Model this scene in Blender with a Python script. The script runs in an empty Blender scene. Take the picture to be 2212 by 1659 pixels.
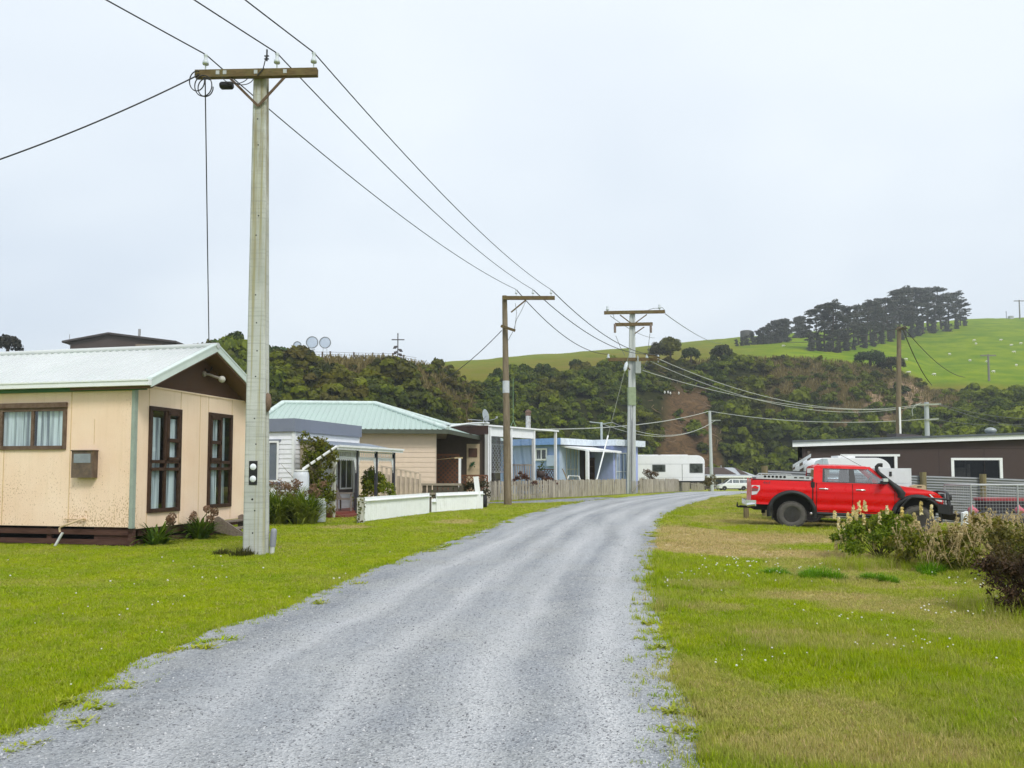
import bpy, bmesh, math, random
import numpy as np
from mathutils import Vector, Matrix
R = math.radians
random.seed(7)
scene = bpy.context.scene
COL = scene.collection

# ---------------------------------------------------------------- camera maths
F, CX, HY, TH, CAMZ = 1662.0, 1106.0, 1020.0, R(3.2), 1.6
Y0 = HY - F * math.tan(TH)
CT, ST = math.cos(TH), math.sin(TH)

def ray(px, py):
    u = (px - CX) / F
    v = (Y0 - py) / F
    return Vector((u, CT - v * ST, ST + v * CT))

def sstep(a, b, x):
    t = np.clip((np.asarray(x, float) - a) / (b - a), 0, 1)
    return t * t * (3 - 2 * t)

def gz(x, y):
    x = np.asarray(x, float); y = np.asarray(y, float)
    a = -0.0215 * np.clip(y - 62, 0, 80)
    b = -0.034 * np.clip(x - 7.5, 0, 13) * sstep(11, 17, y) * (1 - sstep(32, 52, y))
    return a + b

def P(px, py, Y):
    r = ray(px, py)
    t = Y / r.y
    return Vector((r.x * t, Y, CAMZ + r.z * t))

def G(px, py):
    r = ray(px, py)
    z = 0.0
    for _ in range(40):
        t = (z - CAMZ) / r.z
        z = float(gz(r.x * t, r.y * t))
    return Vector((r.x * t, r.y * t, z))

# ---------------------------------------------------------------- scene objects
MW = {}

def setp(o, label=None, cat=None, group=None, kind=None):
    if label: o['label'] = label
    if cat: o['category'] = cat
    if group: o['group'] = group
    if kind: o['kind'] = kind
    return o

def E(name, label, cat, loc=(0, 0, 0), rz=0.0, group=None, rot=None):
    o = bpy.data.objects.new(name, None)
    COL.objects.link(o)
    o.location = loc
    o.rotation_euler = rot if rot else (0, 0, rz)
    o.empty_display_size = 0.2
    setp(o, label, cat, group)
    MW[o.name] = Matrix.Translation(Vector(loc)) @ o.rotation_euler.to_matrix().to_4x4()
    return o

def W2L(o, p):
    return MW[o.name].inverted() @ Vector(p)

def px_plane(o, axis, val, px, py):
    """pixel ray meets the local plane axis=val of thing o; local coordinates"""
    inv = MW[o.name].inverted()
    a = inv @ Vector((0, 0, CAMZ))
    d = inv.to_3x3() @ ray(px, py)
    t = (val - a[axis]) / d[axis]
    return a + d * t

EACH = {'bolt_plate', 'joint_bead', 'stringer', 'corner_board', 'window_frame', 'armrest', 'side_arm', 'inner_wall'}
class MB:
    def __init__(s):
        s.v = []; s.f = []; s.m = []; s.mi = 0; s.sm = []; s.pc = []
    def add(s, vs, fs, smooth=False):
        n = len(s.v); s.pc.append((n, len(s.f)))
        s.v.extend([tuple(p) for p in vs])
        for f in fs:
            s.f.append([i + n for i in f]); s.m.append(s.mi); s.sm.append(smooth)
    def box(s, c, sz, M=None):
        hx, hy, hz = sz[0] / 2, sz[1] / 2, sz[2] / 2
        vs = [Vector((x, y, z)) for z in (-hz, hz) for x, y in ((-hx, -hy), (hx, -hy), (hx, hy), (-hx, hy))]
        if M is not None: vs = [M @ p for p in vs]
        c = Vector(c)
        s.add([p + c for p in vs], [(3, 2, 1, 0), (4, 5, 6, 7), (0, 1, 5, 4), (1, 2, 6, 5), (2, 3, 7, 6), (3, 0, 4, 7)])
        return s
    def bx(s, x0, x1, y0, y1, z0, z1):
        x0, x1 = sorted((x0, x1)); y0, y1 = sorted((y0, y1)); z0, z1 = sorted((z0, z1))
        return s.box(((x0 + x1) / 2, (y0 + y1) / 2, (z0 + z1) / 2), (x1 - x0, y1 - y0, z1 - z0))
    def bar(s, a, b, w, h=None, up=(0, 0, 1)):
        a, b = Vector(a), Vector(b); h = h or w
        d = (b - a); L = d.length; d.normalize()
        upv = Vector(up)
        sx = d.cross(upv)
        if sx.length < 1e-4: sx = d.cross(Vector((0, 1, 0)))
        sx.normalize(); sy = sx.cross(d)
        M = Matrix((sx, sy, d)).transposed()
        return s.box((a + b) / 2, (w, h, L), M)
    def tube(s, pts, r, n=8, caps=True, smooth=True):
        pts = [Vector(p) for p in pts]
        rs = r if hasattr(r, '__len__') else [r] * len(pts)
        vs = []; prev = None
        for i, p in enumerate(pts):
            d = (pts[min(i + 1, len(pts) - 1)] - pts[max(i - 1, 0)]).normalized()
            if prev is None:
                ref = Vector((0, 0, 1)) if abs(d.z) < .9 else Vector((1, 0, 0))
                a = d.cross(ref).normalized()
            else:
                a = (prev - d * prev.dot(d))
                a = a.normalized() if a.length > 1e-6 else d.orthogonal().normalized()
            prev = a
            b = d.cross(a)
            for k in range(n):
                t = 2 * math.pi * k / n
                vs.append(p + (a * math.cos(t) + b * math.sin(t)) * rs[i])
        fs = []
        for i in range(len(pts) - 1):
            for k in range(n):
                k2 = (k + 1) % n
                fs.append((i * n + k, i * n + k2, (i + 1) * n + k2, (i + 1) * n + k))
        s.add(vs, fs, smooth)
        if caps:
            L = len(pts)
            s.add(vs[:n], [tuple(range(n))[::-1]]); s.add(vs[(L - 1) * n:], [tuple(range(n))])
        return s
    def lathe(s, c, prof, n=16, axis='z', smooth=True):
        c = Vector(c); vs = []
        for r, z in prof:
            for k in range(n):
                t = 2 * math.pi * k / n
                a, b = r * math.cos(t), r * math.sin(t)
                vs.append(c + (Vector((a, b, z)) if axis == 'z' else Vector((a, z, b)) if axis == 'y' else Vector((z, a, b))))
        fs = []
        for i in range(len(prof) - 1):
            for k in range(n):
                k2 = (k + 1) % n
                q = (i * n + k, i * n + k2, (i + 1) * n + k2, (i + 1) * n + k)
                fs.append(q if axis != 'y' else q[::-1])
        s.add(vs, fs, smooth)
        for i, rev in ((0, True), (len(prof) - 1, False)):
            if prof[i][0] > 1e-6:
                idx = tuple(range(n)); s.add(vs[i * n:(i + 1) * n], [idx[::-1] if rev != (axis == 'y') else idx])
        return s
    def prism(s, pts, vec):
        pts = [Vector(p) for p in pts]; vec = Vector(vec); n = len(pts)
        nrm = Vector((0, 0, 0))
        for i in range(n): nrm += pts[i].cross(pts[(i + 1) % n])
        if nrm.dot(vec) > 0: pts = pts[::-1]
        vs = pts + [p + vec for p in pts]
        fs = [tuple(range(n)), tuple(range(2 * n - 1, n - 1, -1))]
        fs += [(i, i + n, (i + 1) % n + n, (i + 1) % n) for i in range(n)]
        s.add(vs, fs); return s
    def quad(s, a, b, c, d):
        s.add([a, b, c, d], [(0, 1, 2, 3)]); return s
    def grid(s, rows, smooth=True, flip=False):
        """rows: list of equal-length lists of points"""
        m = len(rows[0]); vs = [p for r in rows for p in r]; fs = []
        for i in range(len(rows) - 1):
            for j in range(m - 1):
                q = (i * m + j, i * m + j + 1, (i + 1) * m + j + 1, (i + 1) * m + j)
                fs.append(q[::-1] if flip else q)
        s.add(vs, fs, smooth); return s
    def build(s, name, mat, parent=None, world=False, loc=None, **kw):
        if name in EACH and len(s.pc) > 1:   # every separate piece becomes a part of its own
            out = []
            for i, (v0, f0) in enumerate(s.pc):
                v1, f1 = s.pc[i + 1] if i + 1 < len(s.pc) else (len(s.v), len(s.f))
                q = MB(); q.add(s.v[v0:v1], [[k - v0 for k in f] for f in s.f[f0:f1]]); out.append(q.build(name, mat, parent, world, loc, **kw))
            return out[0]
        me = bpy.data.meshes.new(name)
        vs = s.v
        if world and parent is not None:
            inv = MW[parent.name].inverted(); vs = [inv @ Vector(p) for p in vs]
        if loc is not None:
            L = Vector(loc)
            if world: vs = [Vector(p) - L for p in vs]
        me.from_pydata([tuple(p) for p in vs], [], s.f)
        mats = mat if isinstance(mat, (list, tuple)) else [mat]
        for m_ in mats: me.materials.append(m_)
        me.polygons.foreach_set('use_smooth', s.sm)
        me.polygons.foreach_set('material_index', s.m)
        me.update()
        o = bpy.data.objects.new(name, me); COL.objects.link(o)
        if parent is not None:
            o.parent = parent; MW[o.name] = MW[parent.name]
        else:
            if loc is not None: o.location = loc
            MW[o.name] = Matrix.Translation(Vector(loc)) if loc is not None else Matrix()
        setp(o, **kw)
        return o

def npmesh(name, verts, quads, mat, attrs=None, parent=None, smooth=False, loc=None, **kw):
    me = bpy.data.meshes.new(name)
    verts = np.asarray(verts, np.float32)
    if loc is not None: verts = verts - np.asarray(loc, np.float32)
    quads = np.asarray(quads, np.int32)
    k = quads.shape[1]
    me.vertices.add(len(verts)); me.vertices.foreach_set('co', verts.ravel())
    me.loops.add(quads.size); me.loops.foreach_set('vertex_index', quads.ravel())
    me.polygons.add(len(quads))
    me.polygons.foreach_set('loop_start', np.arange(0, quads.size, k, dtype=np.int32))
    me.polygons.foreach_set('use_smooth', np.full(len(quads), smooth))
    me.update(calc_edges=True)
    for nm, arr in (attrs or {}).items():
        a = me.attributes.new(nm, 'FLOAT', 'POINT')
        a.data.foreach_set('value', np.asarray(arr, np.float32))
    if mat: me.materials.append(mat)
    o = bpy.data.objects.new(name, me)
    if parent is not None:
        o.parent = parent; MW[o.name] = MW[parent.name]
    else:
        MW[o.name] = Matrix.Translation(Vector(loc)) if loc is not None else Matrix()
        if loc is not None: o.location = loc
    COL.objects.link(o); setp(o, **kw)
    return o

def copy_tree(o, parent=None):
    c = o.copy(); COL.objects.link(c); c.parent = parent
    for ch in list(o.children): copy_tree(ch, c)
    return c

# ---------------------------------------------------------------- value noise
_rng = np.random.default_rng(3)
_T = _rng.random((256, 256))
def vnoise(x, y):
    x = np.asarray(x, float); y = np.asarray(y, float)
    xi = np.floor(x).astype(int); yi = np.floor(y).astype(int)
    fx = x - xi; fy = y - yi
    fx = fx * fx * (3 - 2 * fx); fy = fy * fy * (3 - 2 * fy)
    g = lambda a, b: _T[a & 255, b & 255]
    return ((g(xi, yi) * (1 - fx) + g(xi + 1, yi) * fx) * (1 - fy) + (g(xi, yi + 1) * (1 - fx) + g(xi + 1, yi + 1) * fx) * fy)
def fbm(x, y, o=4):
    s = 0; a = .5
    for i in range(o):
        s = s + a * vnoise(x * 2 ** i + 17 * i, y * 2 ** i + 31 * i); a *= .5
    return s / (1 - .5 ** o)

# ---------------------------------------------------------------- materials
def nt_new(name):
    m = bpy.data.materials.new(name); m.use_nodes = True
    nt = m.node_tree; nt.nodes.clear()
    return m, nt
def nd(nt, typ, **kw):
    n = nt.nodes.new(typ)
    for k, v in kw.items():
        if k.startswith('i_'): n.inputs[k[2:].replace('_', ' ')].default_value = v
        else: setattr(n, k, v)
    return n
def c4(c): return (c[0], c[1], c[2], 1)
def sc(c, k): return tuple(max(0, min(1, x * k)) for x in c)
def mixc(nt, fac, a, b, blend='MIX'):
    n = nt.nodes.new('ShaderNodeMix'); n.data_type = 'RGBA'; n.blend_type = blend
    for sock, v in ((n.inputs[0], fac), (n.inputs[6], a), (n.inputs[7], b)):
        if hasattr(v, 'is_linked') or isinstance(v, bpy.types.NodeSocket): nt.links.new(v, sock)
        elif isinstance(v, (int, float)): sock.default_value = v
        else: sock.default_value = c4(v)
    return n.outputs[2]
def maprange(nt, v, a, b, c=0., d=1.):
    n = nt.nodes.new('ShaderNodeMapRange'); nt.links.new(v, n.inputs[0])
    n.inputs[1].default_value = a; n.inputs[2].default_value = b; n.inputs[3].default_value = c; n.inputs[4].default_value = d
    return n.outputs[0]
def coords(nt, kind='Object', scale=(1, 1, 1)):
    tc = nt.nodes.new('ShaderNodeTexCoord')
    mp = nt.nodes.new('ShaderNodeMapping'); mp.inputs['Scale'].default_value = scale
    nt.links.new(tc.outputs[kind], mp.inputs['Vector'])
    return mp.outputs[0]
def noise(nt, vec, scale, detail=4, rough=.55, dist=0):
    n = nt.nodes.new('ShaderNodeTexNoise')
    n.inputs['Scale'].default_value = scale; n.inputs['Detail'].default_value = detail
    n.inputs['Roughness'].default_value = rough; n.inputs['Distortion'].default_value = dist
    if vec is not None: nt.links.new(vec, n.inputs['Vector'])
    return n.outputs['Fac']
def finish(nt, m, color, rough=.6, metal=0, spec=.4, bump=None, bstr=.3, bdist=.01, coat=0, extra=None):
    p = nt.nodes.new('ShaderNodeBsdfPrincipled')
    if isinstance(color, bpy.types.NodeSocket): nt.links.new(color, p.inputs['Base Color'])
    else: p.inputs['Base Color'].default_value = c4(color)
    if isinstance(rough, bpy.types.NodeSocket): nt.links.new(rough, p.inputs['Roughness'])
    else: p.inputs['Roughness'].default_value = rough
    p.inputs['Metallic'].default_value = metal
    p.inputs['Specular IOR Level'].default_value = spec
    p.inputs['Coat Weight'].default_value = coat
    p.inputs['Coat Roughness'].default_value = .05
    if bump is not None:
        b = nt.nodes.new('ShaderNodeBump'); b.inputs['Strength'].default_value = bstr; b.inputs['Distance'].default_value = bdist
        nt.links.new(bump, b.inputs['Height']); nt.links.new(b.outputs[0], p.inputs['Normal'])
    o = nt.nodes.new('ShaderNodeOutputMaterial'); nt.links.new(p.outputs[0], o.inputs['Surface'])
    return p
MATS = {}
def mat(name, col, rough=.6, metal=0, var=.15, scale=4, stretch=(1, 1, 1), spec=.4, bump=0, bscale=40,
        dirt=None, dscale=2, damt=.5, dthr=.5, coat=0, kind='Object'):
    """Painted / plain surface: two scales of tone variation, optional stains, optional bump."""
    if name in MATS: return MATS[name]
    m, nt = nt_new(name)
    v = coords(nt, kind, stretch)
    a = noise(nt, v, scale, 5, .6)
    c = mixc(nt, maprange(nt, a, .3, .7), sc(col, 1 - var), sc(col, 1 + var))
    f = noise(nt, v, scale * 9, 3, .6)
    c = mixc(nt, maprange(nt, f, .35, .65, 0, .35), c, sc(col, 1 - 1.6 * var))
    if dirt is not None:
        d = noise(nt, v, dscale, 6, .65)
        c = mixc(nt, maprange(nt, d, dthr, dthr + .18, 0, damt), c, dirt)
    rr = maprange(nt, a, .3, .7, max(0, rough - .08), min(1, rough + .08))
    bh = noise(nt, v, bscale, 4, .6) if bump else None
    finish(nt, m, c, rr, metal, spec, bh, bump, .02, coat)
    MATS[name] = m
    return m

def wood(name, col, col2, stretch=(14, 14, 1), scale=2.2, rough=.8, island=.35, dirt=None, damt=.5):
    if name in MATS: return MATS[name]
    m, nt = nt_new(name)
    v = coords(nt, 'Object', stretch)
    a = noise(nt, v, scale, 6, .65, .4)
    c = mixc(nt, maprange(nt, a, .3, .7), col, col2)
    g = nt.nodes.new('ShaderNodeNewGeometry')
    c = mixc(nt, maprange(nt, g.outputs['Random Per Island'], 0, 1, 0, island), c, sc(col2, .45))
    if dirt is not None:
        v2 = coords(nt, 'Object', (1, 1, .5))
        d = noise(nt, v2, 3.2, 5, .6)
        c = mixc(nt, maprange(nt, d, .5, .72, 0, damt), c, dirt)
    finish(nt, m, c, rough, 0, .25, a, .35, .01)
    MATS[name] = m
    return m

def leafmat(name, c1, c2, c3=None, trans=.35, attr=None, rough=.6, lum=None):
    """leaf faces: tone per leaf and per patch; optional per-vertex tint picks c3."""
    if name in MATS: return MATS[name]
    m, nt = nt_new(name)
    g = nt.nodes.new('ShaderNodeNewGeometry')
    c = mixc(nt, g.outputs['Random Per Island'], c1, c2)
    if c3 is not None:
        if attr:
            at = nd(nt, 'ShaderNodeAttribute', attribute_name=attr); fac = at.outputs['Fac']
        else:
            fac = maprange(nt, noise(nt, coords(nt, 'Object'), 1.3, 3), .45, .65)
        c = mixc(nt, fac, c, c3)
    if lum:
        al = nd(nt, 'ShaderNodeAttribute', attribute_name=lum); c = mixc(nt, maprange(nt, al.outputs['Fac'], 0, .55, .85, 0), c, sc(c1, .5)); c = mixc(nt, maprange(nt, al.outputs['Fac'], .5, 1, 0, .8), c, sc(c2, 1.3))
    oi = nt.nodes.new('ShaderNodeObjectInfo')
    c = mixc(nt, maprange(nt, oi.outputs['Random'], 0, 1, 0, .3), c, sc(c1, .6))
    p = nt.nodes.new('ShaderNodeBsdfPrincipled'); nt.links.new(c, p.inputs['Base Color'])
    p.inputs['Roughness'].default_value = rough; p.inputs['Specular IOR Level'].default_value = .25
    t = nt.nodes.new('ShaderNodeBsdfTranslucent'); nt.links.new(c, t.inputs['Color'])
    mx = nt.nodes.new('ShaderNodeMixShader'); mx.inputs[0].default_value = trans
    nt.links.new(p.outputs[0], mx.inputs[1]); nt.links.new(t.outputs[0], mx.inputs[2])
    o = nt.nodes.new('ShaderNodeOutputMaterial'); nt.links.new(mx.outputs[0], o.inputs['Surface'])
    MATS[name] = m
    return m

def glassmat(name, tint=(.9, .95, .95), refl=.12, rough=.02):
    if name in MATS: return MATS[name]
    m, nt = nt_new(name)
    tr = nt.nodes.new('ShaderNodeBsdfTransparent'); tr.inputs[0].default_value = c4(tint)
    gl = nt.nodes.new('ShaderNodeBsdfGlossy'); gl.inputs['Roughness'].default_value = rough
    fr = nt.nodes.new('ShaderNodeLayerWeight'); fr.inputs[0].default_value = .5; pw = nd(nt, 'ShaderNodeMath', operation='POWER'); nt.links.new(fr.outputs['Facing'], pw.inputs[0]); pw.inputs[1].default_value = 4
    ad = nd(nt, 'ShaderNodeMath', operation='ADD', use_clamp=True); nt.links.new(pw.outputs[0], ad.inputs[0]); ad.inputs[1].default_value = refl
    mx = nt.nodes.new('ShaderNodeMixShader'); nt.links.new(ad.outputs[0], mx.inputs[0])
    nt.links.new(tr.outputs[0], mx.inputs[1]); nt.links.new(gl.outputs[0], mx.inputs[2])
    o = nt.nodes.new('ShaderNodeOutputMaterial'); nt.links.new(mx.outputs[0], o.inputs['Surface'])
    MATS[name] = m
    return m

# ---------------------------------------------------------------- leaf clouds
def leaf_quads(pts, nrm, size, rng, jitter=.6, aspect=1.6):
    pts = np.asarray(pts, float); n = len(pts)
    nn = nrm + rng.normal(0, jitter, (n, 3)); nn /= np.linalg.norm(nn, axis=1)[:, None] + 1e-9
    t = rng.normal(0, 1, (n, 3)); t -= nn * (t * nn).sum(1)[:, None]; t /= np.linalg.norm(t, axis=1)[:, None] + 1e-9
    b = np.cross(nn, t)
    s = (np.asarray(size) * rng.uniform(.65, 1.35, n))[:, None]
    a = t * s * .5 * aspect; c = b * s * .5
    v = np.stack([pts - a, pts - c * .9 + a * .1, pts + a, pts + c * .9 + a * .1], 1).reshape(-1, 3)
    q = np.arange(4 * n).reshape(n, 4)
    return v, q

def sphere_dirs(n, rng, zmin=-1.0):
    z = rng.uniform(zmin, 1, n); a = rng.uniform(0, 2 * np.pi, n); r = np.sqrt(1 - z * z)
    return np.stack([r * np.cos(a), r * np.sin(a), z], 1)

def clump_cloud(clumps, per_area, size, rng, zmin=-.4, shell=.75, jitter=.5, aspect=1.6, ids=False):
    """clumps: list of (center, radius-vector). Leaves near each clump's surface."""
    V = []; N = []; I = []
    for c, r in clumps:
        r = np.asarray(r, float); area = 4 * np.pi * (r[0] * r[1] * r[2]) ** (2 / 3)
        n = max(6, int(area * per_area))
        d = sphere_dirs(n, rng, zmin)
        k = rng.uniform(shell, 1.08, n)[:, None]
        V.append(np.asarray(c) + d * r * k); N.append(d); I.append(np.full(n, rng.random()))
    V = np.concatenate(V); N = np.concatenate(N)
    v, q = leaf_quads(V, N, np.full(len(V), size), rng, jitter, aspect)
    return (v, q, np.repeat(np.concatenate(I), 4)) if ids else (v, q)

def wire(name, label, a, b, sag, r=.014, n=24, mat_=None, group='overhead cables', extra=None):
    a, b = Vector(a), Vector(b)
    mb = MB(); pts = []
    for i in range(n + 1):
        t = i / n; p = a.lerp(b, t); p.z -= 4 * sag * t * (1 - t); pts.append(p)
    mb.tube(pts, r, 6)
    return mb.build(name, mat_ or mat('black_cable', (.02, .02, .022), .5, var=.05), world=True, loc=tuple(a),
                    label=label, cat='cable', group=group)
# ================================================================ SETTING
rng = np.random.default_rng(11)
# ---- road edges (from pixels on the ground)
LE = [(-3.3, -4.0), (-3.15, 1.0)] + [tuple(G(*p)[:2]) for p in
      [(0, 1590), (210, 1475), (420, 1375), (600, 1318), (770, 1245), (880, 1201), (1000, 1160), (1080, 1126), (1170, 1101),
       (1245, 1085), (1330, 1075), (1430, 1067), (1540, 1061.5)]] + [(24, 78), (32, 100), (40, 122), (60, 136), (110, 150)]
RE = [(1.0, -4.0), (1.0, 1.0)] + [tuple(G(*p)[:2]) for p in
      [(1540, 1659), (1490, 1530), (1462, 1440), (1440, 1350), (1425, 1270), (1415, 1205), (1424, 1140), (1442, 1118), (1480, 1095),
       (1520, 1082), (1575, 1069)]] + [(21, 63), (28, 78), (36, 96), (45, 112), (62, 124), (112, 140)]
def resample(pts, n):
    p = np.array(pts, float)
    for _ in range(2):  # Chaikin smoothing
        q = np.empty((2 * len(p), 2)); q[0] = p[0]; q[-1] = p[-1]
        q[1:-1:2] = .75 * p[:-1] + .25 * p[1:]; q[2:-1:2] = .25 * p[:-1] + .75 * p[1:]; p = q
    s = np.r_[0, np.cumsum(np.linalg.norm(np.diff(p, axis=0), axis=1))]
    t = np.linspace(0, s[-1], n)
    return np.stack([np.interp(t, s, p[:, 0]), np.interp(t, s, p[:, 1])], 1)
NR = 520
le = resample(LE, NR); re_ = resample(RE, NR)
# ragged verge
t_ = np.linspace(0, 1, NR)
dirv = re_ - le; wid = np.linalg.norm(dirv, axis=1)[:, None]; dirv /= wid
arc = np.r_[0, np.cumsum(np.linalg.norm(np.diff((le + re_) / 2, axis=0), axis=1))]
le = le - dirv * (.22 * (fbm(arc * 1.1, 0 * arc + 3) - .5) + .16 * (fbm(arc * 5, 0 * arc + 9) - .5))[:, None]
re_ = re_ + dirv * (.16 * (fbm(arc * 1.3, 0 * arc + 13) - .5) + .16 * (fbm(arc * 5.5, 0 * arc + 19) - .5))[:, None]
road_poly = np.concatenate([le, re_[::-1]])

def inside(poly, x, y):
    x = np.asarray(x); y = np.asarray(y); c = np.zeros(x.shape, bool)
    px_, py_ = poly[:, 0], poly[:, 1]; j = len(poly) - 1
    for i in range(len(poly)):
        if py_[i] != py_[j]:
            m = ((py_[i] > y) != (py_[j] > y)) & (x < (px_[j] - px_[i]) * (y - py_[i]) / (py_[j] - py_[i]) + px_[i])
            c ^= m
        j = i
    return c
drive_poly = np.array([tuple(G(*p)[:2]) for p in [(1000, 1091), (1062, 1088), (1150, 1087.5), (1246, 1084.5), (1340, 1075.5), (1290, 1074.5), (1200, 1079), (1120, 1083), (1056, 1085), (1000, 1088)]])

# ---- turf tone: dry patches are real patches of dead grass lying on the ground
DRY = [(G(1600, 1165), 3.2, 1.8, 1.0), (G(1530, 1185), 1.7, 1.7, 1.0), (G(1720, 1200), 2.3, .9, 1.0), (G(1480, 1150), 1.1, 2.4, .95), (G(1680, 1130), 3.4, 2.0, .75),
       (G(1780, 1290), 1.3, .55, .8), (G(1900, 1310), 1.1, .5, .7), (G(1740, 1240), .5, .3, .8), (G(1880, 1232), .45, .25, .8),
       (G(740, 1140), .9, 1.0, .8), (G(985, 1128), .8, 1.6, .8), (G(1100, 1150), .5, 1.5, .5), (G(1700, 1560), 1.0, .5, .6), (G(1850, 1640), 1.1, .4, .7), (G(1560, 1480), .35, .9, .5), (G(200, 1340), .7, .25, .25)]
def dryness(x, y):
    d = np.zeros(np.shape(x))
    wx = x + .9 * (fbm(x * .9 + 40, y * .9, 3) - .5); wy = y + .9 * (fbm(x * .9, y * .9 + 70, 3) - .5)
    for c, rx, ry, k in DRY:
        d = np.maximum(d, k * (1 - sstep(.55, 1.25, np.sqrt(((wx - c.x) / rx) ** 2 + ((wy - c.y) / ry) ** 2))))
    right = sstep(.0, 2.0, x - np.interp(y, re_[:, 1][:400], re_[:, 0][:400]) + 1.2)
    base = .10 +   .40 * right * sstep(.50, .62, fbm(x * .8 + 5, y * 1.1 + 9, 4)) + .16 * sstep(.5, .7, fbm(x * .4 + 50, y * .9, 3))
    base = base * (.55 + .45 * sstep(5.5, 8, y))
    far = .12 * sstep(20, 40, y)
    return np.clip(np.maximum(d, base + far), 0, 1)

def turf_nodes(nt, fac):
    g = nt.nodes.new('ShaderNodeNewGeometry')
    sp = nt.nodes.new('ShaderNodeMapping'); nt.links.new(g.outputs['Position'], sp.inputs['Vector'])
    n1 = noise(nt, sp.outputs[0], .7, 5, .6)
    c = mixc(nt, maprange(nt, n1, .35, .68), (.36, .50, .002), (.54, .62, .003))
    n2 = noise(nt, sp.outputs[0], 2.6, 5, .65)
    c = mixc(nt, maprange(nt, n2, .45, .75, 0, .55), c, (.20, .36, .002))
    c = mixc(nt, fac, c, (.74, .55, .31))
    return c, g

def ground_material():
    m, nt = nt_new('turf')
    at = nd(nt, 'ShaderNodeAttribute', attribute_name='dry')
    c, g = turf_nodes(nt, at.outputs['Fac'])
    f = noise(nt, g.outputs['Position'], 22, 4, .7)
    c = mixc(nt, maprange(nt, f, .35, .65, .2, .7), c, (.06, .08, .004))  # fine dark flecks, deepened for the shade that missing blades would cast
    finish(nt, m, c, .9, 0, .1, f, .6, .03)
    return m
TURF = ground_material()

def grid_axis(parts):
    a = []
    for lo, hi, st in parts: a += list(np.arange(lo, hi, st))
    return np.array(a)
gx = grid_axis([(-900, -120, 60), (-120, -30, 10), (-30, -14, 2), (-14, 20, .3), (20, 60, 2), (60, 140, 10), (140, 1000, 60)])
gy = grid_axis([(-60, -6, 6), (-6, 36, .3), (36, 80, 2), (80, 160, 8), (160, 1600, 90)])
X, Y = np.meshgrid(gx, gy)
Z = gz(X, Y) + .03 * (fbm(X * .8, Y * .8) - .5) * (~inside(road_poly, X.ravel(), Y.ravel()).reshape(X.shape))
nx = len(gx)
ii = np.arange((len(gy) - 1) * (nx - 1)); r0 = ii // (nx - 1); c0 = ii % (nx - 1); a0 = r0 * nx + c0
npmesh('ground', np.stack([X, Y, Z], -1).reshape(-1, 3), np.stack([a0, a0 + 1, a0 + nx + 1, a0 + nx], 1), TURF,
       {'dry': dryness(X, Y).ravel()}, smooth=True, kind='structure', label='mown green and straw coloured grass on both sides of the gravel road')

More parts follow.
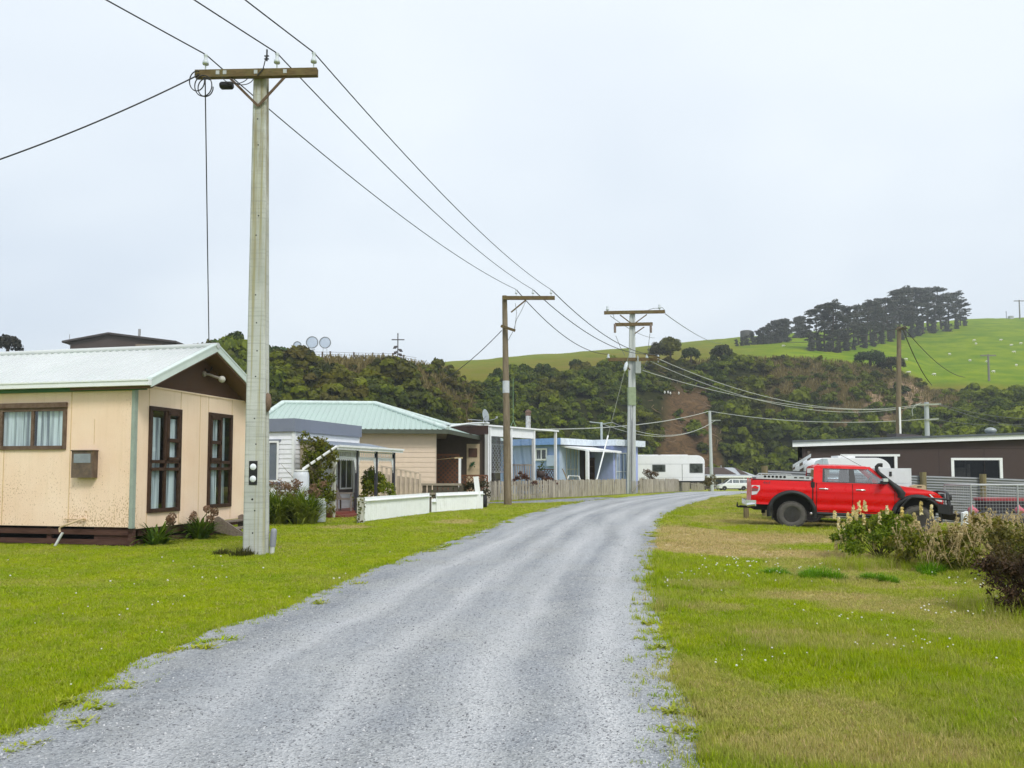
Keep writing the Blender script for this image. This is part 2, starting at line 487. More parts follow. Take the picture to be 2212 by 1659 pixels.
# ---- road
def gravel_material(name, k=1.0):
    m, nt = nt_new(name)
    uv = nt.nodes.new('ShaderNodeAttribute'); uv.attribute_name = 'across'
    al = nt.nodes.new('ShaderNodeAttribute'); al.attribute_name = 'along'
    cb = nt.nodes.new('ShaderNodeCombineXYZ'); nt.links.new(uv.outputs['Fac'], cb.inputs[0]); nt.links.new(al.outputs['Fac'], cb.inputs[1])
    mp = nt.nodes.new('ShaderNodeMapping'); mp.inputs['Scale'].default_value = (1, .055, 1); nt.links.new(cb.outputs[0], mp.inputs['Vector'])
    g = nt.nodes.new('ShaderNodeNewGeometry')
    streak = noise(nt, mp.outputs[0], 2.1, 5, .6, .3)
    patch = noise(nt, g.outputs['Position'], .9, 5, .6)
    c = mixc(nt, maprange(nt, streak, .36, .64), sc((.275, .295, .32), k), sc((.48, .50, .525), k))
    c = mixc(nt, maprange(nt, patch, .42, .7, 0, .6), c, sc((.50, .50, .47), k))
    p2 = noise(nt, g.outputs['Position'], .5, 4, .6)
    c = mixc(nt, maprange(nt, p2, .56, .72, 0, .45), c, sc((.30, .29, .26), k))
    if name == 'gravel_surface':   # tyre-polished wheel tracks, one pair each way, wandering a little
        fr = nd(nt, 'ShaderNodeAttribute', attribute_name='frac').outputs['Fac']
        wob = noise(nt, mp.outputs[0], .8, 3, .5)
        fa = nd(nt, 'ShaderNodeMath', operation='MULTIPLY_ADD'); nt.links.new(wob, fa.inputs[0]); fa.inputs[1].default_value = .06; nt.links.new(fr, fa.inputs[2])
        tot = None
        for cpos, wd in ((.26, .055), (.46, .05), (.66, .055), (.86, .05)):
            su = nd(nt, 'ShaderNodeMath', operation='SUBTRACT'); nt.links.new(fa.outputs[0], su.inputs[0]); su.inputs[1].default_value = cpos + .03
            ab = nd(nt, 'ShaderNodeMath', operation='ABSOLUTE'); nt.links.new(su.outputs[0], ab.inputs[0])
            k_ = maprange(nt, ab.outputs[0], 0, wd * 1.7, 1, 0)
            if tot is None: tot = k_
            else:
                mxn = nd(nt, 'ShaderNodeMath', operation='MAXIMUM'); nt.links.new(tot, mxn.inputs[0]); nt.links.new(k_, mxn.inputs[1]); tot = mxn.outputs[0]
        br = noise(nt, mp.outputs[0], 1.4, 4, .6)
        tm = nd(nt, 'ShaderNodeMath', operation='MULTIPLY'); nt.links.new(tot, tm.inputs[0]); nt.links.new(maprange(nt, br, .3, .62, .15, .85), tm.inputs[1])
        c = mixc(nt, tm.outputs[0], c, (.72, .725, .73))
    vo = nt.nodes.new('ShaderNodeTexVoronoi'); vo.inputs['Scale'].default_value = 58; nt.links.new(g.outputs['Position'], vo.inputs['Vector'])
    sepc = nt.nodes.new('ShaderNodeSeparateColor'); nt.links.new(vo.outputs['Color'], sepc.inputs[0])
    c = mixc(nt, maprange(nt, sepc.outputs[0], 0, .4, .55, 0), c, sc((.12, .13, .15), k))
    c = mixc(nt, maprange(nt, sepc.outputs[1], .65, 1, 0, .6), c, sc((.62, .64, .66), k))
    fine = noise(nt, g.outputs['Position'], 90, 3, .7)
    c = mixc(nt, maprange(nt, fine, .35, .65, 0, .45), c, sc((.16, .17, .19), k))
    finish(nt, m, c, .9, 0, .15, vo.outputs['Distance'], .8, .02)
    return m
GRAVEL = gravel_material('gravel_surface')
nw = 15
w_ = np.linspace(0, 1, nw)
RX = le[:, None, 0] * (1 - w_) + re_[:, None, 0] * w_
RY = le[:, None, 1] * (1 - w_) + re_[:, None, 1] * w_
rut = -.018 * (np.exp(-((w_ - .3) / .09) ** 2) + np.exp(-((w_ - .68) / .09) ** 2)) + .03 * np.sin(np.pi * w_)
RZ = gz(RX, RY) + .016 + rut[None, :] + .014 * (fbm(RX * 1.6, RY * 1.6) - .5)
RZ[:, 0] = gz(RX[:, 0], RY[:, 0]) + .004; RZ[:, -1] = gz(RX[:, -1], RY[:, -1]) + .004
ii = np.arange((NR - 1) * (nw - 1)); a0 = (ii // (nw - 1)) * nw + ii % (nw - 1)
npmesh('road', np.stack([RX, RY, RZ], -1).reshape(-1, 3), np.stack([a0, a0 + 1, a0 + nw + 1, a0 + nw], 1), GRAVEL,
       {'frac': np.repeat(w_[None, :], NR, 0).ravel(), 'across': (wid * w_[None, :]).ravel(), 'along': np.repeat(arc, nw)}, smooth=True, kind='structure', label='grey gravel road curving away to the right')
# gravel apron in front of the paling fence
mbd = MB(); dz = [(x, y, float(gz(x, y)) + .012) for x, y in drive_poly]
mbd.add(dz, [tuple(range(len(dz)))])
od = mbd.build('driveway', gravel_material('apron_gravel', .8), kind='structure', label='gravel apron between the grass tongue and the paling fence')
for nm in ('across', 'along'):
    a_ = od.data.attributes.new(nm, 'FLOAT', 'POINT'); a_.data.foreach_set('value', np.array([p[0] if nm == 'across' else p[1] for p in dz], np.float32))

# ---------------------------------------------------------------- the hill
HPX = [-900, -200, 300, 450, 640, 860, 960, 1010, 1100, 1300, 1440, 1500, 1600, 1740, 1870, 1960, 2010, 2100, 2212, 2800, 3300]
D0 = [70, 78, 84, 86, 88, 96, 102, 106, 112, 132, 148, 155, 160, 160, 150, 140, 132, 122, 112, 95, 90]
D1 = [100, 104, 108, 110, 110, 120, 130, 138, 165, 180, 186, 188, 190, 192, 194, 196, 192, 186, 178, 170, 165]
PY1 = [770, 770, 768, 768, 776, 780, 802, 832, 818, 796, 782, 784, 774, 776, 790, 815, 848, 850, 858, 860, 860]
D2 = [260, 260, 260, 260, 260, 280, 300, 305, 320, 350, 380, 385, 395, 410, 420, 425, 425, 428, 430, 430, 430]
PY2 = [800, 800, 800, 800, 806, 802, 784, 779, 771, 757, 744, 738, 729, 718, 706, 700, 696, 689, 686, 690, 700]
hp = np.arange(-900, 3301, 14.)
RYC = .994
def slope(py): 
    v = (Y0 - np.asarray(py, float)) / F
    return (ST + v * CT) / (CT - v * ST)
def hcol(px):
    return [np.interp(px, HPX, a) for a in (D0, D1, D2, PY1, PY2)]
def hill_z(px, D):
    px = np.asarray(px, float); D = np.asarray(D, float)
    d0, d1, d2, p1, p2 = hcol(px)
    z0 = -2.2 + 0 * px; z1 = 1.6 + slope(p1) * d1; z2 = 1.6 + slope(p2) * d2
    t = np.clip((D - d0) / (d1 - d0), 0, 1)
    tb = t ** .8; tb = tb * .45 + .55 * (tb * tb * (3 - 2 * tb))
    za = z0 + (z1 - z0) * tb
    s = np.clip((D - d1) / (d2 - d1), 0, 1)
    s2 = s ** 1.05 * .75 + .25 * (s * s * (3 - 2 * s))
    zb = z1 + (z2 - z1) * s2
    zc = z2 - .10 * np.clip(D - d2, 0, None)
    z = np.where(D < d1, za, np.where(D < d2, zb, zc))
    x = D * (px - CX) / F / RYC
    rough = np.where(D < d1, 2.6 * np.sin(np.pi * t) ** .7, .5 * np.minimum(1, s * 6))
    z = z + rough * (fbm(x * .09 + 7, D * .09 + 3, 4) - .5) * 2 * (D > d0) + np.where(D < d1, 1.0, .25) * (fbm(x * .35, D * .35, 3) - .5) * (t > 0)
    return z
def hill_pt(px, D):
    return np.stack([np.asarray(D) * (np.asarray(px) - CX) / F / RYC, np.asarray(D) + 0 * np.asarray(px), hill_z(px, D)], -1)
def hill_hit(px, py):
    """first place where the pixel ray meets the far pasture"""
    d0, d1, d2, p1, p2 = hcol(px)
    Ds = np.linspace(d1 + 1, d2 + 30, 400)
    lim = 1.6 + float(slope(py)) * Ds
    z = hill_z(np.full(400, px), Ds)
    k = np.argmax(z >= lim) if (z >= lim).any() else int(np.argmax(z / Ds))
    return Vector(hill_pt(px, Ds[k]))
tt = np.r_[np.linspace(-.06, 1, 34), 1 + np.linspace(.012, 1, 40) ** 1.2, np.linspace(2.1, 4, 6)]
HP, TT = np.meshgrid(hp, tt)
d0, d1, d2, _, _ = hcol(HP)
DD = np.where(TT <= 1, d0 + (d1 - d0) * TT, np.where(TT <= 2, d1 + (d2 - d1) * (TT - 1), d2 + (TT - 2) * 120))
HV = hill_pt(HP, DD)
zone = sstep(.97, 1.06, TT)
nh = len(hp); ii = np.arange((len(tt) - 1) * (nh - 1)); a0 = (ii // (nh - 1)) * nh + ii % (nh - 1)
def slip_mask(px, t):
    """bare slip faces and dead-grass slopes on the bluff (world areas)"""
    w = 60 * (fbm(px * .02, t * 3 + 5, 3) - .5)
    s1 = sstep(1385, 1420, px + w - 70 * t) * (1 - sstep(1535, 1565, px + w)) * (1 - sstep(.60, .78, t + w * .004)) 
    return s1
def dry_mask(px, t):
    w = 120 * (fbm(px * .013 + 3, t * 2.5, 3) - .5); wt = .35 * (fbm(px * .02, t * 4 + 9, 3) - .5)
    a = sstep(650, 720, px) * (1 - sstep(900, 990, px)) * sstep(.72, .84, t + wt)
    b = sstep(1600, 1680, px + w) * (1 - sstep(1985, 2020, px)) * sstep(.28, .5, t + wt) * .62
    c = sstep(880, 920, px) * (1 - sstep(1010, 1050, px)) * .6 * sstep(.35, .6, t + wt)
    d = sstep(1960, 1990, px) * (1 - sstep(2050, 2110, px)) * sstep(.55, .7, t)
    e = sstep(.9, .985, t) * .8 * sstep(1250, 1450, px) * (1 - sstep(2000, 2100, px))
    return np.maximum.reduce([a, b, c, d, e])
bare = np.maximum(slip_mask(HP, TT), .0) * (TT < 1)
rock = sstep(1800, 1830, HP) * (1 - sstep(2015, 2035, HP)) * sstep(.34, .4, TT) * (1 - sstep(.84, .9, TT)) * sstep(.55, .62, fbm(HP * .018, TT * 5, 3) + .28 * sstep(1950, 1980, HP))
drym = dry_mask(HP, np.minimum(TT, 1)) * (TT < 1.05)
low = sstep(1, 1.02, TT) * (1 - .5 * sstep(1.3, 1.9, TT)) * (1 - sstep(1450, 1750, HP)) + .9 * sstep(1, 1.01, TT) * (1 - sstep(1.05, 1.16, TT)) * sstep(1800, 1900, HP)
def hill_material():
    m, nt = nt_new('hillside')
    A = lambda n: nd(nt, 'ShaderNodeAttribute', attribute_name=n).outputs['Fac']
    g = nt.nodes.new('ShaderNodeNewGeometry')
    n1 = noise(nt, g.outputs['Position'], .12, 5, .6); n2 = noise(nt, g.outputs['Position'], .9, 5, .65)
    scrub = mixc(nt, maprange(nt, n2, .35, .65), (.012, .016, .004), (.04, .042, .010))
    scrub = mixc(nt, A('dry'), scrub, mixc(nt, maprange(nt, n2, .3, .7), (.16, .115, .04), (.065, .045, .016)))
    v = coords(nt, 'Object', (1, 1, 2.2)); n3 = noise(nt, v, .42, 9, .75, 1.2)
    dirt = mixc(nt, maprange(nt, n3, .32, .68), (.03, .02, .010), (.18, .112, .055))
    scrub = mixc(nt, A('bare'), scrub, dirt)
    stone = mixc(nt, maprange(nt, noise(nt, coords(nt, 'Object', (.6, .6, 3)), .8, 6, .7), .35, .65), (.11, .07, .04), (.36, .26, .16))
    scrub = mixc(nt, A('rock'), scrub, stone)
    past = mixc(nt, maprange(nt, n1, .35, .65), (.095, .18, .002), (.20, .265, .002))
    past = mixc(nt, maprange(nt, n2, .5, .8, 0, .4), past, (.10, .15, .004))
    past = mixc(nt, A('low'), past, mixc(nt, maprange(nt, n1, .4, .65), (.135, .14, .006), (.17, .13, .02)))
    c = mixc(nt, A('zone'), scrub, past)
    finish(nt, m, c, .95, 0, .05, n3, .6, .3)
    return m
npmesh('hill', HV.reshape(-1, 3), np.stack([a0, a0 + 1, a0 + nh + 1, a0 + nh], 1), hill_material(),
       {'zone': zone.ravel(), 'bare': bare.ravel(), 'rock': rock.ravel(), 'dry': drym.ravel(), 'low': np.clip(low, 0, 1).ravel()},
       smooth=True, kind='structure', label='scrubby bluff with a brown slip and green sheep pasture above')

# ---- scrub covering the bluff: one mass
def scrub():
    protos = []
    for k in range(9):
        r = np.random.default_rng(100 + k)
        cl = []
        for j in range(r.integers(6, 11)):
            a = r.uniform(0, 6.28); d = r.uniform(0, .75)
            cl.append(((d * math.cos(a), d * math.sin(a), r.uniform(.1, .95) * (1 - .3 * d)), np.array([r.uniform(.7, 1.2), r.uniform(.7, 1.2), r.uniform(.5, 1.1)]) * r.uniform(.2, .5)))
        protos.append(clump_cloud(cl, 50 if k % 2 else 60, .19, r, -.15, .82, .42, 1.5, True))
    r = np.random.default_rng(5)
    V = []; T = []; LU = []; n = 0
    N = 4300
    px = r.uniform(-320, 2480, N); t = r.uniform(-.03, 1.0, N) ** .9
    d0, d1, d2, _, _ = hcol(px)
    sm = slip_mask(px, t); dm = dry_mask(px, t)
    keep = (r.random(N) > .90 * (sm > .3)) & ~((px < 445) & (t > .62)) & ~((px > 615) & (px < 900) & (t > .84)) & (r.random(N) > .42 * dm) 
    keep &= ~((px > 1955) & (px < 2012) & (t > .55) & (t < .95) & (r.random(N) < .85))
    for i in np.where(keep)[0]:
        D = d0[i] + (d1[i] - d0[i]) * t[i]
        c = hill_pt(px[i], D)
        dist = D
        s = (.75 + 2.7 * r.random() ** 1.9) * (1 + .35 * (px[i] > 1480) * (t[i] < .5))
        if dm[i] > .4: s *= .72
        if t[i] > .9: s *= .62
        if 445 < px[i] < 560 and t[i] > .8: s *= 1.3
        v, q, ci = protos[r.integers(9)]
        a = r.uniform(0, 6.28); ca, sa = math.cos(a), math.sin(a)
        w = v * [s, s, s * r.uniform(.75, 1.15)]
        w = np.stack([w[:, 0] * ca - w[:, 1] * sa, w[:, 0] * sa + w[:, 1] * ca, w[:, 2]], 1) + c - [0, 0, .25 * s]
        brown = fbm(np.array([px[i] * .011 + 2]), np.array([t[i] * 3.0]), 3)[0]
        bright = .5 * sstep(1480, 1560, px[i]) * (1 - sstep(.35, .62, t[i])) + .6 * sstep(1990, 2060, px[i]) + .35 * sstep(1030, 1080, px[i]) * (1 - sstep(1300, 1380, px[i])) * (1 - sstep(.4, .8, t[i]))
        tint = np.clip(.3 * sstep(560, 640, px[i]) * (1 - sstep(950, 1020, px[i])) + sstep(.42, .68, brown) * .9 + .5 * dm[i] - bright, 0, 1) * .8 + r.uniform(-.22, .22); LU.append(np.clip(.55 * r.random() + .5 * ci + .18 * bright, 0, 1))
        V.append(w); T.append(np.full(len(w), tint)); n += len(w)
    V = np.concatenate(V); T = np.clip(np.concatenate(T), 0, 1)
    m = leafmat('scrub_leaves', (.028, .066, .001), (.185, .225, .002), (.135, .095, .010), .3, 'tint', lum='lum')
    npmesh('hillside_scrub', V, np.arange(len(V)).reshape(-1, 4), m, {'tint': T, 'lum': np.concatenate(LU)}, kind='stuff',
           label='dense green and brown scrub covering the bluff behind the houses')
scrub()

def dead_grass():
    """pale dead grass stalks along the bluff top and on the dry slopes"""
    r = np.random.default_rng(8); N = 60000
    px = r.uniform(560, 2120, N); t = r.uniform(.2, 1.02, N)
    keep = r.random(N) < dry_mask(px, np.minimum(t, 1)) ** 1.3
    px, t = px[keep], t[keep]; d0, d1, _, _, _ = hcol(px)
    c = hill_pt(px, d0 + (d1 - d0) * t)
    n = len(c); h = r.uniform(.4, 1.1, n)[:, None]; lean = r.normal(0, .3, (n, 3)); lean[:, 2] = 1
    wd = r.normal(0, 1, (n, 3)); wd[:, 2] = 0; wd /= np.linalg.norm(wd, axis=1)[:, None]; wd *= .09
    V = np.stack([c - wd, c + wd, c + wd * .4 + lean * h, c - wd * .4 + lean * h], 1).reshape(-1, 3)
    npmesh('dead_grass', V, np.arange(len(V)).reshape(-1, 4), leafmat('dead_stalks', (.13, .10, .03), (.31, .25, .085), None, .25), kind='stuff',
           label='brown dead grass on the bluff top and dry slopes')
dead_grass()

# ---------------------------------------------------------------- sky, sun, air
world = bpy.data.worlds.new('World'); scene.world = world; world.use_nodes = True
nt = world.node_tree; nt.nodes.clear()
SUN_EL, SUN_AZ = R(46), R(152)   # azimuth measured clockwise from +Y
sky = nt.nodes.new('ShaderNodeTexSky'); sky.sky_type = 'NISHITA'; sky.sun_disc = False
sky.sun_elevation = SUN_EL; sky.sun_rotation = SUN_AZ; sky.air_density = 1; sky.dust_density = 4; sky.ozone_density = 1
tc = nt.nodes.new('ShaderNodeTexCoord')
mp = nt.nodes.new('ShaderNodeMapping'); mp.inputs['Scale'].default_value = (1, 1, 2.2); nt.links.new(tc.outputs['Generated'], mp.inputs['Vector'])
n1 = noise(nt, mp.outputs[0], 1.5, 3, .5, .2)
sepx = nt.nodes.new('ShaderNodeSeparateXYZ'); nt.links.new(tc.outputs['Generated'], sepx.inputs[0])
cloud = mixc(nt, maprange(nt, n1, .34, .66), (.60, .69, .81), (.82, .89, .955))
up = maprange(nt, sepx.outputs[2], .02, .14, 0, 1)
cloud = mixc(nt, up, (.74, .86, .95), cloud)
hi = maprange(nt, sepx.outputs[2], .25, .62, 0, 1)
cloud = mixc(nt, hi, cloud, (.87, .93, .985))
bgs = nt.nodes.new('ShaderNodeBackground'); nt.links.new(sky.outputs[0], bgs.inputs[0]); bgs.inputs[1].default_value = .08
bgc = nt.nodes.new('ShaderNodeBackground'); nt.links.new(cloud, bgc.inputs[0]); bgc.inputs[1].default_value = .79
mx = nt.nodes.new('ShaderNodeMixShader'); mx.inputs[0].default_value = .93   # cloud deck over the clear sky
nt.links.new(bgs.outputs[0], mx.inputs[1]); nt.links.new(bgc.outputs[0], mx.inputs[2])
ow = nt.nodes.new('ShaderNodeOutputWorld'); nt.links.new(mx.outputs[0], ow.inputs['Surface'])
sl = bpy.data.lights.new('sun', 'SUN'); sl.energy = 1.5; sl.angle = R(16); sl.color = (1, .96, .9)
so = bpy.data.objects.new('sun', sl); COL.objects.link(so)
sd = Vector((math.sin(SUN_AZ) * math.cos(SUN_EL), math.cos(SUN_AZ) * math.cos(SUN_EL), math.sin(SUN_EL)))
so.rotation_euler = sd.to_track_quat('Z', 'Y').to_euler()

def haze():
    mb = MB(); mb.bx(-420, 560, -40, 640, -4.5, 92)
    m, nt = nt_new('misty_air')
    pv = nt.nodes.new('ShaderNodeVolumePrincipled'); pv.inputs['Color'].default_value = (.86, .92, .97, 1); pv.inputs['Density'].default_value = HAZE
    pv.inputs['Anisotropy'].default_value = .2
    o = nt.nodes.new('ShaderNodeOutputMaterial'); nt.links.new(pv.outputs[0], o.inputs['Volume'])
    mb.build('haze', m, kind='stuff', label='thin mist in the air paling the far pines')
HAZE = .0005
USE_HAZE = True
if USE_HAZE: haze()

cam = bpy.data.cameras.new('camera'); co = bpy.data.objects.new('camera', cam); COL.objects.link(co)
co.location = (0, 0, CAMZ); co.rotation_euler = (R(90) + TH, 0, 0)
cam.sensor_width = 36; cam.sensor_fit = 'HORIZONTAL'; cam.lens = F / 2212 * 36
cam.shift_y = (Y0 - 829.5) / 2212; cam.clip_start = .05; cam.clip_end = 4000
scene.camera = co
scene.view_settings.view_transform = 'Standard'; scene.view_settings.look = 'None'
scene.view_settings.exposure = 0.55; scene.view_settings.gamma = 1.0
scene.render.engine = 'CYCLES'
cy = scene.cycles
cy.use_denoising = True; cy.max_bounces = 6; cy.diffuse_bounces = 3; cy.glossy_bounces = 3; cy.transparent_max_bounces = 10
cy.transmission_bounces = 3; cy.volume_bounces = 0; cy.sample_clamp_indirect = 4; cy.use_adaptive_sampling = True; cy.adaptive_threshold = .02
cy.caustics_reflective = False; cy.caustics_refractive = False
# ================================================================ HOUSES
CREAM_ = None
def cream_material():
    m, nt = nt_new('cream_board')
    v = coords(nt, 'Object')
    a = noise(nt, v, .8, 4, .6)
    c = mixc(nt, maprange(nt, a, .3, .7), (.85, .625, .455), (.92, .725, .56))
    # lichen specks, denser low on the wall and beside the corner
    sp = noise(nt, coords(nt, 'Object', (1.2, 1.2, .8)), 26, 3, .6)
    zone = noise(nt, v, 1.1, 3, .5)
    g = nt.nodes.new('ShaderNodeSeparateXYZ'); tc = nt.nodes.new('ShaderNodeTexCoord'); nt.links.new(tc.outputs['Object'], g.inputs[0])
    lowz = maprange(nt, g.outputs[2], .5, 2.6, .11, -.03)
    near = maprange(nt, g.outputs[1], .15, 1.3, .06, -.01)
    front = maprange(nt, g.outputs[0], .1, .3, 0, -.16)
    s = nt.nodes.new('ShaderNodeMath'); s.operation = 'ADD'; nt.links.new(sp, s.inputs[0]); nt.links.new(lowz, s.inputs[1])
    s2 = nd(nt, 'ShaderNodeMath', operation='ADD'); nt.links.new(s.outputs[0], s2.inputs[0]); nt.links.new(near, s2.inputs[1])
    s3 = nd(nt, 'ShaderNodeMath', operation='MULTIPLY_ADD'); nt.links.new(zone, s3.inputs[0]); s3.inputs[1].default_value = .35; nt.links.new(s2.outputs[0], s3.inputs[2])
    s4 = nd(nt, 'ShaderNodeMath', operation='ADD'); nt.links.new(s3.outputs[0], s4.inputs[0]); nt.links.new(front, s4.inputs[1])
    c = mixc(nt, maprange(nt, s4.outputs[0], .84, .93, 0, .75), c, (.38, .22, .08))
    run = noise(nt, coords(nt, 'Object', (9, 9, .6)), 1.2, 4, .6)
    c = mixc(nt, maprange(nt, run, .52, .75, 0, .22), c, (.62, .46, .25))
    finish(nt, m, c, .75, 0, .25, sp, .15, .01)
    return m
WHITE = mat('white_paint', (.84, .86, .87), .5, var=.04, dirt=(.55, .56, .50), dscale=2.5, damt=.25, dthr=.55)
WHITE_SHEEN = mat('white_gloss', (.82, .84, .85), .3, var=.03)
DARKW = wood('dark_brown_timber', (.035, .017, .010), (.075, .04, .024), (3, 3, 3), 3, .55, .2)
WEATH = wood('weathered_paling', (.30, .26, .20), (.58, .53, .45), (16, 16, 1.2), 2.0, .9, .8, dirt=(.12, .10, .065), damt=.5)
GLASS = glassmat('window_glass', (.86, .92, .93), .10)
def curtain_mat():
    m, nt = nt_new('net_curtain'); a = noise(nt, coords(nt, 'Object', (13, 13, .25)), 1.0, 3, .6)
    c = mixc(nt, maprange(nt, a, .40, .56), (.20, .22, .25), (.80, .85, .88)); finish(nt, m, c, .9, 0, .1); return m  # dark vertical streaks paint the shade of folds into the cloth
CURT = curtain_mat()
VOID = mat('dark_interior', (.012, .011, .011), .9, var=.1)  # near-black colour standing in for the shade inside hollows and holes
def ribbed(mb, o, u, v, L, Hh, pitch=.2, amp=.025, th=None):
    """trapezoid-ribbed sheet: u along the eave (length L), v up the slope (length Hh)"""
    o, u, v = Vector(o), Vector(u).normalized(), Vector(v).normalized()
    n = u.cross(v).normalized()
    if n.z < 0: n = -n
    prof = []; k = 0
    while k * pitch < L:
        b = k * pitch
        prof += [(b, 0), (b + pitch * .62, 0), (b + pitch * .70, amp), (b + pitch * .90, amp), (b + pitch * .98, 0)]; k += 1
    prof = [p for p in prof if p[0] < L] + [(L, 0)]
    r0 = [o + u * s + n * h for s, h in prof]; r1 = [p + v * Hh for p in r0]
    mb.grid([r0, r1], smooth=False, flip=u.cross(v).z < 0)
    return mb
def wavy(mb, rows_from, rows_to, pitch, amp, nrm, along=14):
    """corrugated sheet between two polylines' end pairs; ridges run from start to end"""
    return mb
def corrug_h(mb, a, b, h0, h1, pitch=.076, amp=.012, nrm=(0, -1, 0)):
    """horizontal corrugations on a fence from a to b; heights above a.z,b.z"""
    a, b, nrm = Vector(a), Vector(b), Vector(nrm)
    n = max(4, int((h1 - h0) / pitch * 6)); A = []; B = []
    for i in range(n + 1):
        z = h0 + (h1 - h0) * i / n; o = nrm * amp * math.sin(2 * math.pi * (z - h0) / pitch)
        A.append(a + Vector((0, 0, z)) + o); B.append(b + Vector((0, 0, z)) + o)
    mb.grid([A, B], smooth=True); return mb
def boards(mb, a, b, z0, z1, out, exp=.15, lip=.02):
    """lapped weatherboards from a to b (local xy points), out = outward unit vector"""
    a, b, out = Vector(a), Vector(b), Vector(out)
    z = z0; 
    while z < z1 - .01:
        zt = min(z + exp, z1)
        p = [a + out * lip + Vector((0, 0, z)), b + out * lip + Vector((0, 0, z)), b + out * .003 + Vector((0, 0, zt)), a + out * .003 + Vector((0, 0, zt))]
        if (p[1] - p[0]).cross(p[3] - p[0]).dot(out) < 0: p = [p[1], p[0], p[3], p[2]]
        mb.quad(*p)
        q = [a + Vector((0, 0, z)), b + Vector((0, 0, z)), b + out * lip + Vector((0, 0, z)), a + out * lip + Vector((0, 0, z))]
        mb.quad(*q); z = zt
    return mb
def curtain_rows(mb, p0, p1, z0, z1, nrm, amp=.025, waves=9, rnd=None):
    p0, p1, nrm = Vector(p0), Vector(p1), Vector(nrm); n = waves * 6; A = []; B = []
    ph = random.random() * 6
    for i in range(n + 1):
        s = i / n; w = math.sin(2 * math.pi * waves * s + 1.2 * math.sin(5 * s + ph) + ph)
        p = p0.lerp(p1, s)
        A.append(p + nrm * amp * w + Vector((0, 0, z0))); B.append(p + nrm * amp * .6 * w + Vector((0, 0, z1)))
    mb.grid([A, B], smooth=True); return mb

class WallFrame:
    """maps (s along wall, d outwards, z) to a thing's local space"""
    def __init__(s, o, u, out): s.o, s.u, s.out = Vector(o), Vector(u).normalized(), Vector(out).normalized()
    def p(s, a, d, z): return s.o + s.u * a + s.out * d + Vector((0, 0, z))
    def box(s, mb, a0, a1, d0, d1, z0, z1):
        pts = [s.p(a, d, z) for z in (z0, z1) for a, d in ((a0, d0), (a1, d0), (a1, d1), (a0, d1))]
        fs = [(3, 2, 1, 0), (4, 5, 6, 7), (0, 1, 5, 4), (1, 2, 6, 5), (2, 3, 7, 6), (3, 0, 4, 7)]
        if s.u.cross(s.out).z < 0: fs = [f[::-1] for f in fs]
        mb.add(pts, fs); return mb
    def panels(s, mb, a0, a1, z0, z1, holes, d0=-.1, d1=0):
        A = sorted({a0, a1} | {h[0] for h in holes} | {h[1] for h in holes}); Zs = sorted({z0, z1} | {h[2] for h in holes} | {h[3] for h in holes})
        for i in range(len(A) - 1):
            for j in range(len(Zs) - 1):
                ca, cz = (A[i] + A[i + 1]) / 2, (Zs[j] + Zs[j + 1]) / 2
                if any(h[0] < ca < h[1] and h[2] < cz < h[3] for h in holes): continue
                s.box(mb, A[i], A[i + 1], d0, d1, Zs[j], Zs[j + 1])
        return mb
    def px(s, thing, px, py):
        """pixel ray on the wall plane -> (s, z)"""
        inv = MW[thing.name].inverted(); a = inv @ Vector((0, 0, CAMZ)); d = inv.to_3x3() @ ray(px, py)
        t = (s.o - a).dot(s.out) / d.dot(s.out); q = a + d * t
        return (q - s.o).dot(s.u), q.z

def window(par, wf, a0, a1, z0, z1, frame_mat, bars_v=(), bars_h=(), fw=.06, d=.03, curtains=((0, 1),), cz=(0, 1), dark=True, depth=-.02, label=None, name='window', waves=8, proud=.03, extra_bars=()):
    """window part: frame mesh + pane, curtain sub-parts"""
    mb = MB()
    wf.box(mb, a0, a0 + fw, depth, proud, z0, z1); wf.box(mb, a1 - fw, a1, depth, proud, z0, z1)
    wf.box(mb, a0 + fw, a1 - fw, depth, proud, z1 - fw, z1); wf.box(mb, a0 + fw, a1 - fw, depth, proud + .012, z0, z0 + fw)
    W, H = a1 - a0, z1 - z0
    for b in bars_v: wf.box(mb, a0 + W * b - fw * .4, a0 + W * b + fw * .4, depth, proud - .006, z0 + fw, z1 - fw)
    for b in bars_h: wf.box(mb, a0 + fw, a1 - fw, depth, proud - .009, z0 + H * b - fw * .4, z0 + H * b + fw * .4)
    for (u0, u1, v0, v1, w) in extra_bars: wf.box(mb, a0 + W * u0, a0 + W * u1, depth, proud + w, z0 + H * v0, z0 + H * v1)
    f = mb.build(name, frame_mat, par, label=label)
    g = MB(); g.quad(*[wf.p(a, depth + .012 + (proud - depth) * .3, z) for a, z in ((a0 + fw * .5, z0 + fw * .5), (a1 - fw * .5, z0 + fw * .5), (a1 - fw * .5, z1 - fw * .5), (a0 + fw * .5, z1 - fw * .5))])
    g.build('pane', GLASS, f)
    if curtains:
        c = MB()
        for c0, c1 in curtains:
            curtain_rows(c, wf.p(a0 + W * c0, depth - .045, 0), wf.p(a0 + W * c1, depth - .045, 0), z0 + H * cz[0], z0 + H * cz[1], wf.out, .02, max(2, int(waves * (c1 - c0))))
        c.build('curtain', CURT, f)
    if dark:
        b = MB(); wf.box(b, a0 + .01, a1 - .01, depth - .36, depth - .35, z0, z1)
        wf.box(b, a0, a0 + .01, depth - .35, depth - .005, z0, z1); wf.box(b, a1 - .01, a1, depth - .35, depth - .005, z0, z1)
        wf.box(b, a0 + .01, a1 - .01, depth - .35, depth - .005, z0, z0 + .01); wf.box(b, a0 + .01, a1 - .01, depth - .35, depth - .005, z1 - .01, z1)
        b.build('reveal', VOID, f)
    return f

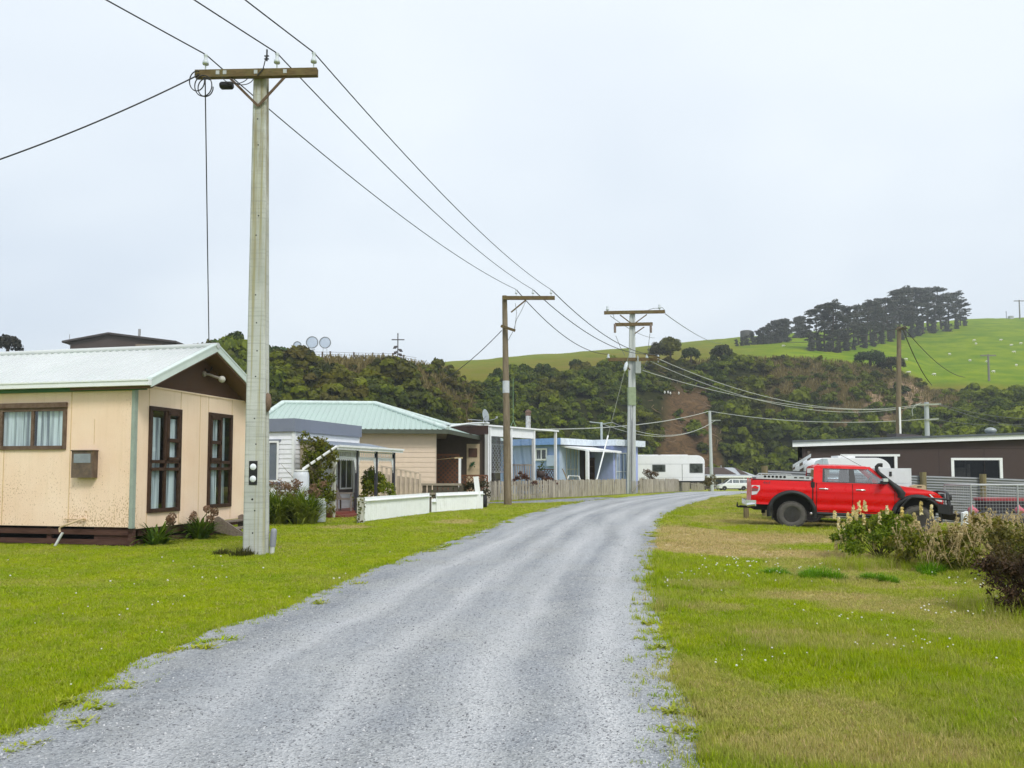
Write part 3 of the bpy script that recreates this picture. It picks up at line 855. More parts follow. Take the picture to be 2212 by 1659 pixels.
# ---------------------------------------------------------------- cream bach
def cream_house():
    ang = R(12.6)
    C0 = G(283, 1183)
    H = E('weatherboard_bach' if False else 'house', 'cream house with stained wall, brown window frames and pale ribbed gable roof', 'house', C0, R(90) - ang)
    Wd, Ln = 4.3, 11.0
    front = WallFrame((0, 0, 0), (0, 1, 0), (-1, 0, 0)); gab = WallFrame((0, 0, 0), (1, 0, 0), (0, -1, 0))
    cream = cream_material()
    ze = 3.5; zb = front.px(H, 200, 1138)[1]
    # openings
    s0, zt = front.px(H, 146, 879); _, z0 = front.px(H, 146, 971); s1, _ = front.px(H, 1, 900)
    fw_ = (s0, s1, z0, zt)
    mb = MB(); front.panels(mb, 0, Ln, zb, ze, [fw_]); 
    g1 = (*sorted((gab.px(H, 319, 1000)[0], gab.px(H, 388.5, 1000)[0])), gab.px(H, 350, 1106)[1], gab.px(H, 350, 880)[1])
    g2 = (*sorted((gab.px(H, 448, 1000)[0], gab.px(H, 499, 1000)[0])), gab.px(H, 470, 1096)[1], gab.px(H, 470, 893)[1])
    gab.panels(mb, .1, Wd, zb - .04, ze, [g1, g2])
    mb.bx(0.1, Wd, Ln - .1, Ln, zb, ze); mb.bx(Wd - .1, Wd, .1, Ln - .1, zb, ze)
    mb.build('wall', cream, H)
    # panel joints: thin cover beads
    jb = MB()
    for pxx in (151, 8): a = front.px(H, pxx, 1000)[0]; front.box(jb, a - .009, a + .009, 0, .006, zb, z0 if pxx < 20 else ze)
    a = front.px(H, 205, 900)[0]; front.box(jb, a - .006, a + .006, 0, .004, 2.2, 2.75)
    for pxx in (319, 388, 430, 448, 499):
        a = gab.px(H, pxx, 1000)[0]
        for zz in ((zb, g1[2] if pxx < 400 else g2[2]), (g1[3] if pxx < 400 else g2[3], ze)) if pxx != 430 else ((zb, ze),):
            gab.box(jb, a - .008, a + .008, 0, .005, zz[0], zz[1])
    jb.build('joint_bead', mat('bead_cream', (.66, .48, .27), .8), H)
    tb = MB(); tb.bx(-.035, .055, -.035, -.002, zb - .02, ze - .02); tb.bx(-.035, -.002, -.002, .05, zb - .02, ze - .02)
    tb.build('corner_trim', mat('sage_trim', (.31, .37, .32), .6), H)
    # brown gable infill
    zr = 4.62; ov = .5; eo = .14
    mb = MB(); k = (zr - ze) / (Wd / 2)
    mb.prism([(-.02, -.012, ze), (Wd + .02, -.012, ze), (Wd / 2, -.012, zr - .06)], (0, .1, 0))
    mb.build('gable', mat('gable_brown', (.085, .042, .022), .7, var=.12), H)
    mb = MB(); gab.box(mb, 0, Wd, .012, .03, ze - .03, ze + .004); mb.build('gable_batten', cream, H)
    # roof
    roofm = mat('pale_roof', (.585, .61, .61), .45, var=.05, scale=.7, dirt=(.50, .56, .53), dscale=1.2, damt=.4)
    sl_ = Vector((Wd / 2 + eo, 0, zr - 3.53))
    mb = MB(); L_ = Ln + 2 * ov
    ribbed(mb, (-eo, -ov, 3.53), (0, 1, 0), sl_, L_, sl_.length, .19, .022)
    ribbed(mb, (Wd + eo, -ov, 3.53), (0, 1, 0), (-sl_.x, 0, sl_.z), L_, sl_.length, .19, .022)
    rf = mb.build('roof', roofm, H)
    mb = MB()
    n = Vector((-sl_.z, 0, sl_.x)).normalized()
    for sx in (1, -1):
        a = Vector((-eo if sx > 0 else Wd + eo, 0, 3.53)); b = Vector((Wd / 2, 0, zr))
        mb.prism([a + Vector((0, -ov, -.03)), b + Vector((0, -ov, -.03)), b + Vector((0, -ov, -.16)), a + Vector((0, -ov, -.16))], (0, Wd * .47, 0))
    mb.build('soffit', mat('soffit_brown', (.15, .085, .05), .7), H)
    mb = MB()
    for sx in (1, -1):
        a = Vector((-eo - .03 if sx > 0 else Wd + eo + .03, -ov - .03, 3.53)); b = Vector((Wd / 2, -ov - .03, zr + .015))
        mb.prism([a + Vector((0, 0, .05)), b + Vector((0, 0, .05)), b + Vector((0, 0, -.13)), a + Vector((0, 0, -.13))], (0, .028, 0))
        mb.prism([a + Vector((0, -.012, .07)), b + Vector((0, -.012, .07)), b + Vector((0, -.012, .03)), a + Vector((0, -.012, .03))], (0, .15, 0))
    mb.build('bargeboard', mat('barge_white', (.62, .70, .67), .5, var=.06), rf)
    mb = MB(); mb.tube([(Wd / 2, -ov - .05, zr + .03), (Wd / 2, Ln + ov, zr + .03)], .07, 8); mb.build('ridge_cap', roofm, rf)
    mb = MB(); mb.bx(-eo - .13, -eo - .01, -ov - .03, Ln + ov, 3.43, 3.55); mb.bx(-eo - .15, -eo - .13, -ov - .03, Ln + ov, 3.53, 3.56)
    mb.build('gutter', WHITE_SHEEN, rf)
    mb = MB(); mb.bx(-.06, -.002, -.3, Ln, 3.36, 3.47); mb.build('fascia', mat('fascia_green', (.05, .16, .07), .5), H)
    # windows
    wood_grey = wood('greyed_sash', (.10, .06, .04), (.20, .14, .10), (3, 3, 3), 3, .8, .3)
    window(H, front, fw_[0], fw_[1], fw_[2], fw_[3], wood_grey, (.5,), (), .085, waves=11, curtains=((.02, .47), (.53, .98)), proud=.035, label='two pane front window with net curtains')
    mb = MB(); front.box(mb, fw_[0] - .02, fw_[1] + .02, .02, .07, fw_[3] - .01, fw_[3] + .1); mb.build('window_hood', wood_grey, H)
    for gw, flip in ((g1, False), (g2, True)):
        eb = [(.02, .98, .395, .425, 0), (.02, .98, .465, .495, 0), (.47, .53, .02, .97, 0)]
        u0, u1 = (.53, .97) if not flip else (.05, .53)
        eb += [(u0, u1, .67, .705, .012), (u0, u0 + .07, .49, .97, .012), (u1 - .07, u1, .49, .97, .012), (u0, u1, .49, .525, .012), (u0, u1, .93, .97, .012)]
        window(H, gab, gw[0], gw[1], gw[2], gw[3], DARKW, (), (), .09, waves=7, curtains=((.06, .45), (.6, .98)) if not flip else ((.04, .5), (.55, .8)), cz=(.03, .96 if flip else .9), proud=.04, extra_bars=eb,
               label='tall brown framed glazing with net curtains')
    # meter box
    m0, mz0 = front.px(H, 210.5, 1032); m1, mz1 = front.px(H, 168, 975)
    mb = MB(); front.box(mb, m0, m1, 0, .17, mz0, mz1); front.box(mb, m0 - .012, m1 + .012, 0, .19, mz1, mz1 + .025)
    b = mb.build('meter_box', mat('rusty_box', (.13, .095, .07), .7, var=.35, scale=7, dirt=(.25, .17, .10), dscale=5), H)
    mb = MB(); front.box(mb, m0 + .04, m1 - .1 * 0 - .06, .17, .176, mz0 + .56 * (mz1 - mz0), mz0 + .9 * (mz1 - mz0)); mb.build('meter_window', mat('meter_glass', (.25, .28, .30), .2), b)
    # wall tap pipe
    mb = MB(); pipem = mat('painted_pipe', (.62, .47, .30), .6)
    q = lambda x, y, d: front.p(front.px(H, x, y)[0], d, front.px(H, x, y)[1])
    mb.tube([q(187, 1122, .04), q(187, 1120, .10), q(186, 1121, .16), q(146, 1136, .17), q(142, 1140, .17), q(143, 1148, .17)], .022, 8)
    mb.tube([q(142, 1121, .05), q(186, 1121, .05)], .014, 6); mb.tube([q(150, 1121, .05), q(150, 1130, .02)], .012, 6)
    pp = mb.build('waste_pipe', pipem, H)
    mb = MB(); mb.tube([q(151, 1149, .2), q(140, 1176, .26), q(138, 1182, .28)], .028, 8); mb.build('downpipe_end', mat('grey_pvc', (.55, .57, .57), .5), pp)
    # subfloor boards
    mb = MB()
    for za, zc in ((.04, .15), (.25, .37), (.42, zb)): front.box(mb, .42 if za > .3 else .1, Ln, -.09, -.05, za, zc)
    front.box(mb, .0, .12, -.13, -.05, 0, zb); front.box(mb, .02, 1.0, -.10, -.088, .0, zb)
    for a in (2.1, 4.2, 6.4): front.box(mb, a, a + .12, -.16, -.095, 0, zb)
    gab.box(mb, .3, Wd, -.12, -.08, .22, .36); gab.box(mb, .3, Wd, -.12, -.08, .04, .14)
    mb.build('subfloor_slats', wood('slat_brown', (.05, .022, .015), (.12, .06, .045), (8, 1, 8), 2, .8, .3), H)
    mb = MB(); mb.bx(.5, Wd - .3, .5, Ln - .3, -.05, zb - .02); mb.build('crawl_space', VOID, H)  # solid black block standing in for underfloor shade
    # lamp, conduit, bracket on the gable
    lz = gab.px(H, 456, 820); 
    mb = MB(); s_, z_ = lz; mb.lathe((s_, -.30, z_), [(.001, -.085), (.05, -.07), (.08, -.03), (.088, .0), (.08, .04), (.05, .075), (.001, .088)], 14)
    L = mb.build('gable_lamp', mat('opal_globe', (.62, .60, .55), .3), H)
    mb = MB(); mb.tube([(s_ - .28, -.02, z_ + .1), (s_ - .26, -.12, z_ + .09), (s_ - .07, -.27, z_ + .02)], .035, 8); mb.lathe((s_ - .33, -.03, z_ + .1), [(.06, -.03), (.075, 0), (.06, .03)], 10, 'y'); mb.build('lamp_bracket', mat('lamp_bracket', (.30, .26, .22), .5), L)
    mb = MB()
    a, z = gab.px(H, 447, 765)
    mb.box((a - .05, -.05, z), (.12, .09, .1)); mb.tube([(a, -.05, z), (a + .12, -.05, z - .12), (a + .16, -.04, z - .32), (a + .05, -.04, z - .45), (a - .12, -.04, z - .38)], .014, 6)
    mb.build('service_bracket', mat('black_fitting', (.015, .015, .015), .5), H)
    H['attach'] = tuple(MW[H.name] @ Vector((a, -.06, z)))
    # steps
    mb = MB(); st = E('timber_steps', 'weathered timber steps below the brown side door of the cream house', 'steps', MW[H.name] @ Vector((gab.px(H, 487, 1100)[0] - .55, -.05, 0)), R(90) - ang)
    for x in (0, 1.05):
        mb.prism([(x, 0, .46), (x, 0, .14), (x, -.75, -.02), (x, -.9, -.02), (x, -.9, .05), (x, -.1, .50)], (.05, 0, 0))
    mb.build('stringer', wood('step_timber', (.16, .125, .10), (.32, .27, .22), (2, 10, 10), 2, .9, .3), st)
    for i in range(2):
        mb = MB(); mb.bx(.05, 1.05, -.28 - .32 * i, -.02 - .32 * i, .34 - .16 * i, .38 - .16 * i); mb.build('tread', MATS['step_timber'], st)
    return H
CREAM = cream_house()

# ---------------------------------------------------------------- white weatherboard house
def white_house():
    ang = R(17); C0 = G(632, 1120)
    H = E('house', 'white weatherboard house with flat roof, grey fascia and fretwork verandah', 'house', C0, R(90) - ang)
    right = WallFrame((0, 0, 0), (1, 0, 0), (0, -1, 0)); front = WallFrame((0, 0, 0), (0, 1, 0), (-1, 0, 0))
    L = right.px(H, 774, 950)[0]; zt = front.px(H, 632, 931)[1]; D = 6.5
    mb = MB(); mb.bx(.03, L, .03, D, .05, zt); 
    boards(mb, (0, .0, 0), (0, D, 0), .1, zt, (-1, 0, 0), .165, .024); boards(mb, (0, 0, 0), (L, 0, 0), .1, zt, (0, -1, 0), .165, .024)
    mb.build('wall', mat('white_boards', (.84, .86, .90), .5, var=.05, dirt=(.55, .56, .54), dscale=1.5, damt=.3), H)
    mb = MB(); mb.bx(-.045, .05, -.045, -.002, .05, zt); mb.bx(-.045, -.002, -.002, .05, .05, zt); mb.bx(L - .04, L + .03, -.04, 0, .05, zt); mb.build('corner_board', WHITE, H)
    zf = front.px(H, 632, 904)[1]
    grey = mat('grey_blue_fascia', (.20, .225, .29), .5, var=.06)
    mb = MB(); mb.bx(-.1, -.06, -.1, D, zt - .02, zf); mb.bx(-.06, L + .1, -.1, -.06, zt - .02, zf); mb.build('fascia', grey, H)
    mb = MB(); mb.bx(-.055, L + .1, -.055, D, zf - .12, zf - .03); mb.build('roof', mat('grey_roof', (.25, .28, .32), .6), H)
    # window in the camera-facing wall
    a0, z1 = front.px(H, 604.5, 952); a1, z0 = front.px(H, 560, 1041)
    window(H, front, a0, a1, z0, z1, WHITE, (.5,), (), .07, proud=.075, depth=.04, dark=False, label='white framed window with net curtain beside the pole')
    mb = MB(); front.box(mb, a0 + .05, a1 - .05, .027, .03, z0 + .05, z1 - .05); front.box(mb, a0 - .04, a1 + .05, .0, .1, z0 - .09, z0); front.box(mb, a0 - .06, a1 + .05, 0, .08, z1, z1 + .05)
    mb.build('window_sill', grey, H)
    a0, z1 = right.px(H, 732, 989); a1, z0 = right.px(H, 757.5, 1056)
    window(H, right, a0, a1, z0, z1, WHITE, (.5,), (), .06, proud=.075, depth=.045, dark=False, curtains=((0, 1),), label='narrow window under the verandah')
    mb = MB(); right.box(mb, a0 - .1, a1 + .1, .02, .045, z0 - .17, z1 + .05); mb.build('window_surround', mat('surround_grey', (.10, .085, .085), .6), H)
    # verandah
    yv = -1.35
    ver = WallFrame((0, yv, 0), (1, 0, 0), (0, -1, 0))
    post = [ver.px(H, x, 1050)[0] for x in (721, 770, 812, 850)]
    zh = ver.px(H, 725, 967)[1]
    x0 = post[0] - .12; x1 = post[3] + .35
    zw = zh + .32
    mb = MB(); mb.prism([(x0, -.03, zw), (x0, yv - .18, zh + .03), (x0, yv - .18, zh - .02), (x0, -.03, zw - .06)], (x1 - x0, 0, 0))
    rf = mb.build('verandah_roof', mat('grey_sheet', (.20, .235, .29), .5, var=.08), H)
    mb = MB(); mb.bx(x0 - .02, x1 + .02, yv - .24, yv - .19, zh - .07, zh + .07); mb.bx(x0 - .03, x1 + .03, yv - .29, yv - .24, zh + .02, zh + .09); mb.build('verandah_gutter', WHITE_SHEEN, rf)
    mb = MB()
    mb.prism([(x0 - .03, -.03, zw + .02), (x0 - .03, yv - .18, zh + .05), (x0 - .03, yv - .18, zh - .09), (x0 - .03, -.03, zw - .1)], (.03, 0, 0)); mb.build('end_fascia', mat('dark_grey_fascia', (.09, .10, .125), .5), rf)
    dark = mat('dark_post', (.055, .055, .065), .5)
    for i, x in enumerate(post):
        mb = MB(); mb.bx(x - .05, x + .05, yv - .05, yv + .05, .0, zh - .06)
        mb.build('verandah_post', dark if i else wood('flaky_white', (.40, .40, .32), (.66, .67, .60), (4, 4, 1), 3, .8, .2), H)
    # fretwork
    mb = MB()
    for i in range(3):
        a, b = post[i] + .05, post[i + 1] - .05
        mb.bx(a, b, yv - .015, yv + .015, zh - .13, zh - .08); mb.bx(a, b, yv - .012, yv + .012, zh - .33, zh - .30)
        n = max(4, int((b - a) / .07))
        for k in range(n):
            x = a + (b - a) * (k + .5) / n
            h = .17 + .05 * (k % 2)
            mb.bx(x - .016, x + .016, yv - .01, yv + .01, zh - .30 - h * .62, zh - .30)
            if k % 2 == 0: mb.bx(x - .012, x + .012, yv - .01, yv + .01, zh - .30, zh - .13)
        for e, sg in ((a, 1), (b, -1)):
            for k in range(7):
                x = e + sg * .035 * k
                mb.bx(x - .014, x + .014, yv - .012, yv + .012, zh - .33 - .56 * (1 - k / 7) ** 1.5, zh - .31)
    mb.build('fretwork', mat('fret_white', (.78, .81, .80), .55, var=.08), H)
    # back panel at the verandah's street end and red tiled floor
    mb = MB(); mb.bx(x0 + .02, x0 + .05, -.9, -.06, .15, zw - .12); mb.build('end_screen', mat('fibre_screen', (.36, .31, .22), .8, var=.2, stretch=(8, 8, 1)), H)
    mb = MB(); mb.bx(x0, x1 - .3, yv + .0, -.03, 0, .2); mb.bx(x0 + .15, x0 + 2.3, yv - .45, yv - .003, 0, .11)
    mb.build('verandah_floor', mat('red_tile', (.23, .07, .05), .5, var=.25, scale=6), H)
    return H
WHITEH = white_house()

# ---------------------------------------------------------------- beige house with green hip roof
GREEN_ROOF = mat('green_roof', (.40, .505, .465), .45, var=.05, scale=.8)
def hip_panel(mb, e0, e1, r0, r1, pitch=.26, amp=.035):
    """ribbed roof plane between eave e0-e1 and ridge r0-r1 (ribs run up the slope)"""
    e0, e1, r0, r1 = map(Vector, (e0, e1, r0, r1))
    u = (e1 - e0).normalized(); L = (e1 - e0).length
    up = (r0 - e0) - u * (r0 - e0).dot(u); hgt = up.length; up.normalize()
    n = u.cross(up); n = n if n.z > 0 else -n
    sr0 = (r0 - e0).dot(u); sr1 = (r1 - e0).dot(u)
    def top(s):
        if s < sr0: return hgt * max(0, s) / sr0 if sr0 > 1e-6 else hgt
        if s > sr1: return hgt * max(0, L - s) / (L - sr1) if L - sr1 > 1e-6 else hgt
        return hgt
    s = 0.; prof = []
    while s < L:
        prof += [(s, 0), (s + pitch * .6, 0), (s + pitch * .68, amp), (s + pitch * .88, amp), (s + pitch * .96, 0)]; s += pitch
    prof = [p for p in prof if p[0] < L] + [(L, 0)]
    A = [e0 + u * a + n * h for a, h in prof]; B = [e0 + u * a + n * h + up * top(a) for a, h in prof]
    mb.grid([A, B], smooth=False, flip=u.cross(up).z < 0)
def beige_house():
    ang = R(-5.5); C0 = P(941, 1040, 37); C0.z = 0
    H = E('house', 'beige weatherboard house with green ribbed hip roof, lattice deck and clear porch blinds', 'house', C0, R(90) - ang)
    front = WallFrame((0, 0, 0), (0, 1, 0), (-1, 0, 0))
    ze = front.px(H, 930, 930)[1]; Ln, Dp = 8.2, 7.0
    mb = MB(); mb.bx(.02, Dp, .02, Ln, 0, ze); boards(mb, (0, 0, 0), (0, Ln, 0), .2, ze, (-1, 0, 0), .235, .02); boards(mb, (0, 0, 0), (Dp, 0, 0), .2, ze, (0, -1, 0), .235, .02)
    mb.build('wall', mat('beige_boards', (.70, .565, .44), .6, var=.05), H)
    mb = MB(); mb.bx(-.03, .04, -.03, 0, .2, ze); mb.build('corner_board', mat('beige_trim', (.66, .56, .45), .6), H)
    mb = MB(); mb.bx(-.55, -.02, 5.05, 8.2, .2, ze); mb.build('side_wing', mat('beige_boards2', (.74, .68, .60), .6, var=.05), H)
    o = .5; zr = ze + 1.55; hr = Dp / 2 + o
    w3 = P(1098, 1000, 53); e3 = W2L(H, (w3.x, w3.y, 0)); e = [(-o, -o - .05, ze + .02), (-o, Ln + o, ze + .02), (Dp + o, Ln + o, ze + .02), (e3.x, e3.y, ze + .02)]
    r0, r1 = (Dp / 2, hr - o - .3, zr), (Dp / 2, Ln - hr + o + 3.2, zr)
    mb = MB()
    hip_panel(mb, e[1], e[0], r1, r0); hip_panel(mb, e[0], e[3], r0, r0); mb.add([e[3], e[2], r1, r0], [(0, 1, 2), (0, 2, 3)]); hip_panel(mb, e[2], e[1], r1, r1)
    rf = mb.build('roof', GREEN_ROOF, H)
    cap = mat('ridge_pale', (.58, .68, .65), .45)
    mb = MB()
    for a, b in ((r0, r1), (e[0], r0), (e[3], r0), (e[1], r1), (e[2], r1)):
        mb.tube([Vector(a) + Vector((0, 0, .05)), Vector(b) + Vector((0, 0, .05))], .13, 6)
    mb.build('ridge_cap', cap, rf)
    mb = MB(); mb.bx(-o - .1, -o, -o - .15, Ln + o, ze - .18, ze + .02); mb.bar(Vector(e[0]) + Vector((.05, -.05, -.1)), Vector(e[3]) + Vector((0, -.05, -.1)), .1, .2); mb.build('gutter', mat('olive_gutter', (.075, .085, .06), .5), rf)
    mb = MB(); mb.bx(-o, Dp, -o - .055, 0, ze - .13, ze - .08); mb.bx(-o, -.025, 0, Ln, ze - .13, ze - .08); mb.build('soffit', mat('soffit_olive', (.16, .13, .10), .7), H)
    # skylight flashing seam
    # ---- deck side (built in world from its own depth)
    brown = mat('lattice_brown', (.20, .085, .045), .7, var=.15)
    def lattice(name, p0, p1, z0, z1, m, sp=.17, w=.045, par=H):
        p0, p1 = Vector(p0), Vector(p1); d = p1 - p0; L = d.length; u = d / L; mb = MB()
        nrm = Vector((u.y, -u.x, 0)); n_up = nrm
        for sg, off in ((1, 0), (-1, .018)):
            s = -(z1 - z0)
            while s < L + (z1 - z0):
                a0, a1 = s, s + sg * (z1 - z0); za, zb2 = z0, z1
                lo, hi = 0, L
                t0, t1 = 0., 1.
                dx = a1 - a0
                for lim, sgn in ((lo, 1), (hi, -1)):
                    pass
                ts = sorted(((lo - a0) / dx, (hi - a0) / dx)); t0 = max(0, ts[0]); t1 = min(1, ts[1])
                if t1 - t0 > .03:
                    A = p0 + u * (a0 + dx * t0) + Vector((0, 0, z0 + (z1 - z0) * t0)) + nrm * off; B = p0 + u * (a0 + dx * t1) + Vector((0, 0, z0 + (z1 - z0) * t1)) + nrm * off
                    mb.bar(A, B, w, .014, up=tuple(nrm))
                s += sp * 1.42
        for a, b in (((0, z0), (L, z0)), ((0, z1), (L, z1)), ((0, z0), (0, z1)), ((L, z0), (L, z1))):
            mb.bar(p0 + u * a[0] + Vector((0, 0, a[1])), p0 + u * b[0] + Vector((0, 0, b[1])), .07, .07)
        return mb.build(name, m, par, world=True)
    Yl = 41.0
    zg = lambda y: P(1000, y, Yl).z
    lattice('tall_lattice', P(943, 1050, Yl), P(992, 1050, Yl), zg(1070), zg(982), brown) if False else None
    def at(px, Y): q = P(px, 1000, Y); q.z = 0; return q
    lattice('lattice_screen', at(943, Yl), at(991, Yl), .0, zg(982), brown)
    lattice('lattice_rail', at(993, Yl), at(1053, Yl), .0, zg(1027), brown)
    # deck back wall, its shade painted in, with door, panel and hanging wreath
    Yb = 43.6
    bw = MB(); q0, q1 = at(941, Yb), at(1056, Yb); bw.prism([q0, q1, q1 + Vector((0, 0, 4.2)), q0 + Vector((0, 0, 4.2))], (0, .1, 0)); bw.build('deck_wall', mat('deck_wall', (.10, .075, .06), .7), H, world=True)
    bw = MB(); q0, q1 = at(1008, Yb - .06), at(1036, Yb - .06)
    bw.prism([q0 + Vector((0, 0, .4)), q1 + Vector((0, 0, .4)), q1 + Vector((0, 0, 3.2)), q0 + Vector((0, 0, 3.2))], (0, .04, 0)); dr = bw.build('deck_door', mat('deck_door', (.62, .50, .33), .6), H, world=True)
    bw = MB(); q0, q1 = at(1012, Yb - .1), at(1031, Yb - .1)
    bw.prism([q0 + Vector((0, 0, 2.45)), q1 + Vector((0, 0, 2.45)), q1 + Vector((0, 0, 2.95)), q0 + Vector((0, 0, 2.95))], (0, .03, 0)); bw.build('door_panel', mat('door_panel', (.10, .05, .03), .6), dr, world=True)
    v, q = clump_cloud([(tuple(at(1021, Yb - .2) + Vector((0, 0, 2.0))), (.16, .1, .22))], 90, .09, np.random.default_rng(3)); inv = np.array(MW[H.name].inverted())
    v = (np.c_[v, np.ones(len(v))] @ inv.T)[:, :3]
    npmesh('door_wreath', v, q, leafmat('wreath_green', (.02, .12, .05), (.05, .22, .09)), parent=dr)
    # dark striped awning between the wall corner and the porch
    mb = MB(); a0, a1 = at(942, Yl + .3), at(1055, Yl + .3); z0, z1 = zg(938), zg(913)
    n = 46
    for i in range(n):
        s0, s1 = i / n, (i + .8) / n
        b0, b1 = a0.lerp(a1, s0), a0.lerp(a1, s1); bow = .16 * math.sin(math.pi * min(1, max(0, (s0 - .2) / .8)))
        mb.prism([b0 + Vector((0, 0, z0)), b1 + Vector((0, 0, z0)), b1 + Vector((0, 0, z1 - .25 + bow)), b0 + Vector((0, 0, z1 - .25 + bow))], (0, .04, 0))
    mb.prism([a0 + Vector((0, .06, z0 + .05)), a1 + Vector((0, .06, z0 + .05)), a1 + Vector((0, .06, z1 - .12)), a0 + Vector((0, .06, z1 - .3))], (0, .02, 0))
    mb.build('roller_awning', mat('awning_brown', (.05, .026, .02), .7, var=.2), H, world=True)
    # curved white edge of the porch roof
    mb = MB(); pts = []
    for i in range(13):
        s = i / 12; q = at(972, 38.6).lerp(at(1056, 43.2), s); q.z = P(1000, 920.5 - 7 * math.sin(s * math.pi * .62) , q.y).z; pts.append(q)
    mb.tube(pts, .05, 6); mb.build('porch_edge', WHITE, H, world=True)
    # clear-sided porch
    A, B, Cc = at(1056, 43.3), at(1154, 47.0), at(1201, 49.0)
    zt = P(1056, 917, 43.3).z
    d = (B - A).normalized(); nrm = Vector((d.y, -d.x, 0))
    mb = MB(); zb_ = P(1056, 941.5, 43.3).z
    mb.prism([A + Vector((0, 0, zb_)), B + Vector((0, 0, zb_)), B + Vector((0, 0, zt - .12)), A + Vector((0, 0, zt - .12))], -nrm * .1); mb.build('porch_beam', WHITE, H, world=True)
    back = -nrm * 3.2
    mb = MB(); a_, c_ = A - d * 1.2, Cc + d * .15
    mb.prism([a_ + nrm * .14 + Vector((0, 0, zt - .11)), c_ + nrm * .14 + Vector((0, 0, zt - .11)), c_ + back + Vector((0, 0, zt + .05)), a_ + back + Vector((0, 0, zt + .05))][:4], (0, 0, .09)); 
    mb.build('porch_roof', WHITE, H, world=True)
    for px_, Y_, wd in ((1052, 43.2, .24), (1058, 43.35, .14), (1103, 45.0, .2), (1152.5, 46.95, .2), (1200, 48.95, .16)):
        mb = MB(); q = at(px_, Y_); mb.bar(q, q + Vector((0, 0, zt - .12)), wd, .1, up=tuple(d)); mb.build('porch_post', WHITE, H, world=True)
    film = glassmat('clear_blind', (.80, .80, .84), .10, .12)
    for p0, p1, l_ in ((1060, 1101, 'left'), (1106, 1150, 'right')):
        f0 = (p0 - 1056) / 98; f1 = (p1 - 1056) / 98
        q0, q1 = A.lerp(B, f0), A.lerp(B, f1); mb = MB(); rows = []
        for j in range(9):
            zz = .3 + (zb_ - .3) * j / 8; rows.append([q0.lerp(q1, k / 10) + nrm * (.03 * math.sin(k * 1.3 + j * .6)) + Vector((0, 0, zz)) for k in range(11)])
        mb.grid(rows); mb.build('clear_blind', film, H, world=True)
    # inside the porch: back wall, bench, lattice
    mb = MB(); q0, q1 = A + back * .92 - d * .9, B + back * .8
    mb.prism([q0 + Vector((0, 0, 0)), q1, q1 + Vector((0, 0, zt - .2)), q0 + Vector((0, 0, zt - .2))], -nrm * .1); mb.build('porch_back_wall', mat('porch_back', (.20, .15, .14), .7, var=.3, scale=.8), H, world=True)
    lattice('porch_lattice', B - nrm * 1.6 - d * 2.2, B - nrm * 1.6 - d * .3, 1.6, zt - 1.0, mat('lattice_white', (.55, .55, .56), .6), .2)
    lattice('lattice_fence', at(1160, 48.2), at(1198, 49.6), .0, P(1180, 1014, 49).z, mat('lattice_dark', (.075, .05, .045), .7), .2, .05)
    # flue
    mb = MB(); q = P(1141, 922, 49.0); r_ = .16
    mb.lathe((q.x, q.y, zt - .1), [(r_, 0), (r_, 1.0)], 12); fl = mb.build('flue', mat('flue_zinc', (.50, .52, .52), .45, var=.3, scale=5, dirt=(.14, .10, .07), dscale=3, damt=.8), H, world=True)
    mb = MB(); zt2 = zt + .9; mb.lathe((q.x, q.y, zt2), [(r_ * .9, 0), (r_ * 1.15, .03), (r_ * 1.15, .12), (r_ * .8, .16), (r_ * 1.25, .2), (r_ * 1.25, .3), (.02, .42)], 12); mb.build('flue_cowl', mat('rusty_cowl', (.16, .10, .075), .6, var=.3), fl, world=True)
    # satellite dish and aerial
    q = P(1049, 898, 42.5); mb = MB()
    prof = [(.001, .09), (.16, .075), (.3, .03), (.36, 0), (.37, .012), (.3, .05), (.16, .095), (.001, .11)]
    mb.lathe((0, 0, 0), prof, 18, 'y'); Mx = Matrix.Rotation(R(-62), 4, 'Z') @ Matrix.Rotation(R(14), 4, 'X')
    mb.v = [tuple(q + Mx @ Vector(p)) for p in mb.v]
    di = mb.build('satellite_dish', mat('dish_grey', (.66, .68, .70), .5), H, world=True)
    mb = MB(); mb.tube([q, q + Vector((-.12, .1, -.25)), q + Vector((-.12, .1, -.62))], .03, 6); mb.tube([q + Vector((0, 0, -.3)), q + Vector((.5, -.3, -.22)), q + Vector((.6, -.36, -.15))], .02, 6)
    mb.lathe(q + Vector((.62, -.37, -.12)), [(.05, -.06), (.06, .06)], 8); mb.tube([q + Vector((-.2, .1, -.25)), q + Vector((-1.0, .1, -.2))], .018, 6); mb.build('dish_arm', mat('arm_grey', (.45, .47, .48), .5), di, world=True)
    q = P(1108.5, 920, 45.6); mb = MB(); q.z = zt
    mb.tube([q + Vector((.16, 0, 0)), q + Vector((0, 0, .4)), q + Vector((-.16, 0, 0))], .02, 5); mb.tube([q + Vector((0, 0, .35)), q + Vector((0, 0, 2.9))], .012, 5); mb.build('whip_aerial', mat('pale_green_rod', (.25, .42, .22), .5), H, world=True)
    H['cable'] = tuple(P(1160, 927.5, 47.2))
    return H
BEIGE = beige_house()

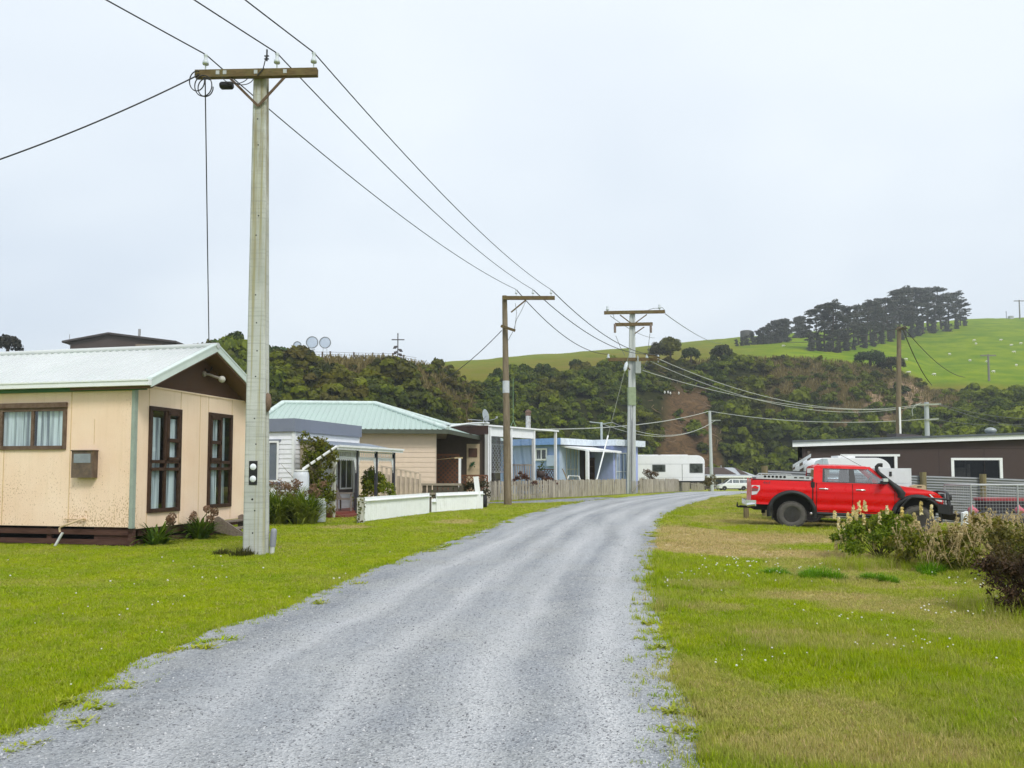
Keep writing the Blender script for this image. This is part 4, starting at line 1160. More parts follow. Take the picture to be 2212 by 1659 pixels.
# ---------------------------------------------------------------- blue flat-roofed house
def blue_house():
    Y0_ = 55.0
    C0 = P(1207, 1040, Y0_); C0.z = 0
    ang = R(38)          # direction of the street front, from +Y towards +X
    H = E('house', 'pale blue house with flat roof and blue fascia behind the paling fence', 'house', C0, R(90) - ang)
    street = WallFrame((0, 0, 0), (1, 0, 0), (0, -1, 0)); end = WallFrame((0, 0, 0), (0, 1, 0), (-1, 0, 0))
    zt = end.px(H, 1200, 961)[1]; zf = end.px(H, 1200, 947)[1]
    xa = street.px(H, 1252, 1000)[0]
    yb = -2.0
    street2 = WallFrame((0, yb, 0), (1, 0, 0), (0, -1, 0))
    xb = street2.px(H, 1325, 1000)[0]; xc = street2.px(H, 1378, 1000)[0]
    blue = mat('blue_wall', (.30, .42, .66), .6, var=.06); pale = mat('pale_blue_wall', (.46, .56, .72), .6, var=.06)
    mb = MB(); mb.bx(.1, xc, .12, 6, 0, zt); mb.bx(0, .1, 0, 6, 0, zt); mb.build('wall', blue, H)
    mb = MB(); mb.bx(.1, xa, .0, .12, 0, zt); mb.build('porch_wall', pale, H)
    mb = MB(); mb.bx(xb, xc, yb, .1, 0, zt); mb.build('bay_wall', mat('lilac_blue_wall', (.40, .47, .78), .6, var=.1), H)
    fasc = mat('blue_fascia', (.20, .36, .68), .5); fp = mat('pale_fascia', (.68, .75, .82), .5)
    mb = MB(); mb.bx(-.45, -.4, -.45, 6.3, zt, zf); mb.build('end_fascia', fasc, H)
    mb = MB(); mb.bx(-.4, xb - .3, -.45, -.40, zt, zf); mb.bx(xb - .35, xc + .4, yb - .45, yb - .4, zt, zf); mb.bx(xb - .35, xb - .3, yb - .4, -.45, zt, zf); mb.bx(xc + .35, xc + .4, yb - .4, 6, zt, zf); mb.build('street_fascia', fp, H)
    mb = MB(); mb.bx(-.4, xc + .35, -.395, 6.3, zt + .02, zf - .05); mb.bx(xb - .295, xc + .345, yb - .395, -.4, zt + .02, zf - .05); mb.build('roof', mat('felt_roof', (.35, .40, .42), .8), H)
    # porch canopy
    zc = zt - .12; xd = xb + .35
    mb = MB(); mb.prism([(xa * .08, -.02, zc + .1), (xa * .08, -2.5, zc - .28), (xa * .08, -2.5, zc - .4), (xa * .08, -.02, zc - .02)], (xd - xa * .08, 0, 0)); mb.build('porch_canopy', WHITE, H)
    px1 = WallFrame((0, -2.3, 0), (1, 0, 0), (0, -1, 0)).px(H, 1223, 1000)[0]
    mb = MB(); px1 = WallFrame((0, -2.3, 0), (1, 0, 0), (0, -1, 0)).px(H, 1269, 1000)[0]; mb.bx(px1 - .1, px1 + .1, -2.4, -2.2, 0, zc - .35); mb.build('porch_post', WHITE, H)
    # dark sheet painting the shade inside the porch, with shelf and door
    mb = MB(); mb.bx(xa + .02, xb - .02, .05, .115, .1, zt - .1); mb.build('porch_shade', mat('porch_dark', (.05, .045, .045), .7, var=.4, scale=1), H)
    mb = MB()
    for z in (.5, 1.0, 1.5, 2.0, 2.5): mb.bx(xb - .75, xb - .08, -.4, .04, z, z + .04)
    mb.bx(xb - .8, xb - .75, -.4, .04, 0, 2.7); mb.bx(xb - .08, xb - .03, -.4, .04, 0, 2.7); mb.build('porch_shelf', mat('shelf_brown', (.12, .07, .045), .7), H)
    # windows
    a0, z1 = end.px(H, 1183, 968); a1, z0 = end.px(H, 1157.5, 995)
    window(H, end, a0, a1, z0, z1, WHITE, (.5,), (), .12, proud=.08, depth=.05, dark=False, curtains=((.5, 1.),), label='small white framed window in the blue end wall')
    mb = MB(); end.box(mb, a0 + .1, a1 - .1, .002, .02, z0 + .1, z1 - .1); mb.build('window_void', VOID, H)
    a0, z1 = end.px(H, 1206, 983); a1, z0 = end.px(H, 1184, 1007); mb = MB(); end.box(mb, a0 + .15, a1, 0, .2, z0, z1); mb.build('meter_box', pale, H)
    a0, z1 = street.px(H, 1222, 966); a1, z0 = street.px(H, 1247, 1040)
    window(H, street, a0, a1, z0, z1, mat('cream_sash', (.60, .58, .50), .6), (.38, .72), (.36,), .08, proud=.07, depth=.04, dark=False, label='cream framed window beside the blue porch')
    a0, z1 = street2.px(H, 1328.5, 977); a1, z0 = street2.px(H, 1353, 1038)
    window(H, street2, a0, a1, z0, z1, mat('pale_sash', (.70, .73, .74), .6), (.3, .68), (.32,), .08, proud=.07, depth=.04, dark=False, label='pale framed bay window next to the big concrete pole')
    # service mast
    mb = MB(); q = P(1299.5, 950, 58); mb.tube([Vector((q.x, q.y, zf - .3)), Vector((q.x, q.y, P(1299, 912, 58).z))], .09, 8)
    zz = P(1299, 913, 58).z; mb.tube([Vector((q.x - .9, q.y, zz + .06)), Vector((q.x + .1, q.y, zz - .06))], .03, 5); mb.tube([Vector((q.x + .9, q.y + .3, zz + .05)), Vector((q.x, q.y, zz - .1))], .02, 5)
    mb.build('service_mast', mat('mast_grey', (.50, .56, .56), .5), H, world=True)
    H['mast'] = (q.x, q.y, zz)
    return H
BLUE = blue_house()

# ---------------------------------------------------------------- dark shed on the right
def dark_shed():
    Y = 34.5
    a, b = P(1735, 1000, Y), P(2420, 1000, Y)
    H = E('shed', 'dark brown monopitch shed with white fascia behind the corrugated iron fence', 'shed', (a.x, Y, -.6))
    f = WallFrame((0, 0, 0), (1, 0, 0), (0, -1, 0)); L = b.x - a.x
    zt = lambda px: P(px, np.interp(px, [1735, 2212], [961, 938]) , Y).z + .6
    brown = mat('shed_brown', (.060, .040, .036), .7, var=.08, scale=1.5, stretch=(1, 1, .4))
    zl, zr = zt(1735), zt(2420)
    w2 = (*sorted((f.px(H, 2054, 1000)[0], f.px(H, 2165, 1000)[0])), f.px(H, 2100, 1046)[1], f.px(H, 2100, 994)[1])
    w1 = (*sorted((f.px(H, 1820, 1000)[0], f.px(H, 1938, 1000)[0])), f.px(H, 1900, 1046)[1], f.px(H, 1900, 986)[1])
    zs = min(zl, zr) - .02
    mb = MB(); f.panels(mb, 0, L, 0, zs, [w1, w2]); mb.prism([(0, 0, zs), (L, 0, zs), (L, 0, zr), (0, 0, zl)], (0, .1, 0))
    mb.prism([(0, .1, 0), (.1, .1, 0), (2.9, 7, 0), (2.8, 7, 0)], (0, 0, zl - .05)); mb.bx(2.8, L, 7, 7.1, 0, zl - .05); mb.build('wall', brown, H)
    mb = MB(); zsj = f.px(H, 2000, 969)[1]; f.box(mb, 0, L, .0, .008, zsj - .012, zsj + .012)
    for k in range(1, 7): f.box(mb, L * k / 7 - .008, L * k / 7 + .008, 0, .005, 0, zsj - .02)
    mb.build('joint_bead', mat('shed_joint', (.035, .024, .022), .7), H)
    k = (zr - zl) / L; x0, x1 = -.55, L
    mb = MB(); mb.prism([(x0, -.28, zl + k * x0 - .08), (x1, -.28, zr - .08), (x1, -.28, zr + .12), (x0, -.28, zl + k * x0 + .12)], (0, .04, 0)); mb.build('fascia', WHITE_SHEEN, H)
    mb = MB(); mb.prism([(x0 - .05, -.36, zl + k * x0 + .125), (x1, -.36, zr + .125), (x1, -.36, zr + .22), (x0 - .05, -.36, zl + k * x0 + .2)], (2.95, 7.6, 0)); mb.build('roof', mat('shed_roof', (.10, .115, .13), .5), H)
    for w in (w1, w2):
        fr = MB(); fw = .1
        f.box(fr, w[0], w[0] + fw * 1.3, -.05, .03, w[2], w[3]); f.box(fr, w[1] - fw * 1.3, w[1], -.05, .03, w[2], w[3]); f.box(fr, w[0] - .1 * (w is w1), w[1] + .12 * (w is w1), -.05, .035, w[3], w[3] + fw)
        fo = fr.build('window', WHITE_SHEEN, H)
        g = MB(); g.quad(*[f.p(q, -.02, z) for q, z in ((w[0], w[2]), (w[1], w[2]), (w[1], w[3]), (w[0], w[3]))]); g.build('pane', glassmat('shed_glass', (.5, .52, .52), .03), fo)
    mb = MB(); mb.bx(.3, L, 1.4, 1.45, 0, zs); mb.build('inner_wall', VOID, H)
    # items inside, on the sill
    mb = MB(); xw = w2[0]; mb.bx(xw + .3, xw + .9, .4, .7, w2[2], w2[2] + .75); mb.bx(xw + .95, xw + 1.1, .4, .6, w2[2], w2[2] + .9); mb.build('stored_boxes', mat('stored_grey', (.10, .09, .08), .8, var=.4), H)
    # turbine vent and low box on the roof
    q = P(2140, 934, Y + 1.5); q2 = W2L(H, q); mb = MB()
    zc = zl + k * q2.x + .2
    mb.lathe((q2.x, q2.y, zc), [(.13, -.1), (.13, .06), (.22, .12), (.25, .2), (.22, .28), (.12, .34), (.001, .36)], 14); mb.build('turbine_vent', mat('galv_vent', (.34, .38, .38), .45, .3, var=.25, scale=12), H)
    q = W2L(H, P(1967, 940, Y + 6)); mb = MB(); mb.prism([(q.x - .75, q.y, 2.6), (q.x + .7, q.y, 2.6), (q.x + .6, q.y, q.z + .0), (q.x - .75, q.y, q.z + .1)], (0, 1, 0)); mb.build('roof_box', mat('roof_box', (.10, .09, .09), .7), H)
    return H
SHED = dark_shed()

# ---------------------------------------------------------------- far houses
def far_house():
    Y = 150; g = float(gz(60, Y)) - .4
    a = P(1519, 1050, Y); b = P(1626, 1050, Y)
    H = E('house', 'low far house with brown and pale panelled roof behind the white van', 'house', (a.x, Y, g))
    L = b.x - a.x; z = lambda py: P(1560, py, Y).z - g
    zw = z(1026)
    mb = MB(); mb.bx(.3, L - .6, .8, 8, 0, zw - .3); mb.build('wall', mat('far_wall', (.34, .28, .23), .7), H)
    mb = MB()
    mb.prism([(-1.5, -.6, zw - .2), (L + .5, -.6, zw - .25), (L - 2.6, 4.2, z(1011)), (-1.5, 4.2, z(1011))], (0, 0, .12)); mb.prism([(-1.5, 9, zw - .3), (L + .5, 9, zw - .3), (L - 2.6, 4.2, z(1011)), (-1.5, 4.2, z(1011))], (0, 0, .12))
    mb.prism([(L + .5, -.6, zw - .25), (L + .5, 9, zw - .3), (L - 2.6, 4.2, z(1011))], (0, 0, .12))
    rf = mb.build('roof', mat('far_roof_pale', (.44, .47, .50), .6), H)
    mb = MB()
    for x0, x1, s0, s1 in ((-1.3, 5.6, .12, .95), (7.3, 7.9, .1, .98)):
        f = lambda s: (-.6 + 4.8 * s, zw - .2 + (z(1011) - zw + .2) * s + .15)
        mb.prism([(x0, f(s0)[0], f(s0)[1]), (x1 + .9, f(s0)[0], f(s0)[1]), (x1 - .4, f(s1)[0], f(s1)[1]), (x0, f(s1)[0], f(s1)[1])], (0, 0, .03))
    mb.build('roof_panel', mat('far_roof_brown', (.07, .045, .035), .6), rf)
    mb = MB(); mb.bx(-1.2, L + .3, -1.0, -.7, zw - .5, zw - .2); mb.build('fascia', WHITE, H)
    for x in (.6, 2.6, 5.2, 6.9): 
        mb = MB(); mb.bx(x, x + 1.2, .72, .79, .6, zw - .9); fo = mb.build('window', mat('far_window', (.03, .035, .035), .2), H)
        mb = MB(); mb.bx(x - .12, x, .69, .79, .5, zw - .8); mb.bx(x + 1.2, x + 1.32, .69, .79, .5, zw - .8); mb.build('window_frame', WHITE, fo)
    for x in (1.7, 7.6, 8.7): mb = MB(); mb.bx(x, x + .16, -.9, -.74, 0, zw - .5); mb.build('porch_post', WHITE, H)
    mb = MB(); mb.tube([(4.6, 4, z(1013)), (4.6, 4, z(1005))], .14, 8); mb.build('flue', mat('flue_grey', (.3, .3, .3), .6), H)
far_house()
def hill_house():
    Yd = 121; a, b = P(138, 742, Yd), P(383, 742, Yd)
    zb = a.z - 4.5; L = b.x - a.x
    H = E('house', 'brown low gabled house on the hilltop above the cream house roof', 'house', (a.x, Yd, zb))
    zr = P(240, 719, Yd).z - zb; ze = P(140, 738, Yd).z - zb
    xr = P(238, 719, Yd).x - a.x
    mb = MB(); mb.prism([(1.0, 0, 0), (L - .8, 0, 0), (L - .8, 0, ze - .1), (xr, 0, zr - .3), (1.0, 0, ze - .1)], (0, 9, 0)); mb.build('wall', mat('hill_house_wall', (.075, .055, .05), .8), H)
    mb = MB()
    mb.prism([(0, -.6, ze - .25), (0, -.6, ze + .05), (xr, -.6, zr), (xr, -.6, zr - .28)], (0, 10, 0)); mb.prism([(xr + .001, -.6, zr - .28), (xr + .001, -.6, zr), (L, -.6, ze + .05), (L, -.6, ze - .25)], (0, 10, 0)); rf = mb.build('roof', mat('hill_house_roof', (.06, .05, .05), .7), H)
    q = P(301, 725, Yd + 2); mb = MB(); mb.tube([(q.x - a.x, 2, zr - 1.2), (q.x - a.x, 2, P(301, 711, Yd + 2).z - zb)], .2, 8); mb.build('flue', mat('flue_grey2', (.33, .33, .33), .5), rf)
    mb = MB(); mb.bx(L - 6.6, L - 2.4, -.02, 0, zr - 3.3, ze - .4); mb.build('window', mat('hill_window', (.24, .19, .15), .5), H)
    q = P(150, 735, Yd + 2); mb = MB(); mb.tube([(q.x - a.x, 2, ze - .3), (q.x - a.x, 2, P(151, 722, Yd + 2).z - zb)], .05, 5); mb.build('aerial', mat('aerial_grey', (.35, .35, .35), .5), H)
hill_house()
# ================================================================ POLES, CABLES, FENCES
def ordn(i): return ['first', 'second', 'third', 'fourth', 'fifth', 'sixth', 'seventh', 'eighth', 'ninth', 'tenth', 'eleventh', 'twelfth', 'thirteenth', 'fourteenth', 'fifteenth', 'sixteenth', 'seventeenth', 'eighteenth', 'nineteenth', 'twentieth', 'twenty-first', 'twenty-second', 'twenty-third', 'twenty-fourth', 'twenty-fifth', 'twenty-sixth', 'twenty-seventh', 'twenty-eighth', 'twenty-ninth', 'thirtieth', 'thirty-first', 'thirty-second', 'thirty-third', 'thirty-fourth', 'thirty-fifth', 'thirty-sixth'][i]
CABLE = mat('black_cable', (.02, .02, .022), .5, var=.05)
GREYCABLE = mat('grey_cable', (.16, .17, .165), .5, var=.1)
PALECABLE = mat('pale_cable', (.46, .48, .45), .5, var=.1)
ARM = wood('crossarm_timber', (.075, .05, .022), (.19, .135, .06), (2, 10, 10), 2.5, .85, .3, dirt=(.16, .15, .06), damt=.5)
PORC = mat('porcelain', (.55, .60, .64), .2, var=.05)
def concrete_pole_mat():
    m, nt = nt_new('pole_concrete')
    v = coords(nt, 'Object', (1, 1, 1)); n1 = noise(nt, v, 1.2, 5, .6)
    c = mixc(nt, maprange(nt, n1, .3, .7), (.38, .40, .365), (.56, .575, .545))
    st = noise(nt, coords(nt, 'Object', (14, 14, .22)), 1.0, 4, .6)
    c = mixc(nt, maprange(nt, st, .50, .64, 0, .75), c, (.31, .285, .14))
    sp = nt.nodes.new('ShaderNodeSeparateXYZ'); tc = nt.nodes.new('ShaderNodeTexCoord'); nt.links.new(tc.outputs['Object'], sp.inputs[0])
    hi = maprange(nt, sp.outputs[2], 4.5, 9.4, 0, .85)
    n2 = noise(nt, coords(nt, 'Object', (5, 5, .9)), 1.3, 5, .65)
    mm = nd(nt, 'ShaderNodeMath', operation='MULTIPLY'); nt.links.new(hi, mm.inputs[0]); nt.links.new(maprange(nt, n2, .38, .6), mm.inputs[1])
    c = mixc(nt, mm.outputs[0], c, (.20, .16, .075))
    rg = noise(nt, coords(nt, 'Object', (.8, .8, 26)), 1.0, 3, .6)
    c = mixc(nt, maprange(nt, rg, .52, .66, 0, .5), c, (.24, .25, .22))
    finish(nt, m, c, .85, 0, .2, rg, .35, .01)
    return m
CONC = concrete_pole_mat()
def insulator(mb, p):
    mb.lathe(p, [(.012, -.13), (.012, 0), (.06, .0), (.062, .03), (.05, .07), (.032, .1), (.035, .13), (.03, .16), (.045, .18), (.03, .21), (.001, .22)], 10)

def near_pole():
    B = G(553, 1200); B = Vector((B.x, B.y, 0))
    yaw = R(-2)
    H = E('utility_pole', 'tall grooved concrete power pole nearest the camera, beside the cream house', 'utility pole', B, yaw)
    top = P(564, 172, B.y); h = top.z + .18
    lean = (top.x - B.x) / h
    # I-section with a shallow recess on both narrow sides
    rows = []
    for i in range(25):
        s = i / 24; z = -.3 + (h + .3) * s; w = .215 * (1 - s) + .128 * s; d = .16 * (1 - s) + .10 * s; cx = lean * max(0, z) ; c = .03
        pr = [(-w + c, -d), (w - c, -d), (w, -d + c), (w, -d * .45), (w - .035, -d * .3), (w - .035, d * .3), (w, d * .45), (w, d - c), (w - c, d), (-w + c, d), (-w, d - c), (-w, d * .45), (-w + .035, d * .3), (-w + .035, -d * .3), (-w, -d * .45), (-w, -d + c)]
        rows.append([Vector((cx + a, b, z)) for a, b in pr + pr[:1]])
    mb = MB(); mb.grid(rows, smooth=False); mb.add(rows[-1][:16], [tuple(range(16))])
    mb.build('shaft', CONC, H)
    # bolt holes
    for py in (262, 318, 470, 512, 640, 700, 760, 815, 905, 960, 1078, 1102, 1150):
        q = P(556, py, B.y); q = W2L(H, q); z = q.z; s = z / h; d = .16 * (1 - s) + .10 * s
        r = .014 if py not in (1078,) else .02
        mb = MB(); mb.lathe((lean * z + random.uniform(-.03, .03), -d - .002, z), [(.000001, 0), (r, 0), (r, .004), (.000001, .004)], 8, 'y'); mb.build('bolt_hole', mat('hole_dark', (.015, .015, .012), .9), H)
    # reflector plate
    z0, z1 = W2L(H, P(550, 1047, B.y)).z, W2L(H, P(550, 996, B.y)).z; zc = (z0 + z1) / 2; d = .16 - .06 * zc / h
    xs = lean * zc - .015
    mb = MB(); mb.bx(xs - .08, xs + .08, -d - .012, -d - .003, z0, z1); pl = mb.build('reflector_plate', mat('plate_black', (.012, .012, .012), .5), H)
    for zz in (zc + .115, zc - .115):
        mb = MB(); mb.lathe((xs, -d - .017, zz), [(.001, 0), (.06, 0), (.062, .004), (.001, .0045)], 20, 'y'); mb.build('reflector', mat('reflector_white', (.78, .82, .86), .3), pl)
    # crossarm and fittings
    L0, L1 = P(430, 167, B.y), P(693, 166, B.y)
    A = W2L(H, L0); Bq = W2L(H, L1); za = W2L(H, P(564, 169.5, B.y)).z; ya = -.19
    x0, x1 = A.x, Bq.x
    mb = MB(); mb.bx(x0, x1, ya - .055, ya + .055, za - .075, za + .075); ca = mb.build('crossarm', ARM, H)
    mb = MB()
    for x in (x0 + .46, x0 + .60, lean * za - .02, lean * za + .56): mb.bx(x - .035, x + .035, ya - .062, ya - .0555, za - .03, za + .045)
    mb.build('bolt_plate', mat('galv_plate', (.45, .47, .46), .5, .2), ca)
    xb = lean * za
    zb = W2L(H, P(564, 236, B.y)).z
    for sg in (-1, 1):
        mb = MB(); mb.bar((xb + sg * .55, ya - .02, za - .085), (xb + .0, -.14, zb), .05, .014, up=(0, 1, 0)); mb.build('brace', wood('brace_rust', (.10, .06, .035), (.17, .12, .08), (5, 5, 5), 2, .8), H)
    ins = []
    for px in (444, 600, 680):
        x = W2L(H, P(px, 150, B.y - .15)).x; mb = MB(); p = Vector((x, ya, za + .075 + .13)); insulator(mb, p)
        mb.build('insulator', PORC, H); ins.append(MW[H.name] @ (p + Vector((0, 0, .2))))
    # cable box, loops and jumpers under the arm
    q = W2L(H, P(488, 183, B.y - .2)); mb = MB(); mb.tube([(q.x - .13, ya, q.z), (q.x - .10, ya, q.z), (q.x + .10, ya, q.z), (q.x + .13, ya, q.z)], [.05, .075, .075, .05], 10); mb.build('cable_joint', mat('joint_black', (.01, .01, .011), .6), H)
    mb = MB(); rr = np.random.default_rng(4)
    def loop(c, rx, rz, a0, a1, r=.011, yy=ya - .09):
        mb.tube([Vector((c.x + rx * math.cos(a0 + (a1 - a0) * t / 22), yy, c.z + rz * math.sin(a0 + (a1 - a0) * t / 22))) for t in range(23)], r, 6)
    loop(W2L(H, P(437, 188, B.y)), .15, .20, R(75), R(380)); loop(W2L(H, P(452, 200, B.y)), .17, .21, R(40), R(395), yy=ya - .12); loop(W2L(H, P(456, 203, B.y)), .15, .18, R(60), R(365), yy=ya - .1)
    loop(W2L(H, P(520, 178, B.y)), .26, .16, R(190), R(345), .008); loop(W2L(H, P(535, 182, B.y)), .22, .15, R(185), R(350), .008)
    q = W2L(H, P(586, 130, B.y)); mb.tube([(q.x - .18, ya - .07, za - .08), (q.x - .06, ya - .08, za + .05), (q.x, ya - .05, q.z)], .01, 6); mb.tube([(q.x, ya - .05, q.z - .15), (q.x, ya - .05, q.z + .08)], .016, 6)
    for dz in (0, -.06): mb.tube([(q.x - .05, ya - .05, q.z - .05 + dz), (q.x + .04, ya - .05, q.z - .05 + dz)], .014, 5)
    mb.build('jumper_loop', CABLE, H)
    # oval fitting on the hidden side
    q = W2L(H, P(579, 870, B.y + .1)); mb = MB(); mb.lathe((q.x + .03, .0, q.z), [(.001, -.19), (.05, -.15), (.075, -.05), (.075, .06), (.05, .15), (.001, .19)], 10); mb.build('cable_hood', mat('hood_rust', (.18, .12, .08), .7, var=.4), H)
    H['ins'] = [tuple(p) for p in ins]
    return H, ins, MW[H.name] @ Vector((x0 + .1, ya - .05, za - .02)), MW[H.name] @ Vector((x0 + .22, ya - .07, za - .1)), B
POLE1, INS1, ARM_L, ARM_V, PB1 = near_pole()

def tuft_mesh(name, c, n, h, spread, m, seed=0, wid=.012, lean=.5, loc=None, thin=.15, lobes=1, **kw):
    r = np.random.default_rng(seed); V = []
    lb = [(0, 0, 1.)] + [(r.normal(0, spread * .9), r.normal(0, spread * .7), r.uniform(.45, .8)) for _ in range(lobes - 1)]
    for i in range(n):
        ox, oy, k = lb[r.integers(len(lb))]
        a = r.uniform(0, 6.28); q = math.sqrt(r.uniform(0, 1)); d = spread * k * q; base = np.array([c[0] + ox + d * math.cos(a), c[1] + oy + d * math.sin(a), c[2]])
        hh = h * k * r.uniform(.45, 1.15) * (1 - .45 * q * q); l = lean * hh * r.uniform(.3, 1.2) * (.4 + q); a2 = a + r.normal(0, .7)
        dr = np.array([math.cos(a2), math.sin(a2), 0]); sd = np.array([-dr[1], dr[0], 0]) * wid * r.uniform(.6, 1.3)
        p1 = base + dr * l * .35 + [0, 0, hh * .6]; p2 = base + dr * l + [0, 0, hh * (.95 - .25 * lean)]
        V += [base - sd, base + sd, p1 + sd * .8, p1 - sd * .8, p1 - sd * .8, p1 + sd * .8, p2 + sd * thin, p2 - sd * thin]
    return npmesh(name, np.array(V), np.arange(len(V)).reshape(-1, 4), m, loc=loc, **kw)
tuft_mesh('grass_tuft', PB1 + Vector((-.16, -.24, 0)), 620, .26, .24, leafmat('rank_grass', (.05, .06, .012), (.13, .12, .03)), 2, .007, .7, lobes=3, loc=tuple(PB1 + Vector((-.16, -.24, 0))), label='dark rank grass tuft at the foot of the nearest concrete pole', cat='grass tuft')

def bollard():
    B = G(587, 1199); H = E('marker_post', 'leaning grey plastic cable marker with white base beside the concrete pole', 'marker post', B, 0, rot=(0, R(4), 0))
    t = P(591, 1141, B.y).z
    mb = MB(); mb.tube([(0, 0, -.1), (0, 0, .17)], .045, 14); mb.build('base', mat('marker_white', (.60, .62, .60), .6, dirt=(.25, .25, .12), damt=.5), H)
    mb = MB(); mb.lathe((0, 0, 0), [(.058, .165), (.06, .2), (.06, t - .07), (.055, t - .035), (.038, t - .01), (.001, t)], 16); mb.build('sleeve', mat('marker_grey', (.27, .28, .33), .5, var=.08), H)
bollard()

def pole_two():
    B = G(1097, 1091); H = E('utility_pole', 'round timber power pole with one sided crossarm at the end of the grass tongue', 'utility pole', B)
    t = W2L(H, P(1090, 639, B.y)); h = t.z; lean = t.x / h
    mb = MB(); mb.tube([(lean * z, 0, z) for z in (-.2, 0, h * .25, h * .5, h * .75, h)], [.205, .2, .185, .165, .145, .125], 14); mb.build('shaft', wood('pole_timber', (.13, .10, .065), (.27, .22, .15), (9, 9, .5), 1.6, .9, .1, dirt=(.09, .07, .03), damt=.6), H)
    z0, z1 = W2L(H, P(1092, 849, B.y)).z, W2L(H, P(1092, 823, B.y)).z
    mb = MB(); zc = (z0 + z1) / 2; rr_ = .2 - .075 * zc / h + .012; mb.lathe((lean * zc, 0, 0), [(rr_, z0), (rr_ - .004, z1)], 14); mb.build('metal_band', mat('band_zinc', (.52, .55, .57), .5), H)
    a, b = W2L(H, P(1085, 645.5, B.y)), W2L(H, P(1198, 642.5, B.y))
    mb = MB(); mb.bx(a.x, b.x, -.25, -.13, a.z - .09, a.z + .09); mb.build('crossarm', ARM, H)
    p, q = W2L(H, P(1104, 676, B.y)), W2L(H, P(1136, 650, B.y)); mb = MB(); mb.bar((p.x, -.16, p.z), (q.x, -.2, q.z), .07, .03, up=(0, 1, 0)); mb.build('brace', ARM, H)
    p, q = W2L(H, P(1083, 706, B.y)), W2L(H, P(1112, 718, B.y)); mb = MB(); mb.bar((p.x, -.2, p.z), (q.x, -.5, q.z - .0), .13, .13); mb.build('short_arm', ARM, H)
    ins = []
    for px in (1115, 1151, 1190):
        x = W2L(H, P(px, 640, B.y)).x; mb = MB(); pp = Vector((x, -.19, a.z + .22)); insulator(mb, pp); mb.build('insulator', PORC, H); ins.append(MW[H.name] @ (pp + Vector((0, 0, .2))))
    mb = MB(); pl = [W2L(H, P(*c, B.y - .2)) for c in ((1113, 655), (1116, 675), (1113, 700), (1112, 715))]; mb.tube(pl, .012, 5)
    pl = [W2L(H, P(*c, B.y - .2)) for c in ((1136, 650), (1126, 672), (1116, 690), (1110, 712), (1098, 735))]; mb.tube(pl, .012, 5); mb.build('jumper_loop', GREYCABLE, H)
    return H, ins, MW[H.name] @ Vector((W2L(H, P(1084, 716, B.y)).x, -.25, W2L(H, P(1084, 716, B.y)).z)), B
POLE2, INS2, ARM2, PB2 = pole_two()

